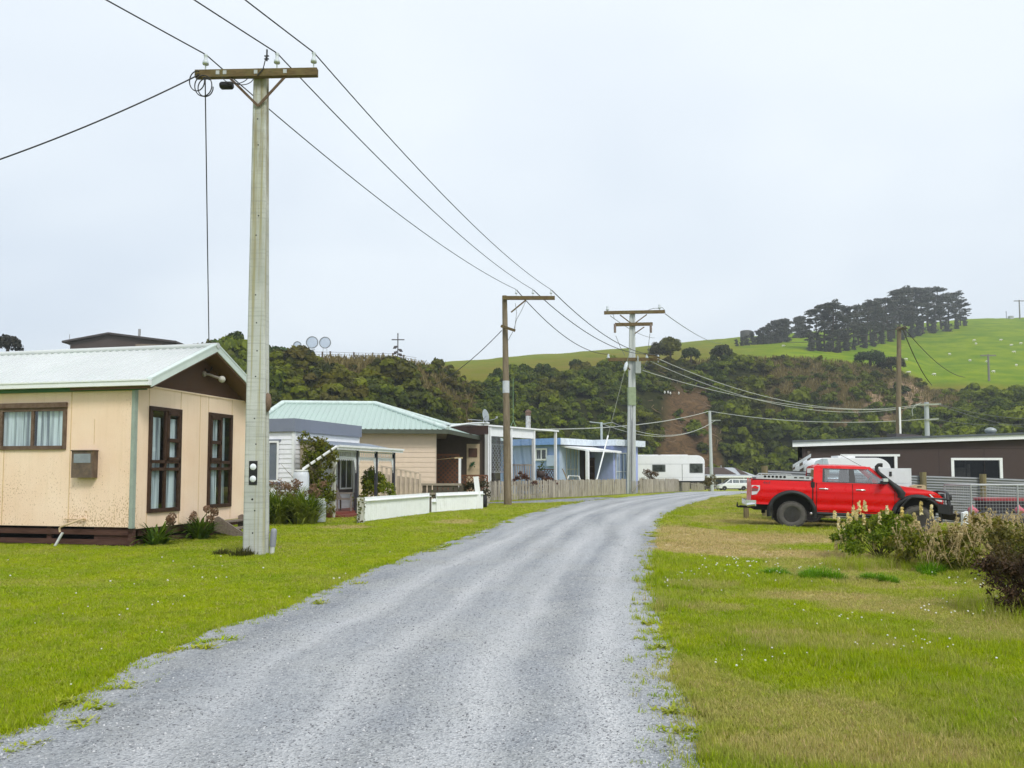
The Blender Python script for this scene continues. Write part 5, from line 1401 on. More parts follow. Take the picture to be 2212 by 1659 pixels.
def pole_three():
    B = G(1363, 1066.5); H = E('utility_pole', 'tall concrete pole with three crossarms, transformer gear and guy wire by the paling fence', 'utility pole', B)
    t = W2L(H, P(1366, 673, B.y)); h = t.z; lean = t.x / h
    rows = []
    for i in range(13):
        s = i / 12; z = -.3 + (h + .3) * s; w = .34 * (1 - s) + .19 * s; d = .26 * (1 - s) + .15 * s; cx = lean * z
        g_ = .06 if z > 1 else .0
        pr = [(-w, -d), (-w * .3, -d), (-w * .25, -d + g_), (w * .25, -d + g_), (w * .3, -d), (w, -d), (w, d), (-w, d)]
        rows.append([Vector((cx + a, b, z)) for a, b in pr + pr[:1]])
    mb = MB(); mb.grid(rows, smooth=False); mb.add(rows[-1][:8], [tuple(range(8))]); mb.build('shaft', mat('pole_concrete_pale', (.50, .53, .52), .8, var=.1, scale=2, stretch=(4, 4, .5), dirt=(.30, .31, .27), dscale=2), H)
    z0, z1 = W2L(H, P(1365, 876, B.y)).z, W2L(H, P(1365, 837, B.y)).z; zc = (z0 + z1) / 2; w = .34 - .15 * zc / h + .02
    mb = MB(); mb.bx(lean * zc - w, lean * zc + w, -.27, .27, z0, z1); mb.build('warning_band', mat('olive_band', (.27, .33, .20), .6), H)
    mb = MB(); mb.tube([(lean * .5 - .1, -.32, .1), (lean * z0 - .08, -.26, z0)], .035, 6); mb.tube([(.05, -.34, .2), (lean * 5 + .08, -.29, W2L(H, P(1365, 905, B.y)).z)], .06, 6); mb.build('conduit', mat('conduit_grey', (.45, .46, .47), .5), H)
    arms = []
    for (a, b, py0, py1, name, w_) in ((1304, 1434, 677.5, 675, 'crossarm', .12), (1327, 1408, 703, 701.5, 'crossarm', .11), (1312, 1421, 778, 777, 'crossarm', .11)):
        p, q = W2L(H, P(a, py0, B.y)), W2L(H, P(b, py1, B.y)); mb = MB(); mb.bar((p.x, -.3, p.z), (q.x, -.3, q.z), .16, .24); mb.build('crossarm', ARM, H); arms.append((p, q))
    for (a, b) in (((1338, 682), (1361, 699)), ((1396, 681), (1370, 700)), ((1390, 708), (1370, 722)), ((1340, 780), (1360, 800))):
        p, q = W2L(H, P(*a, B.y)), W2L(H, P(*b, B.y)); mb = MB(); mb.bar((p.x, -.3, p.z), (q.x, -.26, q.z), .08, .04, up=(0, 1, 0)); mb.build('brace', ARM, H)
    ins = {}
    for px, py in ((1311, 668), (1423, 664), (1313, 771), (1396, 771), (1420, 773)):
        q = W2L(H, P(px, py + 4, B.y)); mb = MB(); pp = Vector((q.x, -.3, q.z)); mb.lathe(pp, [(.03, -.25), (.03, 0), (.12, 0), (.12, .08), (.07, .16), (.09, .24), (.06, .3), (.001, .34)], 8); mb.build('insulator', PORC, H); ins[px] = MW[H.name] @ (pp + Vector((0, 0, .3)))
    for px in (1327, 1404):
        q = W2L(H, P(px, 712, B.y)); mb = MB(); mb.tube([(q.x, -.35, q.z + .35), (q.x, -.37, q.z - .3)], .09, 8); mb.build('drop_fuse', mat('fuse_brown', (.20, .15, .12), .4), H)
    q = W2L(H, P(1376, 795, B.y)); mb = MB(); mb.bx(q.x - .2, q.x + .2, -.6, -.25, q.z - .45, q.z + .4); mb.lathe((q.x, -.42, q.z + .4), [(.06, 0), (.08, .1), (.05, .2), (.08, .3), (.02, .5)], 8); mb.build('transformer', mat('transformer_grey', (.33, .36, .34), .5), H)
    p, q = W2L(H, P(1392, 765, B.y)), W2L(H, P(1420, 777, B.y)); mb = MB(); mb.bar((p.x, -.2, p.z), (q.x, -.9, q.z), .12, .14); mb.build('short_arm', ARM, H)
    mb = MB()
    for pts in (((1396, 676), (1402, 669), (1412, 666), (1423, 666)), ((1423, 664), (1430, 664), (1436, 670), (1437, 677)), ((1327, 690), (1325, 680), (1318, 676)), ((1404, 720), (1401, 745), (1400, 762)), ((1330, 725), (1340, 750), (1350, 768)), ((1380, 800), (1392, 796), (1396, 782)), ((1398, 788), (1406, 790), (1412, 780))):
        mb.tube([W2L(H, P(*c, B.y - .35)) for c in pts], .02, 5)
    mb.build('jumper_loop', GREYCABLE, H)
    return H, ins, B, arms, h, lean
POLE3, INS3, PB3, ARMS3, H3, LEAN3 = pole_three()
def guy():
    top = P(1362, 752, PB3.y - .3); bot = G(1283, 1070) if False else P(1281, 1050, 53); bot.z = .1; bot = Vector((P(1281, 1050, 53).x, 53, .1))
    H = E('guy_wire', 'slanting stay wire with white sleeve and insulator running down from the tall concrete pole', 'guy wire', bot)
    mb = MB(); a = Vector((0, 0, 0)); b = top - bot; mb.tube([a, b], .024, 6); mb.build('stay', mat('stay_green', (.20, .22, .15), .5), H)
    f = .38; mb = MB(); mb.tube([a, b * f], .055, 8); mb.build('sleeve', WHITE, H)
    mb = MB(); c = b * .865; mb.tube([c - b.normalized() * .4, c - b.normalized() * .2, c + b.normalized() * .2, c + b.normalized() * .4], [.05, .14, .14, .05], 8); mb.build('insulator', PORC, H)
guy()

def pole_wood_right():
    Y = 56; q = P(1938.5, 1000, Y); B = Vector((q.x, Y, float(gz(q.x, Y))))
    H = E('utility_pole', 'bare timber pole with white conduit standing behind the dark shed', 'utility pole', B)
    t = W2L(H, P(1942, 706, Y)); h = t.z
    mb = MB(); mb.tube([(t.x * z / h, 0, z) for z in (-.5, 0, h * .5, h)], [.22, .21, .18, .14], 12); mb.build('shaft', MATS['pole_timber'], H)
    z0 = W2L(H, P(1940, 880, Y)).z; mb = MB(); mb.bx(.10, .2, -.3, -.2, .0, z0); mb.build('conduit', WHITE, H)
    mb = MB(); p = W2L(H, P(1942, 712, Y)); mb.bx(p.x - .35, p.x + .4, -.24, -.14, p.z - .06, p.z + .06); mb.tube([(p.x - .1, -.25, p.z), (p.x + .2, -.4, p.z + .18), (p.x + .45, -.3, p.z + .02)], .05, 6); mb.build('pole_top_fitting', mat('fitting_dark', (.10, .085, .05), .6), H)
    return P(1942, 709, Y - .2)
PW = pole_wood_right()
def pole_grey_right():
    Y = 72; q = P(2005, 1000, Y); B = Vector((q.x, Y, float(gz(q.x, Y))))
    H = E('utility_pole', 'short grey pole with twin crossarms rising behind the dark shed roof', 'utility pole', B)
    t = W2L(H, P(2003.5, 869, Y)); h = t.z
    mb = MB(); mb.tube([(0, 0, -.5), (0, 0, h)], [.24, .2], 10); mb.build('shaft', mat('pole_grey', (.42, .46, .50), .7, var=.1, stretch=(4, 4, .4)), H)
    for py, x0, x1 in ((874, 1975, 2029), (906, 1996, 2024)):
        a, b = W2L(H, P(x0, py + 1, Y)), W2L(H, P(x1, py - .5, Y)); mb = MB(); mb.bar((a.x, -.25, a.z), (b.x, -.25, b.z), .12, .16); mb.build('crossarm', mat('arm_grey_green', (.33, .36, .30), .7), H)
    mb = MB(); mb.tube([W2L(H, P(*c, Y - .3)) for c in ((1972, 899), (1970, 886), (1976, 876), (1990, 870))], .03, 5); mb.build('jumper_loop', PALECABLE, H)
    return P(1990, 875, Y - .3), P(2003, 905, Y - .3)
PG, PG2 = pole_grey_right()
def pole_thin():
    Y = 84; q = P(1537, 1000, Y); B = Vector((q.x, Y, float(gz(q.x, Y))))
    H = E('utility_pole', 'slender grey service pole with small side arm behind the caravan', 'utility pole', B)
    t = W2L(H, P(1533, 888, Y)); h = t.z
    mb = MB(); mb.tube([(t.x * z / h, 0, z) for z in (-.5, 0, h * .5, h)], [.21, .2, .17, .15], 10); mb.build('shaft', mat('pole_pale', (.47, .51, .52), .6, var=.06), H)
    a, b = W2L(H, P(1534, 908, Y)), W2L(H, P(1556, 908, Y)); mb = MB(); mb.bar((a.x, 0, a.z), (b.x, -.1, b.z), .09, .1); mb.build('side_arm', mat('arm_grey_green', (.33, .36, .30), .7), H)
    return P(1533, 888, Y), P(1545, 908, Y)
PT, PT2 = pole_thin()
def pole_hill(px, pt, pb, w, name):
    b = hill_hit(px, pb); t = P(px, pt, b.y); H = E('utility_pole', name, 'utility pole', b); h = t.z - b.z
    mb = MB(); mb.tube([(0, 0, -1), (0, 0, h)], [w, w * .8], 6); mb.build('shaft', mat('hill_pole', (.20, .19, .17), .8), H)
    mb = MB(); k = h * .28; mb.bx(-k, k, -.2, .2, h * .93, h * .97); mb.build('crossarm', mat('hill_pole', (.2, .19, .17), .8), H)
pole_hill(2135.5, 765, 824, .3, 'small power pole with crossarm on the green sheep hill')
pole_hill(2207, 648, 689, .35, 'power pole on the hill skyline at the right')

# ---- cables
D12 = PB2 - PB1
for i, nm in enumerate(('inner', 'middle', 'outer')):
    a = INS1[i]; b = INS2[i]
    wire('power_line', f'{nm} of three power lines sagging from the nearest concrete pole to the timber pole', a, b, .45, .0125, 40, group='power lines along the road')
    tgt = [(230, 0), (420, 0), (530, 0)][i]
    d = Vector((-.26, -1, 0)); 
    # direction from the previous pole: solve so that the line passes the frame edge where the photo shows it
    Yq = a.y - 3.2
    e = P(tgt[0], tgt[1], Yq)
    best = None
    for Yq in np.linspace(a.y - .6, a.y - 9, 200):
        e = P(tgt[0], tgt[1], Yq); v = (e - a); 
        err = abs(v.z / abs(v.y) + .03) 
        if best is None or err < best[0]: best = (err, e)
    e = best[1]; v = (e - a); far = a + v * (21 / abs(v.y)); far.z = a.z + .1
    n = 30; mb = MB(); pts = []
    k = abs(v.y) / 21
    sag = max(.1, ((a.z + .1 * k) - e.z) / (4 * k * (1 - k)))
    for j in range(n + 1):
        t = j / n; p = a.lerp(far, t); p.z -= 4 * min(sag, .6) * t * (1 - t); pts.append(p)
    mb.tube(pts, .0125, 6)
    mb.build('power_line', CABLE, world=True, loc=tuple(a), label=f'{nm} of three power lines running overhead from the nearest concrete pole towards the viewer', cat='cable', group='power lines overhead')
PL2 = INS3
wire('service_cable', 'black service cable slanting from the nearest crossarm off to the left', ARM_L, P(-140, 391, 13.2), .12, .013)
wire('service_cable', 'black service cable dropping from the nearest crossarm to the cream gable', ARM_V, Vector(CREAM['attach']), .02, .0115)
for i, (px, py) in enumerate(((1313, 771), (1396, 771), (1420, 773))):
    wire('power_line', f'{("inner", "middle", "outer")[i]} of three power lines from the timber pole to the tall concrete pole', INS2[i], INS3[px], .8, .022, 30, GREYCABLE if False else CABLE, group='power lines along the road')
wire('service_cable', 'service cable from the timber pole short arm down to the beige house roof', ARM2, P(938, 832, 47), .25, .02)
A3 = lambda px, py: P(px, py, PB3.y - .3)
wire('power_line', 'lone high cable from the top crossarm of the tall concrete pole towards the hill', A3(1437, 678), P(1560, 742, 150), .6, .03, mat_=GREYCABLE)
wire('power_line', 'high cable from the top crossarm left end passing behind the tall pole', A3(1318, 682), P(1415, 730, 110), .4, .025, mat_=GREYCABLE)
for i, (p, q, s) in enumerate((((1420, 774), (1985, 874), 1.7), ((1396, 776), (1980, 877), 1.9), ((1388, 800), (1978, 880), 1.2))):
    wire('power_line', f'{("upper", "middle", "lower")[i]} of three pale cables sagging from the tall concrete pole to the grey pole', A3(*p), P(*q, 71.7), s, .024, 36, PALECABLE, group='pale cables across the bluff')
bc = Vector(BEIGE['cable'])
wire('service_cable', 'thick pale service cable rising from the beige porch to the slender pole', bc, PT, .5, .036, 30, PALECABLE)
wire('service_cable', 'thick pale service cable running from the slender pole to the grey pole', PT, PG2, .7, .036, 30, PALECABLE)
mst = Vector(BLUE['mast'])
wire('service_cable', 'thin pale cable from the blue house mast to the slender pole, upper', mst + Vector((.8, .2, .05)), PT2, 1.3, .022, 24, PALECABLE)
wire('service_cable', 'thin pale cable from the blue house mast to the slender pole, lower', mst + Vector((.1, 0, -.1)), PT2 + Vector((-.4, 0, -.3)), 1.2, .022, 24, PALECABLE)
wire('power_line', 'dark cable from the bare timber pole left towards the pine hill', PW, P(1690, 738, 130), .5, .03)
wire('power_line', 'thick dark cable dropping from the bare timber pole to the bush, steeper', PW + Vector((.25, 0, 0)), P(2013, 832, 75), .5, .04)
wire('power_line', 'thin dark cable from the bare timber pole across the green hill', PW + Vector((.35, 0, .05)), P(2085, 815, 90), .8, .03)
for i, (p, q) in enumerate((((2028, 872), (2230, 905)), ((2028, 874), (2230, 925)), ((2024, 906), (2230, 915)))):
    wire('power_line', f'{("upper", "middle", "lower")[i]} of three faint cables leaving the grey pole to the right', P(*p, 71.7), P(*q, 66), .3, .022, 16, GREYCABLE, group='faint cables right of the grey pole')

# ---- paling fences
def paling_fence(pxs, label, hgt_px=None, ph=(.95, 1.12), seed=1, lean=.02, gap=.012, gapfrom=0):
    r = np.random.default_rng(seed); pts = [G(*p) for p in pxs]
    H = E('paling_fence', label, 'fence', pts[0])
    mb = MB(); loc0 = pts[0]
    tot = 0
    seg = [(pts[i], pts[i + 1]) for i in range(len(pts) - 1)]
    for (a, b) in seg:
        d = b - a; L = d.length; u = d / L; nrm = Vector((u.y, -u.x, 0)).normalized(); s = 0
        while s < L - .05:
            w = r.uniform(.085, .125); g_ = gap if tot + s > gapfrom else .05
            c = a + u * (s + w / 2); h = r.uniform(*ph)
            up = Vector((u.x * r.normal(0, lean), u.y * r.normal(0, lean), 1)).normalized()
            off = nrm * r.uniform(0, .012)
            p0 = c + off - loc0 + Vector((0, 0, .03 + r.uniform(0, .03))); p1 = p0 + up * h
            mb.bar(p0, p1, w, .018, up=tuple(nrm)); s += w + g_
        tot += L
    mb.build('palings', WEATH, H)
    mb = MB()
    for (a, b) in seg:
        u = (b - a).normalized(); nrm = Vector((u.y, -u.x, 0)).normalized()
        for z in (.3, .85): mb.bar(a - loc0 - nrm * .045 + Vector((0, 0, z)), b - loc0 - nrm * .045 + Vector((0, 0, z)), .05, .08)
    mb.build('rail', WEATH, H)
    return H
paling_fence([(1052.5, 1084), (1150, 1079), (1250, 1074), (1352, 1068.2)], 'long weathered grey paling fence between the beige house and the tall concrete pole', ph=(1.02, 1.12), seed=3, gapfrom=6)
def fence_two():
    return paling_fence([(1386, 1066.5), (1455, 1063), (1490, 1061.2)], 'weathered grey paling fence in front of the white caravan', ph=(1.0, 1.08), seed=5, gap=.006)
fence_two()
paling_fence([(1493, 1061), (1506, 1060.4)], 'short broken bit of paling fence with gaps by the caravan end', ph=(.6, 1.05), seed=8, lean=.22, gap=.09)
paling_fence([(1506.5, 1060.3), (1521, 1059.6)], 'last weathered paling section at the road bend', ph=(.98, 1.06), seed=9, gap=.01)
def small_gate():
    a, b = G(1353.5, 1068), G(1384, 1066.6); a += (b - a) * .35
    H = E('paling_gate', 'small grey ledged gate between the tall concrete pole and the caravan fence', 'gate', a); u = (b - a); mb = MB()
    for k in range(9): p = u * (k / 9 + .03); mb.bar(p + Vector((0, 0, .05)), p + Vector((0, 0, .95)), .05, .02, up=(u.y, -u.x, 0))
    mb.build('palings', WEATH, H); mb = MB(); mb.bar(Vector((0, 0, .2)), u + Vector((0, 0, .85)), .06, .03); mb.build('brace', WEATH, H)
    mb = MB(); mb.bar(u * 1.02, u * 1.02 + Vector((0, 0, 1.15)), .16, .16); mb.build('gate_post', WEATH, H)
small_gate()
def rail_barrier():
    a, b = G(1524, 1058.9), G(1551, 1058.4); H = E('rail_barrier', 'low dark timber rail beside the van at the road bend', 'barrier', a); u = b - a; mb = MB()
    mb.bar(Vector((-.3, 0, .62)), u + Vector((.2, 0, .62)), .2, .2); mb.build('rail', mat('rail_dark', (.09, .07, .055), .8), H)
    for s in (0., .5, .97): mb = MB(); mb.bar(u * s, u * s + Vector((0, 0, .62)), .2, .2); mb.build('post', MATS['rail_dark'], H)
rail_barrier()
def white_panel(p0, p1, h, label, seed):
    a, b = G(*p0), G(*p1); H = E('white_fence_panel', label, 'fence', a); u = (b - a); L = u.length; d = u / L; nrm = Vector((d.y, -d.x, 0)); r = np.random.default_rng(seed); mb = MB(); s = 0
    while s < L:
        w = min(.135, L - s); mb.bar(d * (s + w / 2) + Vector((0, 0, .03)), d * (s + w / 2) + Vector((0, 0, h - .03)) + nrm * r.uniform(0, .006), w - .006, .022, up=tuple(nrm)); s += .135
    mb.build('boards', mat('white_board_fence', (.90, .93, .93), .6, var=.04, dirt=(.62, .66, .58), dscale=3, damt=.25), H)
    mb = MB(); mb.bar(Vector((0, 0, h - .06)) + nrm * .03, u + Vector((0, 0, h - .06)) + nrm * .03, .03, .12, up=tuple(nrm)); mb.bar(Vector((0, 0, h + .012)), u + Vector((0, 0, h + .012)), .1, .025, up=tuple(nrm)) ; mb.build('capping', WHITE, H)
    mb = MB()
    for s in (.03, .97): mb.bar(u * s - nrm * .06, u * s - nrm * .06 + Vector((0, 0, h)), .08, .08)
    mb.build('post', mat('post_dark', (.12, .11, .09), .8), H)
    return H
white_panel((787, 1128), (927, 1110), .74, 'longer low white boarded fence panel beside the ivy covered post', 1)
white_panel((942, 1107.5), (1043, 1100), .72, 'shorter low white boarded fence panel nearest the timber pole', 2)
white_panel((932, 1108.5), (941, 1107.6), .50, 'narrow low white board stub between the two white fence panels', 3)
def misc_posts():
    b = G(779, 1131); t = P(777, 1075, b.y).z; H = E('gate_post', 'flaking white gate post wrapped in ivy beside the white fence', 'post', b); mb = MB(); mb.bx(-.1, .1, -.1, .1, -.05, t); mb.build('shaft', MATS['flaky_white'], H)
    v, q = clump_cloud([((0, -.06, .25), (.16, .14, .3)), ((.02, -.06, .65), (.15, .13, .25))], 90, .075, np.random.default_rng(5), -1, .7)
    npmesh('ivy', v, q, leafmat('ivy_leaves', (.05, .07, .012), (.16, .15, .03), (.20, .13, .04)), parent=H)
    b = G(993, 1090); b2 = P(994.5, 1066, b.y); t = P(995, 990, b.y).z; H = E('line_post', 'slim white washing line post in front of the lattice', 'post', b); mb = MB(); mb.bx(-.06, .06, -.06, .06, 0, t); mb.build('shaft', WHITE, H)
    mb = MB(); mb.bx(-.26, .14, -.04, .04, t - .02, t + .06); mb.tube([(-.2, 0, t + .03), (-3.0, .8, t - .25)], .012, 5); mb.build('line_arm', mat('line_arm', (.45, .36, .2), .6), H)
    b = G(1036, 1101); H = E('leaning_board', 'white board leaning above the shorter white fence end', 'board', b, 0, rot=(0, R(-7), 0)); mb = MB(); mb.bx(-.1, .12, -.03, .03, .0, P(1035, 1029, b.y).z); mb.build('board', WHITE, H)
    b = G(1048, 1093); H = E('board_stack', 'small stack of pale boards beside the paling fence corner', 'board stack', b); mb = MB()
    for k in range(4): mb.bx(-.13, .2, -.1, .1, .18 + .17 * k, .32 + .17 * k)
    mb.bx(-.1, .15, -.06, .06, 0, .18); mb.build('boards', mat('pale_boards', (.55, .50, .44), .7), H)
    b = G(1048, 1098); H = E('tyre', 'small black tyre beside the shorter white fence', 'tyre', b); mb = MB(); mb.lathe((0, 0, .28), [(.16, -.07), (.26, -.08), (.29, -.04), (.29, .04), (.26, .08), (.16, .07), (.16, -.07)], 18, 'x'); mb.build('rubber', mat('rubber', (.018, .018, .018), .8), H)
misc_posts()
def inner_fence():
    a, b = P(878, 1068, 34.5), P(997, 1068, 34.5); a.z = b.z = 0; H = E('garden_fence', 'dark timber garden fence with rails behind the white panels', 'fence', a); u = b - a; L = u.x; mb = MB(); h = P(900, 1044, 34.5).z
    m = mat('garden_dark', (.10, .085, .06), .85, var=.3)
    s = 0
    while s < L: mb.bx(s, s + .19, 0, .02, .05, h - .06); s += .235
    mb.build('palings', m, H); mb = MB(); mb.bx(-.05, L, -.05, 0, h - .1, h); mb.bx(0, L, -.05, 0, h - .5, h - .42); mb.bx(0, L, -.05, 0, .2, .28); mb.build('rail', mat('garden_rail', (.30, .26, .20), .85), H)
    mb = MB(); mb.bx(-.2, -.02, -.08, .08, 0, h); mb.build('gate_post', WHITE, H)
    a, b = P(822, 1010, 33.5), P(905, 1020, 33.5); H = E('ramp_rail', 'beige boarded ramp balustrade against the beige house', 'balustrade', (a.x, a.y, 0)); L = b.x - a.x; m = mat('beige_rail', (.58, .48, .38), .7)
    za, zb = a.z + .1, b.z
    mb = MB(); mb.prism([(0, 0, za), (L, 0, zb), (L, 0, zb - .07), (0, 0, za - .07)], (0, .12, 0)); mb.build('handrail', m, H); mb = MB()
    for k in range(9):
        x = L * k / 8; z = za + (zb - za) * k / 8; mb.bx(x, x + .09, .02, .06, 0, z - .07)
    mb.build('balusters', m, H); mb = MB(); mb.prism([(0, .08, za - .35), (L, .08, zb - .3), (L, .08, 0), (0, .08, 0)], (0, .03, 0)); mb.build('panel', mat('beige_panel', (.50, .42, .34), .7), H)
inner_fence()
def iron_fence():
    Y = 28.5
    pts = [(1650, 1113, 1014), (1782, 1116, 1020), (1991, 1120, 1027.5), (2120, 1124, 1031.5), (2260, 1128, 1037), (2420, 1132, 1044)]
    base = []
    for px, pb, pt in pts:
        q = P(px, pt, Y); z = float(gz(q.x, Y)); base.append((Vector((q.x, Y, z)), q.z - z))
    H = E('iron_fence', 'grey horizontally corrugated iron fence with timber posts behind the pickup', 'fence', base[0][0]); m = mat('galv_iron', (.22, .235, .25), .6, .1, var=.12, scale=1.5, dirt=(.30, .27, .24), dscale=1.2, damt=.3)
    for i in range(len(base) - 1):
        a, ha = base[i]; b, hb = base[i + 1]; mb = MB(); a = a - base[0][0]; b = b - base[0][0]
        n = int((ha) / .1 * 8); A = []; Bv = []
        for j in range(n + 1):
            f = j / n; o = .017 * math.sin(2 * math.pi * f * ha / .1)
            A.append(a + Vector((0, o, .04 + (ha - .04) * f))); Bv.append(b + Vector((0, o, .04 + (hb - .04) * f)))
        mb.grid([A, Bv]); mb.build('iron_sheet', m, H)
    pm = wood('lichen_post', (.13, .105, .055), (.27, .23, .13), (8, 8, 1), 2, .9, .2, dirt=(.26, .24, .06), damt=.5)
    for i, (b, h) in enumerate(base):
        mb = MB(); c = b - base[0][0]; mb.tube([c + Vector((0, -.09, -.1)), c + Vector((0, -.09, h + .13))], .115, 10); mb.build('post', pm, H)
    q = G(1612, 1121); H2 = E('fence_post', 'short stub post standing by the pickup rear bumper', 'post', q); mb = MB(); mb.tube([(0, 0, -.05), (0, 0, .42)], .09, 10); mb.build('shaft', pm, H2)
    # slatted yard rail beyond
    a = P(1712, 1000, 31.5); H3 = E('yard_rail', 'dark stock rail with pale slats beside the dark shed corner', 'railing', (a.x, a.y, -.2)); mb = MB()
    for k in range(3): mb.bx(k * .32, k * .32 + .1, 0, .1, 0, 2.1 + .28 * k)
    mb.build('posts', mat('rail_dark', (.09, .07, .055), .8), H3); mb = MB()
    for k in range(5): mb.prism([(0, -.03, 1.1 + .22 * k), (.75, -.03, 1.35 + .27 * k), (.75, -.03, 1.47 + .27 * k), (0, -.03, 1.22 + .22 * k)], (0, .025, 0))
    mb.build('slats', mat('slat_pale', (.42, .45, .46), .6), H3)
iron_fence()
def hilltop():
    def top(px): 
        d0, d1, d2, _, _ = hcol(px); return Vector(hill_pt(px, d1 + 1.0))
    H = E('hilltop_fence', 'thin post and wire fence along the bluff top', 'fence', top(690)); o = top(690); m = mat('hill_post', (.10, .07, .05), .9)
    for px in (674, 696, 713, 764, 805, 827, 848, 872):
        c = top(px) - o; mb = MB(); mb.bx(c.x - .1, c.x + .1, c.y - .1, c.y + .1, c.z - .4, c.z + 1.35); mb.build('post', m, H)
    mb = MB()
    for zz in (.9, 1.25): mb.tube([top(px) - o + Vector((0, 0, zz)) for px in (640, 674, 713, 764, 805, 848, 900)], .022, 4)
    mb.build('wire', m, H)
    for i, (px, py, r) in enumerate(((641.5, 746, .55), (673.5, 739.5, .85), (701.5, 740, .82))):
        t = top(px); c = P(px, py, t.y); H = E('disc_sign', ('small round wire mesh disc standing on the bluff top', 'left one of the two larger round mesh discs on the bluff top', 'right one of the two larger round mesh discs on the bluff top')[i], 'disc', t, group='round discs on the bluff top')
        z = c.z - t.z; mb = MB(); mb.tube([(r * math.cos(a), 0, z + r * math.sin(a)) for a in np.linspace(0, 2 * math.pi, 25)], .07, 6, False); mb.build('ring', mat('disc_ring', (.22, .24, .25), .6), H)
        mb = MB(); mb.lathe((0, .02, z), [(.001, 0), (r * .93, 0), (r * .93, .02), (.001, .02)], 20, 'y'); mb.build('mesh_disc', glassmat('disc_mesh', (.80, .83, .86), .02, .4), H)
        for sx in (-.35, .35): mb = MB(); mb.bx(sx * r - .03, sx * r + .03, -.03, .03, -.4, z - r * .9); mb.build('leg', mat('disc_leg', (.45, .47, .48), .6), H)
    t = top(859); zt_ = P(859, 722, t.y).z - t.z; H = E('weather_vane', 'tall dark pole with a crossed vane and dangling dark shapes on the bluff top', 'weather vane', t); m = mat('vane_dark', (.07, .06, .06), .7)
    mb = MB(); mb.tube([(0, 0, -.5), (0, 0, zt_)], .09, 6); mb.build('pole', m, H); mb = MB(); mb.bx(-1.0, 1.05, -.05, .05, zt_ - .95, zt_ - .8); mb.lathe((0, 0, zt_ + .05), [(.001, -.15), (.14, 0), (.001, .15)], 8); mb.build('vane', m, H)
    for k, (z, a, s) in enumerate(((zt_ - 1.9, -30, .95), (zt_ - 2.4, 28, 1.0), (zt_ - 2.7, -40, 1.0), (zt_ - 3.1, 30, 1.0), (zt_ - 3.5, -28, 1.1), (zt_ - 3.7, 30, .9))):
        Mx = Matrix.Rotation(R(a), 3, 'Y'); mb = MB(); pl = [(-s * .1, 0, .12), (-s * .5, 0, .3), (-s * .95, 0, .02), (-s * .5, 0, -.22), (-s * .1, 0, -.08)]
        mb.prism([Mx @ Vector(p if a < 0 else (-p[0], p[1], p[2])) + Vector((0, -.1, z)) for p in pl], (0, .05, 0)); mb.build('hanging_shape', m, H)
hilltop()
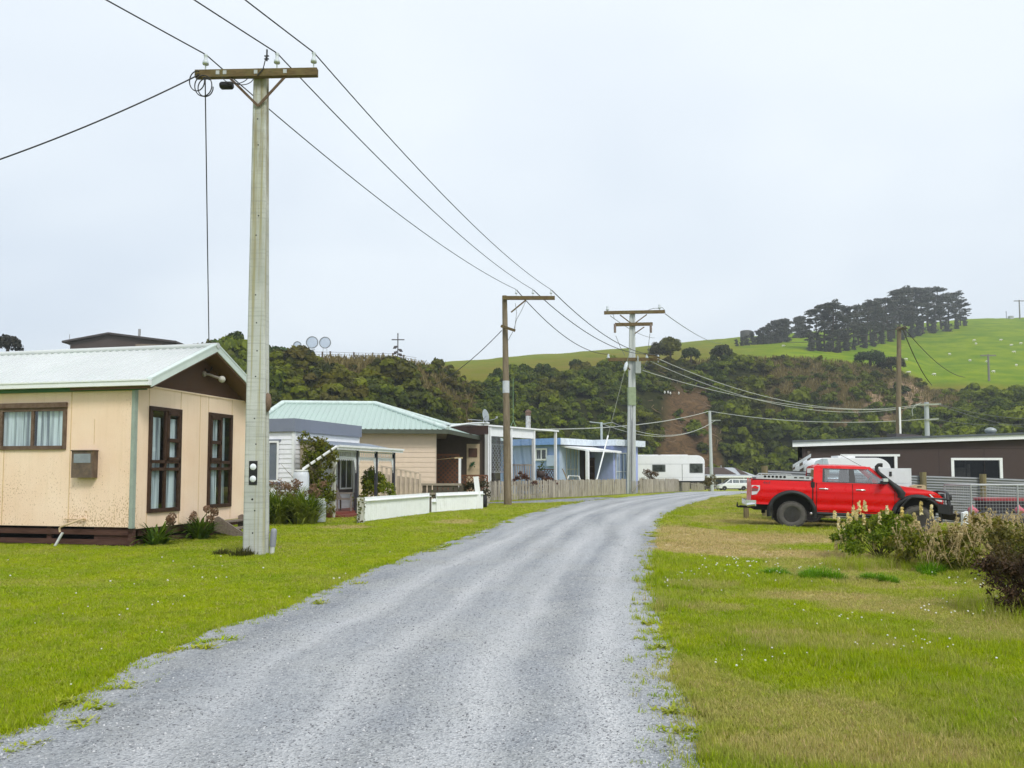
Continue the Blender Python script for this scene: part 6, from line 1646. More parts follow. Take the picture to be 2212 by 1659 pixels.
# ================================================================ VEHICLES
RUBBER = mat('tyre_rubber', (.035, .033, .030), .85, var=.25, scale=6)
RUBBER_DUSTY = mat('tyre_dusty', (.10, .092, .083), .9, var=.25, scale=8)
BLACKP = mat('black_plastic', (.018, .018, .019), .55, var=.15)
CHROME = mat('chrome', (.75, .76, .78), .15, .9, var=.05)
REDP = mat('red_paint', (.66, .0012, .0025), .3, var=.04, coat=.3, spec=.2)
CARGLASS = glassmat('car_glass', (.66, .76, .80), .24)
DARKTRIM = mat('dark_trim', (.02, .02, .022), .4)
def wheel(par, c, r, w, rim_r, rim_mat, style='steel', side=-1, dusty=True):
    """side -1: outer face towards -y"""
    hw = w / 2; mb = MB()
    prof = [(rim_r, -hw * .8), (rim_r + .02, -hw * .95), (r * .80, -hw), (r * .93, -hw * .92), (r, -hw * .72), (r, hw * .72), (r * .93, hw * .92), (r * .8, hw), (rim_r + .02, hw * .95), (rim_r, hw * .8)]
    mb.lathe(c, prof, 36, 'y')
    C = Vector(c)
    for k in range(36):
        a = 2 * math.pi * k / 36
        for yy in ((-hw * .62, -.08) if k % 2 else (-hw * .8, -hw * .3)):
            d = Vector((math.cos(a), 0, math.sin(a)))
            mb.box(C + d * (r + .004) + Vector((0, yy if isinstance(yy, float) else yy, 0)), (.05, hw * .5, .02), Matrix.Rotation(-a + math.pi / 2, 3, 'Y'))
    t = mb.build('tyre', RUBBER_DUSTY if dusty else RUBBER, par)
    yo = c[1] + side * hw * .78
    mb = MB()
    s = side
    if style == 'steel':
        mb.lathe((c[0], c[1], c[2]), [(rim_r, s * hw * .8), (rim_r - .02, s * hw * .78), (rim_r - .035, s * hw * .4), (rim_r * .72, s * hw * .3), (rim_r * .45, s * hw * .42), (rim_r * .3, s * hw * .5), (.001, s * hw * .5)], 28, 'y')
        rm = mb.build('rim', rim_mat, par)
        mb = MB()
        for k in range(8):
            a = 2 * math.pi * (k + .5) / 8; mb.lathe((c[0] + rim_r * .74 * math.cos(a), c[1] + s * (hw * .31), c[2] + rim_r * .74 * math.sin(a)), [(.001, s * .012), (.024, s * .012), (.026, 0)], 8, 'y')
        mb.build('rim_hole', VOID, rm)
        mb = MB(); mb.lathe((c[0], c[1] + s * hw * .5, c[2]), [(.05, 0), (.05, s * .03), (.035, s * .04), (.001, s * .04)], 12, 'y')
        for k in range(6):
            a = 2 * math.pi * k / 6; mb.lathe((c[0] + .08 * math.cos(a), c[1] + s * hw * .47, c[2] + .08 * math.sin(a)), [(.013, 0), (.013, s * .03), (.001, s * .03)], 6, 'y')
        mb.build('hub', mat('hub_grey', (.22, .22, .23), .4, .5), rm)
    else:
        mb.lathe(c, [(rim_r, s * hw * .85), (rim_r - .025, s * hw * .85), (rim_r - .03, s * hw * .3), (.001, s * hw * .25)], 28, 'y'); rm = mb.build('rim', BLACKP, par)
        mb = MB()
        for k in range(10):
            a = 2 * math.pi * k / 10
            for da in (-.07, .07): d0 = Vector((math.cos(a), 0, math.sin(a))); d1 = Vector((math.cos(a + da), 0, math.sin(a + da))); mb.bar(C + d0 * .03 + Vector((0, s * hw * .6, 0)), C + d1 * (rim_r - .015) + Vector((0, s * hw * .75, 0)), .02, .015, up=(0, 1, 0))
        mb.lathe((c[0], c[1] + s * hw * .55, c[2]), [(.06, 0), (.06, s * .03), (.001, s * .04)], 12, 'y'); mb.build('rim_spokes', rim_mat, rm)

class Body:
    """car body surface: side sheet y(x,z) with arch cut-outs, belt line and greenhouse"""
    def __init__(s, x0, x1, top, bot, hw, arches, z_mid=.85, bulge=(.05, .06), nose=0.35, tail=.15, nosew=.17, tailw=.04):
        s.x0, s.x1, s.top, s.bot, s.hw, s.arches = x0, x1, top, bot, hw, arches; s.zm = z_mid; s.b = bulge; s.nose, s.tail, s.nosew, s.tailw = nose, tail, nosew, tailw
    def halfw(s, x):
        w = s.hw
        if x > s.x1 - s.nose: t = (x - (s.x1 - s.nose)) / s.nose; w -= s.nosew * t * t
        if x < s.x0 + s.tail: t = ((s.x0 + s.tail) - x) / s.tail; w -= s.tailw * t * t
        return w
    def y(s, x, z):
        w = s.halfw(x); d = (z - s.zm) / .5
        crease = .018 * math.exp(-((z - s.zm - .27) / .05) ** 2) - .026 * math.exp(-((z - s.zm + .12) / .055) ** 2) + .012 * math.exp(-((z - s.zm + .24) / .05) ** 2)
        return w - (s.b[1] if d > 0 else s.b[0]) * d * d + crease
    def zb(s, x):
        z = s.bot(x)
        for xc, zc, ra in s.arches:
            if abs(x - xc) < ra: z = max(z, zc + math.sqrt(ra * ra - (x - xc) ** 2))
        return z
    def side(s, mb, xa, xb, za=None, zt=None, off=0., rows=12, step=.03, both=True, one=-1):
        n = max(2, int((xb - xa) / step)); xs = [xa + (xb - xa) * i / n for i in range(n + 1)]
        for sg in ((-1, 1) if both else (one,)):
            R_ = []
            for x in xs:
                lo = max(s.zb(x), za) if za is not None else s.zb(x); hi = min(s.top(x), zt) if zt is not None else s.top(x)
                R_.append([Vector((x, sg * (s.y(x, lo + (hi - lo) * j / rows) + off), lo + (hi - lo) * j / rows)) for j in range(rows + 1)])
            mb.grid(R_, smooth=True, flip=sg > 0)
        return mb
    def deck(s, mb, xa, xb, crown=.03, cols=10, step=.04, off=0.):
        n = max(2, int((xb - xa) / step)); R_ = []
        for i in range(n + 1):
            x = xa + (xb - xa) * i / n; z = s.top(x); w = s.y(x, z) + off; R_.append([Vector((x, -w + 2 * w * j / cols, z + off + crown * (1 - (2 * j / cols - 1) ** 2))) for j in range(cols + 1)])
        mb.grid(R_, smooth=True); return mb
    def cap(s, mb, x, rows=8, cols=10, bow=.0, sg=1, z1=None):
        lo, hi = s.zb(x), z1 or s.top(x); R_ = []
        for j in range(rows + 1):
            z = lo + (hi - lo) * j / rows; w = s.y(x, z); R_.append([Vector((x + sg * bow * (1 - (2 * k / cols - 1) ** 2), -w + 2 * w * k / cols, z)) for k in range(cols + 1)])
        mb.grid(R_, smooth=True, flip=sg < 0); return mb
class Cab:
    """greenhouse: straight tumblehome from the belt half-width to the roof half-width"""
    def __init__(s, zb, zr, wb, wr): s.zb, s.zr, s.wb, s.wr = zb, zr, wb, wr
    def y(s, z): t = (z - s.zb) / (s.zr - s.zb); return s.wb + (s.wr - s.wb) * t
    def poly(s, mb, pts, off=0., th=.03, sides=(-1, 1)):
        for sg in sides:
            a = [Vector((x, sg * (s.y(z) + off), z)) for x, z in pts]; mb.prism(a, (0, -sg * th, 0))
        return mb
    def flat(s, mb, pts, off=0., sides=(-1, 1)):
        for sg in sides:
            a = [(x, sg * (s.y(z) + off), z) for x, z in pts]; mb.add(a, [tuple(range(len(a)))[:: -1 if sg > 0 else 1]])
        return mb

def pickup():
    c = G(1709, 1140); ang = R(-13)
    rot = Matrix.Rotation(ang, 3, 'Z') @ Matrix.Rotation(R(1.7), 3, 'Y')
    loc = c + rot @ Vector((0, .80, 0))
    H = E('pickup_truck', 'red lifted double cab pickup with black snorkel, flares and bull bar', 'pickup truck', loc, rot=rot.to_euler()); H.scale = (1.04, 1, 1)
    top = lambda x: 1.385 if x < .55 else (1.335 if x < 2.5 else (1.335 - .02 * (x - 2.5) / .1 if x < 2.6 else (1.315 - .115 * ((x - 2.6) / .95) ** 1.5 if x < 3.55 else 1.20 - .20 * ((x - 3.55) / .35) ** 1.6)))
    bot = lambda x: .66 if x < -.5 else (.50 if x < 2.7 else .66)
    arch = [(0, .44, .555), (3.22, .44, .555)]
    B = Body(-1.10, 3.90, top, bot, .925, arch)
    mb = MB(); B.side(mb, -1.10, .53); B.side(mb, .565, .64); B.side(mb, 2.66, 3.90); B.cap(mb, -1.10, sg=-1); B.side(mb, .64, 2.66, zt=.53, rows=2)
    body = mb.build('body', REDP, H)
    mb = MB(); B.deck(mb, 2.60, 3.90, .035, off=.002); B.cap(mb, 3.90, bow=.12, z1=1.0); mb.build('bonnet', REDP, H)
    mb = MB()
    for sg in (-1, 1):  # rolled top rail of the tub
        mb.tube([(-1.09, sg * (B.y(-1.0, 1.385) - .03), 1.375), (.53, sg * (B.y(.4, 1.385) - .03), 1.375)], .03, 8)
    mb.build('tub_rail', REDP, H)
    mb = MB()   # dark gaps, sills, chassis, wells
    B.side(mb, .60, 2.70, za=.52, off=-.012); mb.bx(-1.0, 3.75, -.62, .62, .48, .72); mb.bx(-.56, .56, -.66, .66, .72, 1.2); mb.bx(2.66, 3.80, -.64, .64, .72, 1.1); mb.bx(.5, .60, -.9, .9, .55, 1.36)
    mb.build('chassis', mat('chassis_dark', (.022, .02, .018), .8, var=.3), H)
    mb = MB(); mb.tube([(.62, -.87, .45), (2.62, -.87, .45)], .045, 8); mb.tube([(.62, .87, .45), (2.62, .87, .45)], .045, 8); mb.bx(.6, 2.66, -.9, -.7, .46, .50); mb.build('side_step', BLACKP, H)
    for nm, xa, xb in (('rear_door', .66, 1.575), ('front_door', 1.592, 2.645)):
        for sg in (-1, 1):
            mb = MB(); B.side(mb, xa, xb, za=.545, off=.004, both=False, one=sg); d = mb.build(nm, REDP, H)
            hx = xa + .06 if nm == 'rear_door' else xa + .08
            mb = MB(); y = sg * (B.y(hx, 1.17) + .03); mb.tube([(hx, y - sg * .02, 1.165), (hx + .03, y, 1.17), (hx + .2, y, 1.17), (hx + .23, y - sg * .02, 1.165)], .017, 8); mb.build('handle', CHROME, d)
    # cab
    C = Cab(1.33, 1.83, .885, .70)
    roofp = [(.60, 1.79), (.68, 1.84), (1.2, 1.862), (1.7, 1.86), (2.0, 1.835), (2.08, 1.815)]
    mb = MB(); rows = []
    for x, z in roofp: w = C.y(min(z, 1.83)) - .005; rows.append([Vector((x, -w + 2 * w * j / 10, z + .03 * (1 - (j / 5 - 1) ** 2) - (.02 if j in (0, 10) else 0))) for j in range(11)])
    mb.grid(rows); 
    C.poly(mb, [(.60, 1.795), (2.04, 1.80), (2.08, 1.84), (.66, 1.84)], .004)
    C.poly(mb, [(.565, 1.335), (.80, 1.335), (.84, 1.80), (.60, 1.80)])
    C.poly(mb, [(2.50, 1.335), (2.62, 1.335), (2.08, 1.82), (1.98, 1.80)])
    C.poly(mb, [(.80, 1.76), (1.98, 1.76), (2.02, 1.81), (.80, 1.81)], .002)
    C.poly(mb, [(.80, 1.335), (2.52, 1.335), (2.5, 1.36), (.80, 1.36)], .002)
    mb.prism([(.565, -.87, 1.335), (.565, .87, 1.335), (.58, .86, 1.42), (.58, -.86, 1.42)], (.02, 0, 0)); mb.prism([(.60, -.69, 1.76), (.60, .69, 1.76), (.61, .69, 1.81), (.61, -.69, 1.81)], (.02, 0, 0))
    cab = mb.build('cab', REDP, H)
    mb = MB(); C.poly(mb, [(1.50, 1.36), (1.66, 1.36), (1.64, 1.765), (1.52, 1.765)], .004, .02); C.poly(mb, [(.80, 1.36), (.86, 1.36), (.88, 1.765), (.83, 1.765)], .004, .02); C.poly(mb, [(.86, 1.745), (1.98, 1.745), (1.99, 1.765), (.86, 1.765)], .004, .02); C.poly(mb, [(.86, 1.355), (2.5, 1.355), (2.47, 1.38), (.86, 1.38)], .005, .02)
    mb.build('window_trim', DARKTRIM, cab)
    for pts in ([(.86, 1.375), (1.50, 1.375), (1.52, 1.75), (.88, 1.75)], [(1.66, 1.375), (2.47, 1.375), (1.99, 1.75), (1.64, 1.75)]):
        for sg in (-1, 1): mb = MB(); C.flat(mb, pts, -.008, (sg,)); mb.build('side_window', CARGLASS, cab)
    mb = MB(); mb.quad((2.60, -.80, 1.34), (2.60, .80, 1.34), (2.07, .66, 1.82), (2.07, -.66, 1.82)); mb.build('windscreen', CARGLASS, cab)
    mb = MB(); mb.quad((.585, .80, 1.40), (.585, -.80, 1.40), (.605, -.66, 1.77), (.605, .66, 1.77)); mb.build('rear_window', CARGLASS, cab)
    mb = MB()
    for x, w in ((1.0, .5), (1.75, .5)):
        for sy in (-.42, .42): mb.prism([(x, sy - .24, 1.0), (x + .5, sy - .24, 1.02), (x + .5, sy - .24, 1.15), (x + .12, sy - .24, 1.15), (x - .1, sy - .24, 1.62), (x - .2, sy - .24, 1.62)], (0, .48, 0)); mb.box((x - .14, sy, 1.69), (.1, .26, .16))
    mb.bx(2.25, 2.6, -.8, .8, 1.15, 1.34); mb.build('seats', mat('seat_grey', (.06, .062, .066), .8), cab)
    mb = MB(); mb.tube([Vector((2.12 + .06 * math.sin(a) * .4, -.40 + .18 * math.cos(a), 1.36 + .18 * math.sin(a))) for a in np.linspace(0, 6.283, 20)], .016, 6, False); mb.build('steering_wheel', BLACKP, cab)
    # wheels
    for x in (0, 3.22):
        for sg in (-1, 1):
            w = E('wheel', None, None, (0, 0, 0)) if False else bpy.data.objects.new('wheel', None); COL.objects.link(w) if w.name not in COL.objects else None
            w.parent = H; w.location = (x, sg * .80, .385); MW[w.name] = MW[H.name] @ Matrix.Translation((x, sg * .80, .385))
            wheel(w, (0, 0, 0), .385, .28, .222, mat('steel_black', (.085, .083, .08), .5), 'steel', sg)
    # flares
    for xc in (0, 3.22):
        for sg in (-1, 1):
            mb = MB(); rows = []
            for i in range(33):
                a = R(-12) + R(204) * i / 32; ca, sa = math.cos(a), math.sin(a); row = []
                for rr_, yy in ((.545, -.03), (.55, .055), (.585, .075), (.635, .055), (.66, .0)):
                    x = xc + rr_ * ca * 1.02; z = .44 + rr_ * sa; zz = min(max(z, .45), 1.3); row.append(Vector((x, sg * (B.y(min(max(x, -1.1), 3.9), zz) + yy), z)))
                rows.append(row)
            mb.grid(rows, True, sg < 0); mb.build('wheel_flare', BLACKP, H)
    # mudflaps
    for x in (-.52, 2.72): mb = MB(); mb.bx(x, x + .015, -.9, -.68, .22, .62); mb.build('mudflap', BLACKP, H)
    # lights
    for sg in (-1, 1):
        mb = MB(); pts = [(-1.085, 1.21), (-.86, 1.21), (-.87, 1.08), (-.95, .95), (-1.085, .92)]; a = [Vector((x, sg * (B.y(x, z) + .018), z)) for x, z in pts]; mb.prism(a, (0, -sg * .03, 0)); tl = mb.build('tail_light', mat('tail_lens', (.60, .60, .62), .15, var=.1), H)
        mb = MB(); pts = [(-1.08, 1.13), (-.90, 1.11), (-.93, 1.04), (-1.08, 1.03)]; a = [Vector((x, sg * (B.y(x, z) + .021), z)) for x, z in pts]; mb.prism(a, (0, -sg * .004, 0)); mb.build('red_lens', mat('red_lens', (.30, .10, .10), .2), tl)
        mb = MB(); pts = [(3.50, 1.12), (3.62, 1.115), (3.86, 1.00), (3.86, .90), (3.70, .93), (3.56, 1.03)]; a = [Vector((x, sg * (B.y(x, z) + .014), z)) for x, z in pts]; mb.prism(a, (0, -sg * .03, 0)); mb.build('headlight', mat('head_lens', (.72, .74, .76), .12, var=.12, scale=14), H)
    mb = MB(); mb.bx(3.88, 3.94, -.5, .5, .78, 1.0); mb.build('grille', BLACKP, H)
    # rear bumper, hitch, tailgate handle
    mb = MB(); mb.bx(-1.24, -1.10, -.86, .86, .60, .76); mb.tube([(-1.2, -.88, .62), (-.98, -.93, .66)], .06, 6); mb.prism([(-1.24, -.87, .60), (-.96, -.93, .60), (-.96, -.93, .77), (-1.24, -.87, .77)], (0, .04, 0)); mb.build('rear_bumper', CHROME, H)
    mb = MB(); mb.bx(-1.36, -.9, -.05, .05, .50, .57); mb.tube([(-1.36, 0, .52), (-1.42, 0, .54), (-1.42, 0, .60)], .03, 8); mb.lathe((-1.42, 0, .63), [(.001, -.03), (.03, 0), (.001, .03)], 8); mb.build('tow_hitch', BLACKP, H)
    # snorkel
    mb = MB(); mb.tube([(2.80, -.93, .98), (2.82, -.945, 1.10), (2.72, -.94, 1.24), (2.60, -.90, 1.36), (2.42, -.84, 1.54), (2.27, -.79, 1.68), (2.22, -.77, 1.76), (2.22, -.76, 1.85), (2.27, -.755, 1.90), (2.34, -.75, 1.90)], [.085, .105, .09, .066, .05, .046, .046, .048, .052, .06], 12); mb.bx(2.33, 2.37, -.80, -.70, 1.84, 1.95); mb.build('snorkel', mat('snorkel_black', (.022, .022, .023), .6, var=.2), H)
    # mirror
    for sg in (-1, 1):
        mb = MB(); mb.box((2.36, sg * 1.03, 1.40), (.12, .22, .09)); mb.bar((2.42, sg * .87, 1.37), (2.36, sg * .98, 1.38), .05, .05); mr = mb.build('mirror', BLACKP, H); mb = MB(); mb.box((2.375, sg * 1.035, 1.475), (.12, .22, .09)); mb.build('mirror_cap', CHROME, mr)
    # bull bar and winch bumper
    mb = MB(); mb.prism([(3.72, -.93, .60), (4.02, -.90, .56), (4.18, -.62, .56), (4.18, .62, .56), (4.02, .90, .56), (3.72, .93, .60)], (0, 0, .26)); bb = mb.build('steel_bumper', mat('bar_black', (.018, .018, .019), .4), H)
    mb = MB()
    for sy in (-.52, .52): mb.tube([(4.12, sy - .2 * (1 if sy < 0 else -1) * 0, .80), (4.10, sy, 1.10), (4.06, sy * .9, 1.17)], .035, 8)
    mb.tube([(4.0, -.86, .82), (3.98, -.80, 1.10), (4.02, -.62, 1.17), (4.07, -.3, 1.19), (4.07, .3, 1.19), (4.02, .62, 1.17), (3.98, .80, 1.10), (4.0, .86, .82)], .035, 8); mb.tube([(4.13, -.6, .98), (4.13, .6, .98)], .03, 8)
    for sg in (-1, 1): mb.tube([(2.72, sg * .99, .60), (2.92, sg * 1.0, .90), (3.06, sg * 1.0, 1.02), (3.80, sg * .96, .99), (4.0, sg * .86, .97)], .026, 8)
    mb.build('bull_bar', MATS['bar_black'], H)
    mb = MB()
    for sy in (-.32, .32): mb.lathe((4.17, sy, 1.03), [(.001, -.03), (.085, -.03), (.09, .04), (.001, .05)], 14, 'x')
    mb.build('spot_lamp', BLACKP, H)
    # tub lid with side plates, cut-outs and rail
    lidm = mat('lid_silver', (.58, .60, .61), .4, .2, var=.08)
    mb = MB(); mb.bx(-.96, .50, -.80, .80, 1.43, 1.46)
    for sg in (-1, 1): mb.prism([(-.98, sg * .83, 1.40), (.52, sg * .83, 1.40), (.52, sg * .83, 1.515), (-.2, sg * .83, 1.52), (-.82, sg * .83, 1.515)], (0, -sg * .02, 0))
    lid = mb.build('tub_lid', lidm, H); mb = MB()
    for sg in (-1, 1):
        for k in range(6): x = -.72 + .105 * k; mb.prism([(x + .043 * math.cos(a), sg * .834, 1.475 + .036 * math.sin(a)) for a in np.linspace(0, 6.28, 7)[:-1]], (0, -sg * .004, 0))
        for x0, x1 in ((.06, .14), (.20, .32), (.38, .46)): mb.prism([(x0, sg * .834, 1.45), (x1, sg * .834, 1.45), (x1, sg * .834, 1.485), (x0, sg * .834, 1.485)], (0, -sg * .004, 0))
    mb.build('lid_cutout', VOID, lid); mb = MB()
    for sg in (-1, 1):
        mb.tube([(-.85, sg * .62, 1.46), (-.78, sg * .62, 1.56), (.0, sg * .62, 1.56), (.06, sg * .62, 1.46)], .018, 6)
        for x in (-.5, -.25): mb.tube([(x, sg * .62, 1.46), (x, sg * .62, 1.575)], .015, 6)
    mb.build('lid_rail', mat('rail_grey', (.42, .43, .42), .5), lid)
    mb = MB(); mb.bx(-1.06, .54, -.86, .86, 1.37, 1.40); mb.build('tub_liner', BLACKP, H)
    # red cab lamp and aerial
    mb = MB(); mb.bx(.78, .84, -.06, .06, 1.875, 1.90); mb.build('roof_lamp', mat('lamp_red', (.5, .02, .02), .3), H)
    mb = MB(); mb.tube([(1.92, -.3, 1.86), (1.30, -.3, 2.22)], .006, 5); mb.build('aerial', BLACKP, H)
    # decal
    cu = bpy.data.curves.new('decal', 'FONT'); cu.body = '4x4'; cu.size = .13; cu.extrude = .0015; cu.shear = .15
    ot = bpy.data.objects.new('tmp', cu); COL.objects.link(ot); dg = bpy.context.evaluated_depsgraph_get(); me = bpy.data.meshes.new_from_object(ot.evaluated_get(dg)); bpy.data.objects.remove(ot)
    me.materials.clear(); me.materials.append(mat('decal_dark', (.16, .012, .02), .4))
    for v in me.vertices: x, z = v.co.x - .78, v.co.y + 1.255; v.co = (x, -(B.y(x, z) + .006 + v.co.z * .3), z)
    o = bpy.data.objects.new('decal', me); COL.objects.link(o); o.parent = H; MW[o.name] = MW[H.name]
    return H
PICKUP = pickup()

def simple_car(name, label, cat, loc, ang, x0, x1, top, bot, hw, arches, cab, pillars, panes, roof, paint, wr, rimm, extra=None, wsc=None, rsc=None):
    H = E(name, label, cat, loc, ang); B = Body(x0, x1, top, bot, hw, arches, z_mid=.7, nose=.7, nosew=.2, tail=.4, tailw=.1)
    mb = MB(); B.side(mb, x0, x1); B.cap(mb, x0, sg=-1, bow=.08); B.cap(mb, x1, bow=.12); B.deck(mb, x0, x1, .02); mb.build('body', paint, H)
    mb = MB(); mb.bx(x0 + .2, x1 - .2, -hw + .26, hw - .26, .25, .7); mb.build('underbody', BLACKP, H)
    mb = MB(); 
    for p in pillars: cab.poly(mb, p)
    rows = []
    for x, z in roof: w = cab.y(z) - .0; rows.append([Vector((x, -w + 2 * w * j / 8, z + .04 * (1 - (j / 4 - 1) ** 2))) for j in range(9)])
    mb.grid(rows); cb = mb.build('cab', paint, H)
    for p in panes:
        for sg in (-1, 1): mb = MB(); cab.flat(mb, p, -.01, (sg,)); mb.build('side_window', CARGLASS, cb)
    for q, nm in ((wsc, 'windscreen'), (rsc, 'rear_window')):
        if q: (xa, za, wa), (xb, zb, wb) = q; mb = MB(); mb.quad((xa, -wa, za), (xa, wa, za), (xb, wb, zb), (xb, -wb, zb)); mb.build(nm, CARGLASS, cb)
    mb = MB(); mb.bx(x0 + 1.0, x1 - 1.4, -hw + .35, hw - .35, top(0) - .5, top(0) - .05); mb.build('seats', mat('seat_grey', (.06, .062, .066), .8), cb)
    for xc, zc, ra in arches:
        for sg in (-1, 1):
            w = bpy.data.objects.new('wheel', None); COL.objects.link(w); w.parent = H; w.location = (xc, sg * (hw - .12), wr); MW[w.name] = MW[H.name] @ Matrix.Translation(w.location)
            wheel(w, (0, 0, 0), wr, .22, wr * .68, rimm, 'alloy', sg, dusty=False)
    if extra: extra(H, B, cab)
    return H
# maroon wagon behind the pickup
MAROON = mat('maroon_paint', (.22, .012, .02), .25, var=.04, coat=.5)
def wagon_extra(H, B, C):
    mb = MB(); C.poly(mb, [(-.70, 1.0), (2.1, 1.0), (2.1, 1.02), (-.7, 1.02)], .01, .02); C.poly(mb, [(-.6, 1.40), (-.1, 1.47), (1.0, 1.47), (1.4, 1.40), (1.38, 1.43), (1.0, 1.50), (-.1, 1.50), (-.65, 1.43)], .012, .02); mb.build('chrome_strip', CHROME, H)
q = P(1764, 1128, 25.3); q.z = float(gz(q.x, 25.3))
simple_car('station_wagon', 'maroon wagon with alloy wheels parked close behind the red pickup', 'car', q + Vector((-.1, .8, 0)), R(-6), -.95, 3.5,
           lambda x: .98 if x < 2.2 else .98 - .18 * ((x - 2.2) / 1.3) ** 1.8, lambda x: .28, .87, [(0, .32, .36), (2.65, .32, .36)], Cab(.97, 1.48, .80, .62),
           [[(-.9, .97), (-.72, .97), (-.5, 1.44), (-.72, 1.40)], [(.72, .97), (.84, .97), (.82, 1.45), (.72, 1.45)], [(1.95, .97), (2.2, .97), (1.35, 1.47), (1.25, 1.44)], [(-.72, 1.40), (1.3, 1.43), (1.3, 1.48), (-.65, 1.48)]],
           [[(-.72, 1.0), (.72, 1.0), (.72, 1.43), (-.55, 1.41)], [(.84, 1.0), (1.98, 1.0), (1.28, 1.44), (.82, 1.45)]], [(-.9, 1.36), (-.6, 1.45), (0, 1.48), (.9, 1.48), (1.35, 1.45)], MAROON, .33, mat('alloy', (.55, .56, .58), .3, .7), wagon_extra,
           ((2.2, .98, .78), (1.35, 1.46, .6)), ((-.95, .98, .76), (-.88, 1.38, .6)))
# white people mover far down the road
WV = mat('van_white', (.74, .76, .77), .3, var=.03, coat=.3)
q = G(1556, 1060); Yv = 127; a = P(1551, 1058.5, Yv); a.z = float(gz(a.x, Yv))
def van_extra(H, B, C):
    mb = MB(); mb.bx(3.98, 4.06, -.55, .55, .5, .75); mb.build('grille', BLACKP, H)
    for sg in (-1, 1): mb = MB(); mb.box((3.86, sg * .62, .82), (.25, .3, .16)); mb.build('headlight', mat('head_lens', (.72, .74, .76), .12), H)
simple_car('people_mover', 'white people mover van parked at the road bend in front of the far house', 'van', a + Vector((4.15, .8, 0)), R(183), -1.05, 4.05,
           lambda x: 1.12 if x < 2.9 else 1.12 - .30 * ((x - 2.9) / 1.15) ** 1.5, lambda x: .35, .95, [(0, .35, .40), (3.2, .35, .40)], Cab(1.11, 1.88, .90, .72),
           [[(-1.0, 1.11), (-.72, 1.11), (-.72, 1.84), (-.95, 1.75)], [(.62, 1.11), (.75, 1.11), (.75, 1.84), (.62, 1.84)], [(1.75, 1.11), (1.92, 1.11), (1.85, 1.84), (1.72, 1.84)], [(2.95, 1.11), (3.2, 1.11), (2.2, 1.86), (2.05, 1.82)], [(-.95, 1.72), (2.1, 1.76), (2.1, 1.88), (-.9, 1.86)], [(-.95, 1.11), (3.0, 1.11), (2.9, 1.22), (-.95, 1.22)]],
           [[(-.72, 1.2), (.62, 1.2), (.62, 1.76), (-.72, 1.74)], [(.75, 1.2), (1.75, 1.2), (1.72, 1.78), (.75, 1.77)], [(1.92, 1.2), (2.9, 1.2), (2.08, 1.8), (1.85, 1.8)]], [(-1.0, 1.74), (-.8, 1.86), (0, 1.9), (1.6, 1.9), (2.2, 1.84)], WV, .34, mat('alloy', (.55, .56, .58), .3, .7), van_extra,
           ((3.2, 1.12, .86), (2.2, 1.85, .7)), ((-1.05, 1.15, .86), (-.98, 1.75, .7)))

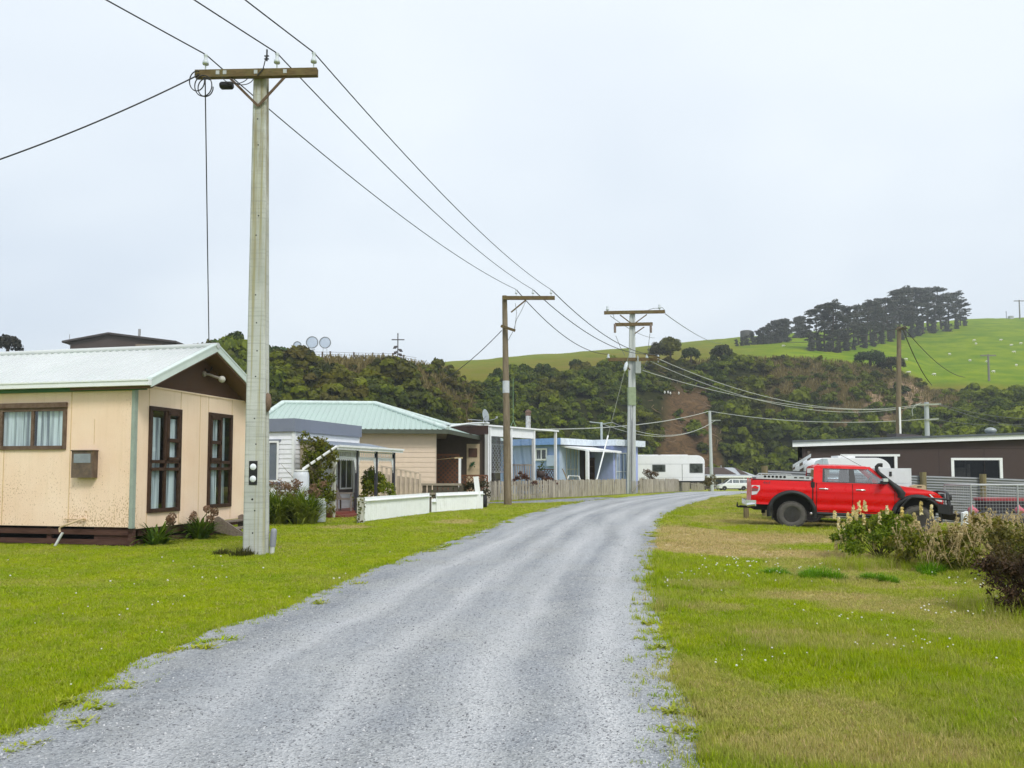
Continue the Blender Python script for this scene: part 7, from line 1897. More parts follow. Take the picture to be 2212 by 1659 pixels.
# ---- caravans
def caravan(label, a, L, h, w, ang, r_front, r_rear, windows, band=True, hatch=None, door=None, name='caravan', glass_end=None, zb=.45):
    H = E(name, label, 'caravan', a, ang)
    def prof(n=9):
        pts = [(0.12, zb), (L - .12, zb)]
        pts += [(L - .02, zb + .1)]
        for i in range(n): t = R(90) * i / (n - 1); pts.append((L - r_front + r_front * math.cos(t), h - r_front * .75 + r_front * .75 * math.sin(t)))
        for i in range(n): t = R(90) + R(90) * i / (n - 1); pts.append((r_rear + r_rear * math.cos(t), h - r_rear * .75 + r_rear * .75 * math.sin(t)))
        pts.append((.02, zb + .1)); return pts
    pr = prof(); white = mat('caravan_white', (.80, .81, .82), .35, var=.02, dirt=(.62, .63, .60), dscale=1.2, damt=.2)
    mb = MB(); n = len(pr); ins = .06
    c_ = (L / 2, (zb + h) / 2)
    rows = []
    for y, k in ((0, .985), (.04, 1), (w - .04, 1), (w, .985)): rows.append([Vector((c_[0] + (x - c_[0]) * k, y, c_[1] + (z - c_[1]) * k)) for x, z in pr + pr[:1]])
    mb.grid(rows, True); mb.add(rows[0][:-1], [tuple(range(n))]); mb.add(rows[-1][:-1], [tuple(range(n))[::-1]]); mb.build('shell', white, H)
    mb = MB(); mb.bx(.15, L - .15, .1, w - .1, zb - .12, zb); mb.build('chassis', BLACKP, H)
    if band:
        mb = MB(); mb.bx(.03, L - .02, -.012, -.001, band - .015, band + .015); mb.bx(.03, L - .03, -.010, -.001, zb + .32, zb + .335); mb.build('trim_strip', mat('trim_grey', (.40, .42, .43), .4), H)
    for x0, x1, z0, z1 in windows:
        mb = MB(); r = .06; pts = []
        for cx, cz, a0 in ((x1 - r, z1 - r, 0), (x0 + r, z1 - r, 90), (x0 + r, z0 + r, 180), (x1 - r, z0 + r, 270)):
            for k in range(4): t = R(a0 + 30 * k); pts.append((cx + r * math.cos(t), -.02, cz + r * math.sin(t)))
        mb.prism(pts, (0, .03, 0)); wn = mb.build('window', mat('seal_grey', (.25, .26, .26), .5), H)
        mb = MB(); mb.prism([(c_x * .9 + .1 * (x0 + x1) / 2, -.026, c_z * .9 + .1 * (z0 + z1) / 2) for c_x, _, c_z in pts], (0, .004, 0)); mb.build('pane', mat('caravan_pane', (.07, .08, .07), .08, var=.8, scale=2.5), wn)
    if door: mb = MB(); mb.bx(door - .02, door + .02, -.008, -.001, zb + .05, band - .02); mb.build('door_seam', mat('seam_dark', (.08, .08, .085), .6), H)
    if hatch:
        for x0, x1 in hatch: mb = MB(); mb.bx(x0, x1, w * .3, w * .7, h - .01, h + .07); mb.build('roof_hatch', mat('hatch_white', (.72, .73, .73), .5), H)
    for xx in (L * .5,):
        mb = MB(); mb.lathe((xx, .12, .32), [(.18, -.08), (.3, -.08), (.32, 0), (.3, .08), (.18, .08), (.001, .06)], 18, 'y'); mb.build('wheel', RUBBER, H)
    return H
Yc = 68.5; a = P(1352, 1000, Yc); b = P(1521, 1000, Yc); a.z = P(1400, 1049, Yc).z - .3; zz = lambda py: P(1400, py, Yc).z - a.z; xx = lambda px: P(px, 1000, Yc).x - a.x
caravan('large white caravan with two dark windows parked behind the grey paling fence', a, b.x - a.x, zz(983.5), 2.3, R(-2), .75, .3, [(xx(1408), xx(1437), zz(1019.5), zz(1003.5)), (xx(1488), xx(1517), zz(1022), zz(1001))], zz(1002.5), [(.6, 3.0), (3.2, 5.6)], xx(1472.5), zb=zz(1039))
Yc2 = 30.6; a = P(1754, 1000, Yc2); b = P(1925, 1000, Yc2); a.z = float(gz(a.x, Yc2)); zz = lambda py: P(1800, py, Yc2).z - a.z; xx = lambda px: P(px, 1000, Yc2).x - a.x
H = caravan('small rounded white caravan tucked between the iron fence and the dark shed', a, b.x - a.x, zz(989), 1.9, 0, .6, .55, [], None, None, None, zb=.5)
mb = MB(); mb.prism([(xx(1758) , -.015, zz(1004)), (xx(1762), -.015, zz(996)), (xx(1776), -.015, zz(990.5)), (xx(1787), -.015, zz(991)), (xx(1790), -.015, zz(1004))], (0, .014, 0)); mb.build('end_window', mat('pale_tint', (.42, .50, .53), .1), H)
mb = MB(); mb.bx(xx(1776) - .01, xx(1776) + .01, -.022, -.015, zz(1004), zz(990.5)); mb.build('window_bar', mat('bar_grey', (.35, .37, .38), .5), H)
mb = MB(); mb.bx(xx(1818), xx(1855), .3, 1.0, zz(989) + .01, zz(984)); mb.bx(xx(1830), xx(1848), .4, .9, zz(989) - .01, zz(987)); mb.build('roof_hatch', MATS['hatch_white'], H)

def cabinet():
    Y = 27.3; a, b = P(1899, 1000, Y), P(1968, 1000, Y); z0 = float(gz(a.x, Y)); t = P(1930, 1011.5, Y).z - z0
    H = E('metal_cabinet', 'tall white metal cabinet with dark handle standing against the iron fence', 'cabinet', (a.x, Y, z0)); L = b.x - a.x
    mb = MB(); mb.bx(0, L, 0, .7, .05, t); mb.build('case', mat('cabinet_white', (.62, .65, .68), .45, var=.06, scale=5), H)
    mb = MB(); mb.bx(.02, L - .1, -.02, -.001, t - .52, t - .03); mb.bx(.02, L - .1, -.02, -.001, .1, t - .55); d = mb.build('door', mat('cabinet_door', (.66, .69, .72), .4, var=.06, scale=5), H)
    mb = MB(); mb.bx(.34, .42, -.045, -.021, t - .28, t - .12); mb.build('handle', BLACKP, d)
    q = P(1979, 1062, Y - .1); H2 = E('fuel_can', 'pale tan jerry can with handle beside the white metal cabinet', 'can', (q.x, Y - .2, z0)); zt = P(1979, 1047, Y).z - z0
    mb = MB(); mb.bx(-.3, .28, -.1, .1, .0, zt - .22); mb.build('stand', mat('stand_dark', (.08, .07, .06), .8), H2); mb = MB(); mb.prism([(-.25, -.09, zt - .22), (.25, -.09, zt - .22), (.25, -.09, zt - .05), (.18, -.09, zt), (-.12, -.09, zt), (-.25, -.09, zt - .06)], (0, .18, 0)); mb.build('can', mat('can_tan', (.50, .38, .24), .6), H2)
    mb = MB(); mb.bx(-.06, .1, -.095, -.09, zt - .09, zt - .05); mb.build('handle_gap', VOID, H2)
cabinet()
def cage_trailer():
    Y = 21.5; a = P(2095, 1000, Y); z0 = float(gz(a.x, Y)); zt = P(2120, 1048, Y).z - z0; zb = P(2120, 1111, Y).z - z0
    H = E('cage_trailer', 'trailer with galvanised wire mesh cage in front of the corrugated iron fence', 'trailer', (a.x, Y, z0)); L, D = 2.6, 1.3; mb = MB()
    m = mat('mesh_galv', (.40, .42, .43), .5, .2)
    def mesh_panel(o, u, w, h, sp=.085):
        o, u = Vector(o), Vector(u); n = int(w / sp)
        for i in range(n + 1): p = o + u * (w * i / n); mb.tube([p, p + Vector((0, 0, h))], .0036, 4, smooth=False)
        k = int(h / sp)
        for j in range(k + 1): p = o + Vector((0, 0, h * j / k)); mb.tube([p, p + u * w], .0036, 4, smooth=False)
    mesh_panel((0, 0, zb), (1, 0, 0), L, zt - zb); mesh_panel((0, 0, zb), (0, 1, 0), D, zt - zb); mesh_panel((0, D, zb), (1, 0, 0), L, zt - zb, .11)
    mb.build('mesh', m, H); mb = MB()
    for p, q in (((0, 0, zt), (L, 0, zt)), ((0, D, zt), (L, D, zt)), ((0, 0, zt), (0, D, zt)), ((0, 0, zb), (0, 0, zt)), ((0, D, zb), (0, D, zt)), ((L * .5, 0, zb), (L * .5, 0, zt))): mb.tube([p, q], .022, 6)
    mb.build('cage_frame', m, H); mb = MB(); mb.bx(-.1, L, -.05, D + .05, zb - .22, zb - .02); mb.bx(-.1, L, -.06, -.05, zb - .12, zb - .05); mb.build('tray', mat('tray_timber', (.16, .14, .12), .8), H)
    mb = MB(); mb.lathe((1.3, -.02, .26), [(.1, -.08), (.25, -.08), (.26, .0), (.25, .08), (.1, .08)], 16, 'y'); mb.build('wheel', RUBBER, H)
    mb = MB(); q = P(2079, 1110, Y - .2).x - a.x; mb.prism([(q - .05, -.3, zb - .36), (q + .1, -.3, zb - .36), (q + .1, -.3, zb + .1), (q - .03, -.3, zb + .05)], (0, .12, 0)); mb.build('end_board', WHITE, H)
    q = P(2170, 1090, Y + .5); x = q.x; z = z0 + zb; H2 = E('crate', 'red lidded crate inside the wire cage', 'crate', (x, Y + .6, z)); mb = MB(); mb.bx(-.62, .55, -.25, .25, .02, .36); mb.build('bin', mat('crate_dark', (.035, .03, .035), .6), H2); mb = MB(); mb.bx(-.66, .6, -.28, .28, .36, .44); mb.build('lid', mat('crate_red', (.45, .07, .09), .5), H2)
    for i, px in enumerate((2104, 2206)):
        q = P(px, 1099, Y + .15); H3 = E('buoy', ('pink fishing float by the mesh cage corner', 'pink fishing float right of the red crate in the mesh cage')[i], 'float', (q.x, Y + .25, z0 + zb)); mb = MB(); mb.lathe((0, 0, .1), [(.001, -.1), (.08, -.07), (.12, 0), (.09, .07), (.03, .11), (.02, .15), (.001, .16)], 14); mb.lathe((.13, .05, .08), [(.001, -.08), (.09, 0), (.001, .09)], 12); mb.build('float', mat('float_pink', (.75, .17, .24), .45, var=.2), H3)
cage_trailer()
# ================================================================ PLANTS
def blades(c, n, L, spread, rng, wid=.02, arch=.9, up=.6, seg=4, outward=True):
    """arching strap leaves from a crown at c"""
    V = []; Q = []; k = 0; c = np.asarray(c, float)
    for i in range(n):
        a = rng.uniform(0, 6.28); d = spread * math.sqrt(rng.random()); b = c + [d * math.cos(a), d * math.sin(a), 0]
        a2 = a + rng.normal(0, .5) if outward else rng.uniform(0, 6.28); dr = np.array([math.cos(a2), math.sin(a2), 0]); sd = np.array([-dr[1], dr[0], 0])
        l = L * rng.uniform(.6, 1.1); th = up + rng.normal(0, .2); p = b.copy(); w0 = wid * rng.uniform(.7, 1.2); dz = rng.normal(0, .15)
        for j in range(seg + 1):
            t = j / seg; w = w0 * (1 - t ** 2.2) + .001
            V += [p - sd * w, p + sd * w]
            if j < seg: Q.append([k + 2 * j, k + 2 * j + 1, k + 2 * j + 3, k + 2 * j + 2])
            ang = (1.35 * th) - arch * t * 1.5; p = p + (dr * math.cos(ang) + np.array([0, 0, math.sin(ang)])) * (l / seg)
        k += 2 * (seg + 1)
    return np.array(V), np.array(Q)
def merge(parts):
    V = []; Q = []; n = 0
    for v, q in parts: V.append(v); Q.append(q + n); n += len(v)
    return np.concatenate(V), np.concatenate(Q)
def twigs(mb, base, n, L, rng, r=.008, spread=.6, up=1.0):
    for i in range(n):
        a = rng.uniform(0, 6.28); e = rng.uniform(.3, 1) * spread; d = Vector((math.cos(a) * e, math.sin(a) * e, up)).normalized(); p = Vector(base) + Vector((rng.normal(0, .06), rng.normal(0, .06), 0)); pts = [p]; l = L * rng.uniform(.6, 1.1)
        for j in range(4): d = (d + Vector(rng.normal(0, .14, 3))).normalized(); p = p + d * l / 4; pts.append(p)
        mb.tube(pts, [r, r * .85, r * .65, r * .45, r * .2], 5)
STEM = mat('plant_stem', (.12, .085, .045), .85, var=.3)

def lupin():
    C = G(1905, 1208); r = np.random.default_rng(21); H = E('lupin_bush', 'green tree lupin bush with pale yellow flower spikes in front of the pickup', 'bush', C)
    cl = []
    for i in range(46):
        a = r.uniform(0, 6.28); d = math.sqrt(r.random()); x = 1.02 * d * math.cos(a); y = .62 * d * math.sin(a); top = .80 * (1 - .45 * d * d)
        cl.append(((x, y, top * r.uniform(.35, 1.0)), np.array([1, 1, .9]) * r.uniform(.12, .22)))
    parts = [clump_cloud(cl, 520, .034, r, -.6, .3, .9, 2.4)]
    v, q = merge(parts); npmesh('foliage', v, q, leafmat('lupin_leaf', (.06, .12, .003), (.22, .29, .008), (.27, .29, .03), .4), parent=H)
    mb = MB(); twigs(mb, (0, 0, 0), 26, .9, r, .012, 1.1, .7); mb.build('stem', STEM, H)
    fm = leafmat('lupin_flower', (.80, .66, .22), (.86, .80, .56), (.72, .52, .08), .25)
    spots = [(1803, 1112), (1812, 1130), (1822, 1142), (1832, 1120), (1838, 1128), (1816, 1165), (1828, 1175), (1806, 1178), (1843, 1104), (1850, 1112), (1845, 1150), (1866, 1122), (1880, 1160), (1890, 1170), (1900, 1120), (1905, 1162), (1925, 1152), (1930, 1158), (1916, 1102), (1935, 1130), (1948, 1106), (1962, 1135), (1975, 1118), (1985, 1140), (1868, 1092), (1856, 1096), (1990, 1096), (2012, 1106), (1830, 1195), (1853, 1188)]
    zs = lambda px, py: None
    for i, (px, py) in enumerate(spots):
        side = 1 - abs(px - 1905) / 115.; Yd = C.y - .62 * max(.15, side) * (.55 + .45 * (py - 1090) / 110) + .2
        p = P(px, py, Yd) - C; n = 46; hgt = r.uniform(.15, .26); V = []
        t = r.random(n); a = r.uniform(0, 6.28, n); rad = .022 * (1 - .6 * t) + .006
        pts = np.stack([p.x + rad * np.cos(a), p.y + rad * np.sin(a), p.z - hgt / 2 + hgt * t], 1); nn = np.stack([np.cos(a), np.sin(a), 0 * a + .3], 1)
        v, q = leaf_quads(pts, nn, np.full(n, .042), r, .4, 1.3); npmesh('flower_spike', v, q, fm, parent=H)
lupin()
def scrubby_right():
    r = np.random.default_rng(31)
    C = G(2110, 1238); H = E('weedy_bush', 'olive tangle of weeds topped by straw coloured seed heads right of the lupin', 'bush', C)
    cl = []
    for i in range(70):
        x = r.uniform(-1.0, 1.3); y = r.uniform(-.35, .9); cl.append(((x, y, (.62 + .16 * (x > .3)) * r.uniform(.2, 1)), np.array([1, 1, .9]) * r.uniform(.12, .2)))
    v, q = clump_cloud(cl, 170, .05, r, -.6, .3, .9, 2.2); npmesh('foliage', v, q, leafmat('weed_leaf', (.07, .10, .004), (.24, .24, .015), (.27, .19, .05), .4), parent=H)
    mb = MB()
    for i in range(8): twigs(mb, (r.uniform(-1, 1.2), r.uniform(-.3, .7), 0), 5, .65, r, .006, .8, .9)
    mb.build('stem', mat('dry_stem', (.17, .13, .06), .9, var=.3), H)
    V = []; parts = []
    for i in range(300):
        x = r.uniform(-.9, 1.5); y = r.uniform(-.4, 1.0); h = r.uniform(.3, .85) + .12 * (x > .2); b = np.array([x, y, h * .35]); ln = r.normal(0, .24, 2) * h; t = np.array([x + ln[0], y + ln[1], h]); d = np.array([-ln[1], ln[0], 0]); d = np.array([1, 0, 0]) * .004
        V += [b - d, b + d, t + d, t - d]
        n = 12; s = r.random(n); pts = b + (t - b) * (.72 + .32 * s)[:, None] + r.normal(0, .014, (n, 3)); parts.append(leaf_quads(pts, r.normal(0, 1, (n, 3)), np.full(n, .026), r, .5, 1.8))
    parts.append((np.array(V), np.arange(len(V)).reshape(-1, 4))); v, q = merge(parts); npmesh('seed_heads', v, q, leafmat('seed_straw', (.46, .34, .14), (.80, .66, .38), None, .4), parent=H)
    C = G(2234, 1330); H = E('dark_bush', 'dark brown twiggy bush cut off by the right hand edge', 'bush', C); cl = []
    for i in range(70):
        a = r.uniform(0, 6.28); d = math.sqrt(r.random()); cl.append(((.62 * d * math.cos(a) + .1, .5 * d * math.sin(a), .78 * (1 - .35 * d * d) * r.uniform(.15, 1)), np.array([1, 1, 1]) * r.uniform(.09, .16)))
    v, q = clump_cloud(cl, 800, .021, r, -.8, .25, 1, 2.6); npmesh('foliage', v, q, leafmat('dark_twig_leaf', (.03, .016, .008), (.11, .062, .03), (.13, .11, .015), .25), parent=H)
    mb = MB(); twigs(mb, (0.1, 0, 0), 60, 1.0, r, .007, 1.0, .8); mb.build('stem', mat('dark_stem', (.05, .03, .02), .9, var=.3), H)
    # greener top beyond the dark bush
    C = G(2205, 1268); H = E('green_bush', 'olive leafy bush behind the dark twiggy bush at the right edge', 'bush', C); cl = [((r.uniform(-.35, .9), r.uniform(-.3, .4), r.uniform(.1, .75)), np.array([1, 1, 1]) * r.uniform(.1, .2)) for i in range(34)]
    v, q = clump_cloud(cl, 260, .045, r, -.8, .3, .9, 1.8); npmesh('foliage', v, q, leafmat('olive_leaf', (.06, .075, .008), (.19, .19, .02), (.16, .11, .03), .3), parent=H); mb = MB(); twigs(mb, (.2, 0, 0), 16, .7, r); mb.build('stem', STEM, H)
scrubby_right()
def tussocks():
    for i, (px, py, s, lab) in enumerate(((1772, 1252, .24, 'bright green tussock on the right lawn, the largest one'), (1680, 1244, .17, 'bright green grass tussock nearest the road on the right lawn'), (1892, 1256, .16, 'bright green tussock left of the bare patch below the lupin'), (2010, 1240, .22, 'bright green grass clump at the foot of the weedy bush'))):
        c = G(px, py); tuft_mesh('grass_tussock', c, 1100, s * 1.3, s * .85, leafmat('bright_grass', (.10, .26, .006), (.24, .44, .012), None, .45), 40 + i, .005, .9, lobes=5, loc=tuple(c), label=lab, cat='grass tussock', group='bright tussocks on the right lawn')
tussocks()
def garden():
    r = np.random.default_rng(51)
    for i, (px, py, s, lab) in enumerate(((338, 1178, .62, 'strap leaved plant nearest the corner of the cream house'), (432, 1166, .70, 'strap leaved plant beside the timber steps'))):
        C = G(px, py); H = E('strap_leaf_plant', lab, 'plant', C, group='strap leaved plants under the gable'); v, q = blades((0, 0, 0), 110, s * 1.15, .16, r, .028, 1.0, .85, 5); npmesh('foliage', v, q, leafmat('strap_leaf', (.045, .11, .006), (.17, .26, .02), None, .35), parent=H)
        mb = MB(); parts = []
        for k in range(6):
            a = r.uniform(0, 6.28); x, y = .32 * math.cos(a), .2 * math.sin(a); h = r.uniform(.55, .85) * s * 1.25; mb.tube([(x * .3, y * .3, 0), (x * .8, y * .8, h * .6), (x, y, h)], .008, 5); n = 60; d = sphere_dirs(n, r); parts.append(leaf_quads(np.array([x, y, h]) + d * .085, d, np.full(n, .04), r, .6, 1.6))
        st = mb.build('flower_stalk', STEM, H); v, q = merge(parts); npmesh('dead_flower_head', v, q, leafmat('dead_head', (.16, .09, .05), (.34, .21, .13), None, .3), parent=st)
    C = G(605, 1132); H = E('flax_bush', 'broad green strap leaved bush with brown dead flower heads behind the grey marker', 'bush', C); parts = []
    for i in range(10): parts.append(blades((r.uniform(-.75, .95), r.uniform(-.2, .7), 0), 150, r.uniform(1.15, 1.5), .22, r, .022, 1.1, 1.05, 5))
    v, q = merge(parts); npmesh('foliage', v, q, leafmat('flax_leaf', (.07, .14, .004), (.25, .33, .012), (.30, .33, .05), .4), parent=H); mb = MB(); parts = []
    for k in range(22):
        x, y = r.uniform(-.8, 1.15), r.uniform(-.1, .8); h = r.uniform(.85, 1.3); mb.tube([(x, y, 0), (x + .05, y, h)], .009, 5); n = 46; d = sphere_dirs(n, r); parts.append(leaf_quads(np.array([x + .05, y, h]) + d * .13 * r.uniform(.5, 1.1, n)[:, None], d, np.full(n, .045), r, .6, 2.0))
    st = mb.build('flower_stalk', STEM, H); v, q = merge(parts); npmesh('dead_flower_head', v, q, MATS['dead_head'], parent=st)
    # climbing vine over the verandah end
    C = G(690, 1121); H = E('climbing_vine', 'leafy brown and green vine climbing over the verandah end of the white house', 'vine', C); cl = []
    Yv = C.y - .1
    for px, py, s in [(x, y, .3) for x in range(662, 724, 9) for y in range(952, 1075, 11)] + [(658, 935, .16), (661, 945, .2), (690, 948, .2), (717, 962, .2), (712, 1080, .25), (716, 1095, .25)]:
        if r.random() < .36: continue
        p = P(px + r.normal(0, 4), py + r.normal(0, 4), Yv - r.uniform(0, .3)) - C; cl.append((tuple(p), np.array([1, .8, 1]) * s * r.uniform(.5, .9)))
    v, q = clump_cloud(cl, 120, .075, r, -1, .5, .7, 1.7); npmesh('foliage', v, q, leafmat('vine_leaf', (.07, .11, .004), (.26, .28, .015), (.24, .20, .05), .4), parent=H); mb = MB(); twigs(mb, (0, 0, 0), 14, 2.3, r, .022, .45, 1.4); mb.build('stem', STEM, H)
    # drums and pipe
    drum = mat('drum_white', (.62, .66, .70), .4, var=.05)
    for px, pb, pt, w, Yq, lab in ((651, 1112, 1015, 34, 25.6, 'tall white plastic drum under the sloping downpipe'), (687, 1127, 1077, 36, 24.7, 'low white plastic drum with ribs beside the verandah step')):
        b = P(px, 1000, Yq); b.z = 0; t = P(px, pt, Yq).z; rr = w / 2 * Yq / F; H = E('plastic_drum', lab, 'drum', b); z0 = 0.; mb = MB()
        pr = [(rr * .9, z0), (rr * .97, z0 + .03), (rr, z0 + .1)]
        for f in (.33, .66): zf = z0 + (t - z0) * f; pr += [(rr, zf - .05), (rr * 1.03, zf - .02), (rr * 1.03, zf + .02), (rr, zf + .05)]
        pr += [(rr, t - .22), (rr * .93, t - .1), (rr * .80, t - .05), (rr * .82, t - .045), (rr * .82, t), (.001, t)]
        mb.lathe((0, 0, 0), pr, 20); mb.build('shell', drum, H); mb = MB(); mb.lathe((0, 0, 0), [(rr * .86, t - .045), (rr * .86, t - .005), (.001, t + .006)], 20); mb.build('lid', mat('drum_lid', (.60, .62, .58), .5), H)
    a, b = P(655, 1013, 25.6), P(728, 964, 25.7); H = E('downpipe', 'sloping white downpipe with dark joints running to the tall drum', 'pipe', a); u = b - a; mb = MB(); mb.tube([(0, 0, -.05), Vector((0, 0, 0)), u], .045, 10); mb.build('pipe', WHITE, H); mb = MB()
    for s in (.18, .36, .54, .8): mb.tube([u * s, u * (s + .05)], .05, 10)
    mb.build('joint', mat('joint_olive', (.10, .10, .05), .7), H)
    # verandah chair and pot
    C = G(747, 1112); C = Vector((C.x, C.y + 1.6, .2)); H = E('verandah_chair', 'weathered timber chair on the white house verandah', 'chair', P(747, 1100, 28.2) * 1 - Vector((0, 0, P(747, 1100, 28.2).z - .2))); ct = wood('grey_chair', (.16, .13, .11), (.30, .26, .23), (5, 5, 5), 2, .8); mb = MB()
    mb.bx(-.3, .25, -.3, .3, .40, .45); mb.build('seat', ct, H); mb = MB(); mb.prism([(-.3, -.3, .45), (-.24, -.3, .45), (-.45, -.3, 1.05), (-.51, -.3, 1.05)], (0, .6, 0)); mb.build('backrest', ct, H)
    for sx in (-.28, .22):
        for sy in (-.28, .25): mb = MB(); mb.bx(sx, sx + .05, sy, sy + .05, 0, .62 if sx > 0 else .5); mb.build('leg', ct, H)
    for sy in (-.32, .25): mb = MB(); mb.bx(-.35, .28, sy, sy + .08, .62, .66); mb.build('armrest', ct, H)
    # conifer shrub
    C = P(812, 1078, 30.5); C.z = 0; H = E('conifer_shrub', 'rounded golden green conifer shrub behind the verandah posts', 'shrub', C); cl = []
    for i in range(44):
        a = r.uniform(0, 6.28); z = r.random(); w = .78 * math.sqrt(1 - (max(0, z - .25) / .8) ** 2); cl.append(((w * math.cos(a) * r.uniform(.5, 1), w * math.sin(a) * r.uniform(.5, 1), .15 + z * 1.42), np.array([.8, .8, 1.15]) * r.uniform(.16, .28)))
    v, q = clump_cloud(cl, 150, .07, r, -.7, .5, .6, 1.9); npmesh('foliage', v, q, leafmat('conifer_leaf', (.09, .15, .004), (.34, .34, .012), (.15, .22, .01), .35), parent=H); mb = MB(); mb.tube([(0, 0, 0), (0, 0, .9)], .06, 6); mb.build('stem', STEM, H)
    for px, py, Yq, s, h, cols, lab in ((1017, 1075, 36, .62, 1.15, ((.02, .025, .008), (.07, .06, .02)), 'dark brown green shrub in front of the low lattice'), (948, 1062, 35.5, .35, .8, ((.03, .07, .01), (.09, .14, .02)), 'small green shrub behind the garden fence'), (987, 1060, 37, .3, 1.0, ((.03, .05, .01), (.08, .10, .02)), 'small dark shrub between the lattice and the washing line post'),
                                        (1088 + 40, 1045, 45.2, .5, 1.75, ((.09, .035, .03), (.20, .10, .06)), 'reddish brown shrub peeping over the paling fence by the porch'), (1186, 1042, 47.5, .45, 1.75, ((.10, .04, .03), (.22, .12, .07)), 'reddish shrub behind the paling fence near the pergola post'),
                                        (1405, 1035, 64, .75, 2.0, ((.09, .05, .02), (.20, .12, .05)), 'rusty red shrub at the near end of the caravan fence'), (1533, 1042, 74, .8, 1.6, ((.09, .08, .02), (.22, .17, .06)), 'straw coloured shrub at the foot of the slender pole')):
        C = P(px, py, Yq); C.z = float(gz(C.x, Yq)); H = E('shrub', lab, 'shrub', C); cl = [((s * r.normal(0, .5), s * r.normal(0, .4), h * r.uniform(.3, .92)), np.array([1, 1, .9]) * s * r.uniform(.25, .45)) for i in range(16)]
        v, q = clump_cloud(cl, 110 if s < .6 else 70, .08, r, -.7, .4, .8, 1.8); npmesh('foliage', v, q, leafmat('shrub_%d' % px, cols[0], cols[1], None, .3), parent=H); mb = MB(); twigs(mb, (0, 0, 0), 8, h * .8, r, .015, .5, 1); mb.build('stem', STEM, H)
    # porch things by the blue house
    C = P(1146, 1030, 45.2); H = E('hanging_basket', 'hanging plant basket on the beige house porch post', 'plant pot', P(1168, 1016, 46.9)); mb = MB(); mb.lathe((0, 0, -.45), [(.12, 0), (.24, .12), (.27, .42), (.22, .42)], 12); mb.build('pot', mat('pot_brown', (.06, .04, .035), .7), H); v, q = clump_cloud([((0, 0, .1), (.26, .2, .3)), ((.1, 0, .4), (.12, .1, .25))], 70, .09, r, -1, .4); npmesh('foliage', v, q, leafmat('pot_leaf', (.03, .06, .012), (.10, .13, .03)), parent=H)
    C = P(1141, 1040, 56); C = P(1262 - 10, 1042, 53.5); C.z = .55; H = E('garden_chair', 'white framed folding chair in front of the blue house', 'chair', P(1235, 1040, 54) - Vector((0, 0, P(1235, 1040, 54).z - .6))); mb = MB()
    for sy in (-.25, .25): mb.tube([(-.5, sy, 0), (-.2, sy, .75), (.5, sy, .72), (.75, sy, 0)], .035, 6)
    mb.build('frame', WHITE, H); mb = MB(); mb.bx(-.3, .5, -.25, .25, .40, .46); mb.build('seat', mat('chair_sling', (.30, .24, .18), .8), H); mb = MB(); mb.prism([(-.34, -.25, .46), (-.28, -.25, .46), (-.62, -.25, 1.25), (-.68, -.25, 1.25)], (0, .5, 0)); mb.build('backrest', MATS['chair_sling'], H)
    C = P(1141, 1030, 45.8); H = E('porch_bench', 'pale slatted bench inside the clear sided porch', 'bench', Vector((P(1132, 1030, 47.5).x, 47.6, 0))); mb = MB(); m = mat('bench_pale', (.50, .42, .36), .7); mb.bx(-.9, .7, -.3, .3, 1.15, 1.22); mb.build('seat', m, H); mb = MB()
    for k in range(11): mb.bx(-.9 + .15 * k, -.82 + .15 * k, .3, .34, 1.25, 2.0)
    mb.bx(-.92, .72, .28, .36, 2.0, 2.1); mb.build('backrest', m, H)
    for sx in (-.85, .6): mb = MB(); mb.bx(sx, sx + .1, -.3, .3, 0, 1.15); mb.build('leg', m, H)
garden()

# ---------------------------------------------------------------- pines and ridge trees
BARK = mat('pine_bark', (.10, .075, .055), .9, var=.3)
def pine_proto(seed, h=20., kind='tall'):
    r = np.random.default_rng(seed); mb = MB(); lean = r.normal(0, .03, 2); pts = []; N = 7
    for i in range(N + 1): t = i / N; pts.append(Vector((lean[0] * h * t + r.normal(0, .12), lean[1] * h * t, h * .93 * t - (1.2 if i == 0 else 0))))
    rs = [.34 * (1 - .8 * i / N) + .04 for i in range(N + 1)]; mb.tube(pts, rs, 7)
    f = lambda t: pts[0].lerp(pts[-1], t) + Vector((0, 0, 0))
    cl = []; lo = .30 if kind == 'tall' else .06
    nb = 19 if kind == 'tall' else 24
    for i in range(nb):
        t = lo + (1 - lo) * (i + r.random() * .8) / nb; a = r.uniform(0, 6.28); prof = (1.0 if t < .82 else (1 - (t - .82) / .3)) * (.55 + .45 * min(1, (t - lo) / .25)) if kind == 'tall' else (1 - .62 * t)
        L = h * (.23 if kind == 'tall' else .26) * prof * r.uniform(.55, 1.2); b = f(t); d = Vector((math.cos(a), math.sin(a), r.uniform(.05, .45))); e = b + d * L
        mb.tube([b, b.lerp(e, .5) + Vector((0, 0, -.1)), e], [.09, .06, .03], 5)
        for k in range(r.integers(2, 5) if kind == 'tall' else r.integers(2, 4)):
            p = b.lerp(e, r.uniform(.55, 1.05)) + Vector(r.normal(0, .5, 3)) * (1, 1, .5)[0]; s = r.uniform(.55, 1.2) * (1.0 if kind == 'tall' else 1.1); cl.append((tuple(p), np.array([1.25, 1.25, .42 if kind == 'tall' else .7]) * s))
    top = f(1.0); 
    for k in range(5): cl.append((tuple(top + Vector(r.normal(0, .9, 3)) * .8), np.array([1.2, 1.2, .7]) * r.uniform(.8, 1.3)))
    v, q = clump_cloud(cl, 6.5, .36, r, -.8, .5, .7, 2.0)
    return mb, v, q
PINE_L = leafmat('pine_needles', (.055, .064, .048), (.125, .135, .098), (.13, .11, .09), .25)  # tones raised pale and grey: hilltop mist put into the needle colour
PROT = []
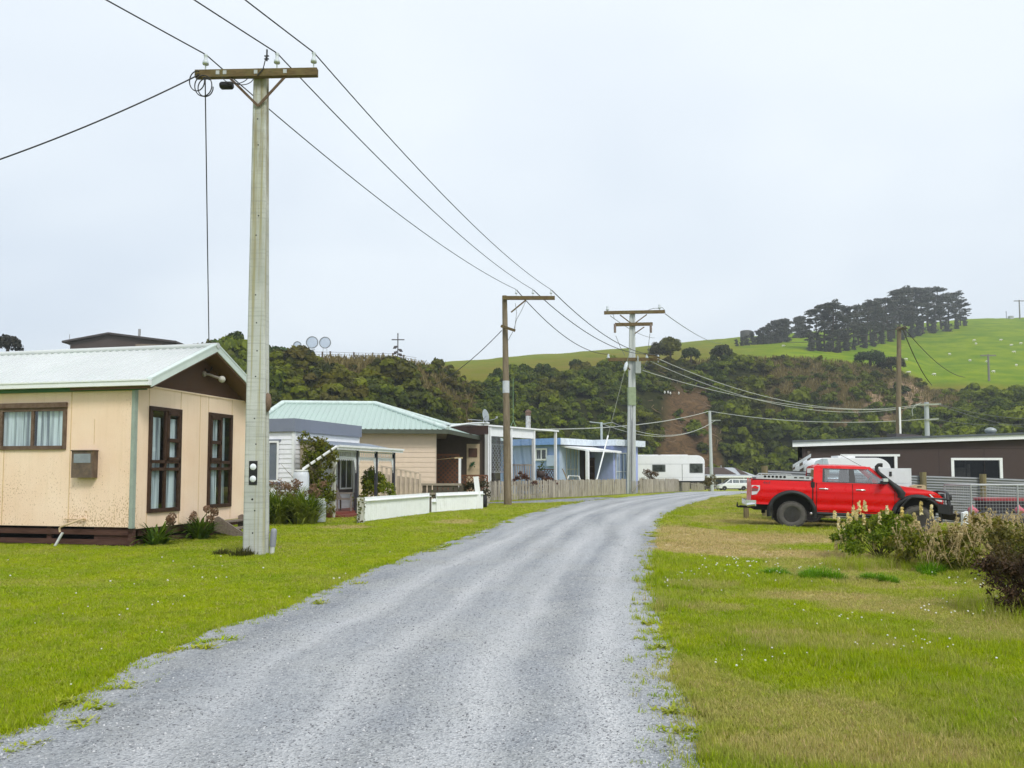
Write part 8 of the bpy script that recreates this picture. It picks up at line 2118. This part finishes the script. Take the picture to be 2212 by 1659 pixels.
for k in range(5):
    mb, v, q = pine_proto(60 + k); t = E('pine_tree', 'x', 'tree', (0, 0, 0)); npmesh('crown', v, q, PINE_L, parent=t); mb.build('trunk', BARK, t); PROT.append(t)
for k in range(3):
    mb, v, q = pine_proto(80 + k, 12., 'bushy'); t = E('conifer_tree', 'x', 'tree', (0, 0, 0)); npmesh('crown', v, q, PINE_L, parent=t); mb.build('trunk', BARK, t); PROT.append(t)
used = set()
def plant(pi, px, pb, pt, label, group, az, wide=1.0):
    src = PROT[pi]; b = hill_hit(px, pb); hh = (slope(pt) - slope(pb)) * b.y
    o = src if pi not in used else copy_tree(src); used.add(pi)
    base = 20. if pi < 5 else 12.
    s = float(hh) / base; o.location = b - Vector((0, 0, .4)); o.rotation_euler = (0, 0, az); o.scale = (s * wide, s * wide, s); MW[o.name] = Matrix()
    o['label'] = label; o['group'] = group; return o
pin = [(1748, 752, 684), (1766, 756, 664), (1783, 757, 655), (1800, 759, 650), (1816, 758, 657), (1832, 755, 660), (1846, 750, 668), (1857, 746, 655), (1872, 744, 650), (1884, 741, 652), (1896, 738, 648), (1909, 736, 640), (1921, 733, 640), (1933, 731, 626), (1946, 728, 634), (1957, 726, 622), (1969, 724, 617), (1983, 722, 626), (1996, 719, 619), (2009, 716, 617), (2023, 714, 630), (2037, 711, 621), (2052, 708, 634), (2066, 706, 631), (2078, 704, 650)]
rp = random.Random(4)
for i, (px, pb, pt) in enumerate(pin):
    plant(rp.randrange(5), px, pb, pt, f'tall dark pine, {ordn(i)} from the left in the grove on the sheep hill', 'pines in the hilltop grove', rp.uniform(0, 6.28), 1.45 if i > 3 else 1.2)
low_ = [(1753, 757, 718), (1774, 758, 728), (1792, 760, 724), (1812, 762, 734), (1830, 758, 722), (1846, 756, 732), (1866, 752, 722), (1886, 748, 718), (1905, 743, 716), (1926, 738, 712), (1948, 734, 708), (1972, 729, 702), (1990, 726, 690), (2016, 720, 688), (2046, 716, 684), (2070, 710, 688), (2088, 704, 684)]
for i, (px, pb, pt) in enumerate(low_):
    plant(5 + i % 3, px, pb, pt, f'bushy conifer filling the pine grove floor, {ordn(i)} from the left', 'bushy conifers under the pines', rp.uniform(0, 6.28), 1.15)
belt = [(1592, 748, 732), (1603, 747, 728), (1614, 746, 722), (1626, 745, 716), (1638, 744, 712), (1650, 743, 706), (1662, 742, 700), (1675, 741, 694), (1689, 740, 688), (1700, 738, 692), (1724, 730, 684), (1735, 729, 681)]
for i, (px, pb, pt) in enumerate(belt):
    plant(5 + i % 3, px, pb, pt, f'dark shelter belt tree, {ordn(i)} from the left, left of the pine grove', 'shelter belt left of the pine grove', rp.uniform(0, 6.28), 1.1)
b = hill_hit(1613, 731); H = E('water_tank', 'small dark tank on the far hill skyline left of the shelter belt', 'tank', b); mb = MB(); w = 2.6; mb.lathe((0, 0, 0), [(w, -1), (w, 3.0), (w * .9, 3.3), (.01, 3.6)], 14); mb.build('tank', mat('tank_dark', (.07, .07, .06), .8), H)
b = hill_hit(2181, 688); H = E('trig_mast', 'small mast and hut on the skyline of the sheep hill', 'mast', b); mb = MB(); mb.tube([(-.8, 0, -.5), (-.8, 0, 4.0)], .15, 5); mb.build('mast', mat('mast_dark', (.15, .16, .17), .7), H); mb = MB(); mb.bx(.6, 2.6, -1, 1, -.5, 1.3); mb.build('hut', mat('hut_pale', (.45, .47, .47), .7), H)

# ridge trees that stand out of the bluff scrub
def crown_tree(px, D, py_top, wpx, label, cols, seed, squat=.8):
    b = Vector(hill_pt(px, D)); top = P(px, py_top, b.y).z; h = top - b.z; w = wpx * b.y / F / 2; r = np.random.default_rng(seed); H = E('ridge_tree', label, 'tree', b); cl = []
    for i in range(30):
        d = sphere_dirs(1, r, -.3)[0]; cl.append(((w * .75 * d[0], w * .75 * d[1], h * .55 + h * .38 * d[2]), np.array([1, 1, .85]) * w * r.uniform(.22, .4)))
    v, q = clump_cloud(cl, 7, .34, r, -.6, .7, .5, 1.5); npmesh('crown', v, q, leafmat('ridge_%d' % px, cols[0], cols[1], None, .25), parent=H); mb = MB(); mb.tube([(0, 0, -1), (.1, 0, h * .6)], [.35, .15], 7); mb.build('trunk', BARK, H)
crown_tree(1448, 183, 729, 56, 'tall olive green round tree standing above the bluff scrub', ((.06, .07, .010), (.16, .16, .02)), 3)
crown_tree(1422, 184, 742, 44, 'dark brown green tree left of the tall olive tree on the bluff', ((.03, .035, .010), (.09, .08, .02)), 4)
crown_tree(1492, 186, 752, 40, 'dark rounded tree right of the tall olive tree on the bluff', ((.03, .05, .010), (.08, .11, .02)), 5)
crown_tree(1560, 188, 748, 46, 'dark bushy tree above the brown slip', ((.03, .04, .010), (.09, .10, .02)), 6)
crown_tree(1170, 166, 788, 40, 'rounded dark bush on the bluff edge under the far pasture', ((.03, .05, .010), (.08, .12, .015)), 7)
crown_tree(1245, 176, 778, 34, 'small dark bush on the bluff edge near the timber pole', ((.03, .05, .010), (.08, .10, .015)), 8)
crown_tree(1880, 193, 764, 66, 'broad dark green tree at the right end of the bare bluff', ((.02, .04, .010), (.06, .09, .015)), 9)
crown_tree(1925, 193, 776, 60, 'dark brown green tree beside the bare timber pole top', ((.03, .035, .010), (.08, .075, .02)), 10)
crown_tree(480, 108, 738, 60, 'bright green bush rising behind the cream roof ridge', ((.03, .07, .008), (.10, .17, .015)), 11)
crown_tree(520, 109, 748, 60, 'dark green bush left of the concrete pole on the bluff', ((.02, .05, .008), (.07, .12, .015)), 12)
crown_tree(600, 109, 756, 56, 'dark green bush right of the concrete pole on the bluff', ((.02, .05, .008), (.07, .12, .015)), 13)
crown_tree(14, 106, 729, 56, 'dark tree top above the left end of the cream roof', ((.02, .02, .012), (.05, .045, .025)), 14)

# ---------------------------------------------------------------- sheep
def sheep_proto():
    mb = MB(); mb.tube([(-.62, 0, .62), (-.55, 0, .66), (-.3, 0, .68), (.1, 0, .68), (.42, 0, .70), (.55, 0, .74), (.66, 0, .72), (.80, 0, .60), (.90, 0, .48), (.95, 0, .42)], [.04, .2, .29, .30, .26, .17, .12, .10, .07, .03], 10)
    for x, y in ((-.42, -.13), (-.42, .13), (.32, -.13), (.32, .13)): mb.tube([(x, y, .5), (x + .02, y, .26), (x, y, -.05)], [.09, .05, .04], 6)
    for sy in (-1, 1): mb.tube([(.74, sy * .07, .68), (.72, sy * .18, .64)], [.035, .015], 5)
    return mb
sp = [(1693, 750), (1862, 768), (1958, 779), (1963, 808), (2018, 812), (2106, 738), (2110, 745), (2164, 737), (2146, 806), (2096, 782), (2134, 784), (2186, 748), (2192, 763), (2207, 744), (2196, 792), (2052, 768)]
proto = None
spp = sorted(sp)
for i, (px, py) in enumerate(spp):
    b = hill_hit(px, py)
    if proto is None: o = sheep_proto().build('sheep', mat('fleece', (.72, .70, .64), .9, var=.1), loc=tuple(b)); proto = o
    else: o = proto.copy(); COL.objects.link(o)
    o.location = b; o.scale = (.85,) * 3; o.rotation_euler = (0, 0, rp.choice((0, 3.14)) + rp.uniform(-.5, .5)); setp(o, f'white sheep grazing on the green hill, {ordn(i)} from the left', 'sheep', 'sheep on the green hill')

# slip debris: pale sticks and roots
def debris():
    r = np.random.default_rng(77); mb = MB()
    for i in range(90):
        px = r.uniform(1395, 1560); d0, d1, _, _, _ = hcol(px); t = r.uniform(.05, .8); D = d0 + (d1 - d0) * t; b = Vector(hill_pt(px, D)); L = r.uniform(1.5, 5); a = r.uniform(-1.2, 1.2)
        e = b + Vector((L * math.sin(a), -.4, -L * math.cos(a) * .6)); mb.tube([b + Vector((0, -.3, .2)), b.lerp(e, .5) + Vector((r.normal(0, .3), -.6, .2)), e + Vector((0, -.3, .3))], [.05, .06, .03], 4)
    mb.build('fallen_branches', mat('bleached_wood', (.26, .18, .11), .9, var=.4, scale=.5), kind='stuff', label='bleached roots and branches strewn down the brown slip')
    q = 0
    for i, (px, py) in enumerate(((1433, 852), (1440, 853), (1445, 855), (1463, 854))):
        Dm = 165; d0, d1, _, _, _ = hcol(px); Ds = np.linspace(d0, d1, 200); zz_ = hill_z(np.full(200, px), Ds); lim = 1.6 + float(slope(py)) * Ds; k = int(np.argmax(zz_ >= lim)); b = Vector(hill_pt(px, Ds[k])) + Vector((0, -1.2, .3)); mb = MB()
        rr = np.random.default_rng(i); mb.lathe((0, 0, 0), [(.001, -.35), (.14, -.2), (.2, .05), (.1, .3), (.001, .4)], 8); H = mb.build('flower_head', mat('white_plume', (.70, .70, .66), .8), loc=tuple(b), label=f'white plume at the top edge of the brown slip, {ordn(i)} from the left', cat='plant plume', group='white plumes above the slip')
debris()

# ---------------------------------------------------------------- grass, clover, gravel as scattered stuff
def tuft_obj(name, seed, n, h, rad, wid, m, lean=.55):
    r = np.random.default_rng(seed); V = []
    for i in range(n):
        a = r.uniform(0, 6.28); d = rad * math.sqrt(r.random()); b = np.array([d * math.cos(a), d * math.sin(a), -.004]); hh = h * r.uniform(.5, 1.15); l = lean * hh * r.uniform(.2, 1.3); a2 = r.uniform(0, 6.28); dr = np.array([math.cos(a2), math.sin(a2), 0]); sd = np.array([-dr[1], dr[0], 0]) * wid * r.uniform(.6, 1.3); p1 = b + dr * l * .35 + [0, 0, hh * .6]; p2 = b + dr * l + [0, 0, hh * .95]
        V += [b - sd, b + sd, p1 + sd * .8, p1 - sd * .8, p1 - sd * .8, p1 + sd * .8, p2 + sd * .15, p2 - sd * .15]
    me = bpy.data.meshes.new(name); V = np.array(V, np.float32); Q = np.arange(len(V)).reshape(-1, 4)
    me.from_pydata(V.tolist(), [], Q.tolist()); me.materials.append(m); o = bpy.data.objects.new(name, me); return o
def blade_material():
    m, nt = nt_new('turf_blade'); at = nd(nt, 'ShaderNodeAttribute', attribute_name='dry', attribute_type='INSTANCER'); c, g = turf_nodes(nt, at.outputs['Fac'])
    c = mixc(nt, maprange(nt, g.outputs['Random Per Island'], 0, 1, 0, .6), c, (.13, .22, .002)); oi = nt.nodes.new('ShaderNodeObjectInfo'); c = mixc(nt, maprange(nt, oi.outputs['Random'], .55, 1, 0, .35), c, (.44, .40, .05))
    p = nt.nodes.new('ShaderNodeBsdfPrincipled'); nt.links.new(c, p.inputs['Base Color']); p.inputs['Roughness'].default_value = .8; p.inputs['Specular IOR Level'].default_value = .06
    t = nt.nodes.new('ShaderNodeBsdfTranslucent'); nt.links.new(c, t.inputs['Color']); mx = nt.nodes.new('ShaderNodeMixShader'); mx.inputs[0].default_value = .4; nt.links.new(p.outputs[0], mx.inputs[1]); nt.links.new(t.outputs[0], mx.inputs[2]); o = nt.nodes.new('ShaderNodeOutputMaterial'); nt.links.new(mx.outputs[0], o.inputs['Surface'])
    return m
BLADE = blade_material()
def scatter(name, pts, rot, scl, protos, attrs, label):
    me = bpy.data.meshes.new(name); n = len(pts); me.vertices.add(n); me.vertices.foreach_set('co', np.asarray(pts, np.float32).ravel())
    for nm, typ, arr in (('rot', 'FLOAT_VECTOR', rot), ('scl', 'FLOAT_VECTOR', scl)): a = me.attributes.new(nm, typ, 'POINT'); a.data.foreach_set('vector', np.asarray(arr, np.float32).ravel())
    for nm, arr in attrs.items(): a = me.attributes.new(nm, 'FLOAT', 'POINT'); a.data.foreach_set('value', np.asarray(arr, np.float32))
    me.update(); o = bpy.data.objects.new(name, me); COL.objects.link(o); setp(o, label, None, None, 'stuff')
    coll = bpy.data.collections.new(name + '_pieces')
    for p in protos: coll.objects.link(p)
    ng = bpy.data.node_groups.new(name + '_scatter', 'GeometryNodeTree'); ng.interface.new_socket('Geometry', in_out='INPUT', socket_type='NodeSocketGeometry'); ng.interface.new_socket('Geometry', in_out='OUTPUT', socket_type='NodeSocketGeometry')
    gi = ng.nodes.new('NodeGroupInput'); go = ng.nodes.new('NodeGroupOutput'); ci = ng.nodes.new('GeometryNodeCollectionInfo'); ci.inputs[0].default_value = coll; ci.inputs[1].default_value = True; ci.inputs[2].default_value = True
    ip = ng.nodes.new('GeometryNodeInstanceOnPoints'); ip.inputs['Pick Instance'].default_value = True
    ar = ng.nodes.new('GeometryNodeInputNamedAttribute'); ar.data_type = 'FLOAT_VECTOR'; ar.inputs[0].default_value = 'rot'; as_ = ng.nodes.new('GeometryNodeInputNamedAttribute'); as_.data_type = 'FLOAT_VECTOR'; as_.inputs[0].default_value = 'scl'
    er = ng.nodes.new('FunctionNodeEulerToRotation')
    L = ng.links.new; L(gi.outputs[0], ip.inputs['Points']); L(ci.outputs[0], ip.inputs['Instance']); L(ar.outputs[0], er.inputs[0]); L(er.outputs[0], ip.inputs['Rotation']); L(as_.outputs[0], ip.inputs['Scale']); L(ip.outputs[0], go.inputs[0])
    md = o.modifiers.new('scatter', 'NODES'); md.node_group = ng
    return o
def grass():
    r = np.random.default_rng(91); N = 330000
    y = 3.0 * (50 / 3.0) ** r.random(N); x = r.uniform(-1, 1, N) * (.88 * y + 2.0)
    keepr = r.random(N)
    ins = inside(road_poly, x, y) | inside(drive_poly, x, y)
    # distance to road edge, for a ragged verge
    lx = np.interp(y, le[:420, 1], le[:420, 0]); rx = np.interp(y, re_[:420, 1], re_[:420, 0])
    edge = np.minimum(np.abs(x - lx), np.abs(x - rx))
    k = ~ins | ((edge < .45) & (keepr < .30 * np.exp(-edge / .14)) & (y < 30))
    hb = MW[CREAM.name].inverted(); lxx = hb[0][0] * x + hb[0][1] * y + hb[0][3]; lyy = hb[1][0] * x + hb[1][1] * y + hb[1][3]
    k &= ~((lxx > .1) & (lxx < 4.3) & (lyy > .1)); hb = MW[WHITEH.name].inverted(); lxx = hb[0][0] * x + hb[0][1] * y + hb[0][3]; lyy = hb[1][0] * x + hb[1][1] * y + hb[1][3]; k &= ~((lxx > 0) & (lxx < 9) & (lyy > -1.4))
    d = dryness(x, y); bare = np.zeros(N)
    k &= r.random(N) > .45 * (d > .75)
    x, y, edge, d = x[k], y[k], edge[k], d[k]; ins = ins[k]; n = len(x); right = x > np.interp(y, re_[:420, 1], (le[:420, 0] + re_[:420, 0]) / 2)
    z = gz(x, y) + .03 * (fbm(x * .8, y * .8) - .5) * (~ins)
    lush = fbm(x * .7 + 30, y * .7, 3)
    h = np.where(right, .80 + .75 * sstep(.45, .68, lush), .58 + .25 * sstep(.45, .65, lush)) * (1 - .35 * d)
    h *= 1 + .7 * np.exp(-edge / .10) * (fbm(x * 3, y * 3, 2) > .45)
    wsc = np.clip(.75 + (y - 4) * .065, .8, 3.2); h = h * np.clip(1 + (y - 10) * .012, 1, 1.4)
    h = h * r.uniform(.65, 1.25, n)
    rot = np.stack([r.normal(0, .12, n), r.normal(0, .12, n), r.uniform(0, 6.28, n)], 1); scl = np.stack([wsc, wsc, h], 1)
    dd = np.clip(d + r.normal(0, .12, n) + .45 * (r.random(n) < .06), 0, 1)
    protos = [tuft_obj('grass_piece', 200 + i, 18, .066, .05, .0036, BLADE) for i in range(5)]
    scatter('grass', np.stack([x, y, z], 1), rot, scl, protos, {'dry': dd}, 'mown grass of the lawns beside the gravel road')
    # clover heads
    M = 5200; y = 4.0 * (16 / 4.0) ** r.random(M); x = r.uniform(-1, 1, M) * .7 * y; ins = inside(road_poly, x, y); rt = x > 0
    cl_ = fbm(x * .55 + 11, y * .8 + 4, 3); k = ~ins & (r.random(M) < np.where(rt, .45 * sstep(.56, .66, cl_) + .008,   .05 * sstep(.46, .6, cl_) + .012)) & (np.where(rt, y > 6.0, True)); x, y = x[k], y[k]; n = len(x)
    m, nt = nt_new('clover_white'); finish(nt, m, (.72, .72, .64), .8, 0, .2)
    me = bpy.data.meshes.new('clover_piece'); bm = bmesh.new(); bmesh.ops.create_icosphere(bm, subdivisions=1, radius=.0105); bm.to_mesh(me); bm.free(); me.materials.append(m); o = bpy.data.objects.new('clover_piece', me)
    s = r.uniform(.7, 1.25, n) * np.clip(y / 9, .8, 1.25); scatter('clover_flowers', np.stack([x, y, gz(x, y) + .062 + .02 * (x > 0)], 1), np.zeros((n, 3)), np.stack([s, s, s * .8], 1), [o], {}, 'white clover flowers dotted over the lawns')
    # loose stones
    M = 34000; y = 3.2 * (24 / 3.2) ** r.random(M); x = r.uniform(-.75, .6, M) * y + 0; k = inside(road_poly, x, y); x, y = x[k], y[k]; n = len(x)
    ps = []
    for i, c in enumerate(((.27, .28, .30), (.38, .39, .41), (.20, .205, .22), (.56, .565, .575))):
        me = bpy.data.meshes.new('stone_piece'); bm = bmesh.new(); bmesh.ops.create_icosphere(bm, subdivisions=1, radius=.5); rr = np.random.default_rng(i)
        for v in bm.verts: v.co = v.co * float(rr.uniform(.7, 1.2)); v.co.z *= .6
        bm.to_mesh(me); bm.free(); me.materials.append(mat('stone_%d' % i, c, .9, var=.2)); ps.append(bpy.data.objects.new('stone_piece', me))
    s = .006 + .013 * r.random(n) ** 3 + .0004 * y
    u = np.interp(y, le[:420, 1], le[:420, 0]); w = np.interp(y, re_[:420, 1], re_[:420, 0]); f = (x - u) / (w - u)
    z = gz(x, y) + .018 + .03 * np.sin(np.pi * np.clip(f, 0, 1)) - .018 * (np.exp(-((f - .3) / .09) ** 2) + np.exp(-((f - .68) / .09) ** 2)) + .014 * (fbm(x * 1.6, y * 1.6) - .5)
    scatter('gravel_stones', np.stack([x, y, z], 1), r.uniform(0, 6.28, (n, 3)) * [.1, .1, 1], np.stack([s, s, s], 1), ps, {}, 'loose grey stones lying on the gravel road')
    # small weeds creeping on to the gravel
    M = 2200; t = r.integers(20, 260, M); sd = r.random(M) < .62; ex = np.where(sd, le[t, 0], re_[t, 0]); ey = np.where(sd, le[t, 1], re_[t, 1]); off = np.abs(np.where(sd & (r.random(M) < .5), r.normal(.32, .07, M), r.normal(0, .15, M))) * np.where(sd, 1, -1); clus = fbm(ey * 1.4 + 5 * sd, ey * 0 + 2, 3)
    k = (clus > .52) & (ey > 3); x, y = (ex + off)[k], ey[k] + r.normal(0, .05, k.sum()); n = len(x)
    wp = [tuft_obj('weed_piece', 300 + i, 20, .05, .06, .007, BLADE, 1.3) for i in range(3)]; s = r.uniform(.6, 1.5, n)
    scatter('verge_weeds', np.stack([x, y, gz(x, y) + .01], 1), np.stack([0 * s, 0 * s, r.uniform(0, 6.28, n)], 1), np.stack([s * 1.2, s * 1.2, s * .7], 1), wp, {'dry': r.uniform(0, .35, n)}, 'low weeds creeping over the gravel verge')
    # fine tall stalks round the bushes
    M = 900; a = np.where(r.random(M) < .6, 0, 1); cx = np.where(a == 0, r.uniform(G(1780, 1225).x, G(2120, 1235).x, M), r.uniform(5.1, 6.2, M)); cyv = np.where(a == 0, r.normal(G(1900, 1228).y, .25, M), r.normal(G(2150, 1330).y, .4, M)); n = M
    tp = [tuft_obj('stalk_piece', 320 + i, 9, .26, .07, .0022, BLADE, .5) for i in range(3)]; s = r.uniform(.5, 1.1, n)
    scatter('rank_grass', np.stack([cx, cyv, gz(cx, cyv)], 1), np.stack([r.normal(0, .1, n), r.normal(0, .1, n), r.uniform(0, 6.28, n)], 1), np.stack([s, s, s], 1), tp, {'dry': np.clip(r.normal(.3, .3, n), 0, 1)}, 'longer rank grass round the feet of the roadside bushes')
grass()
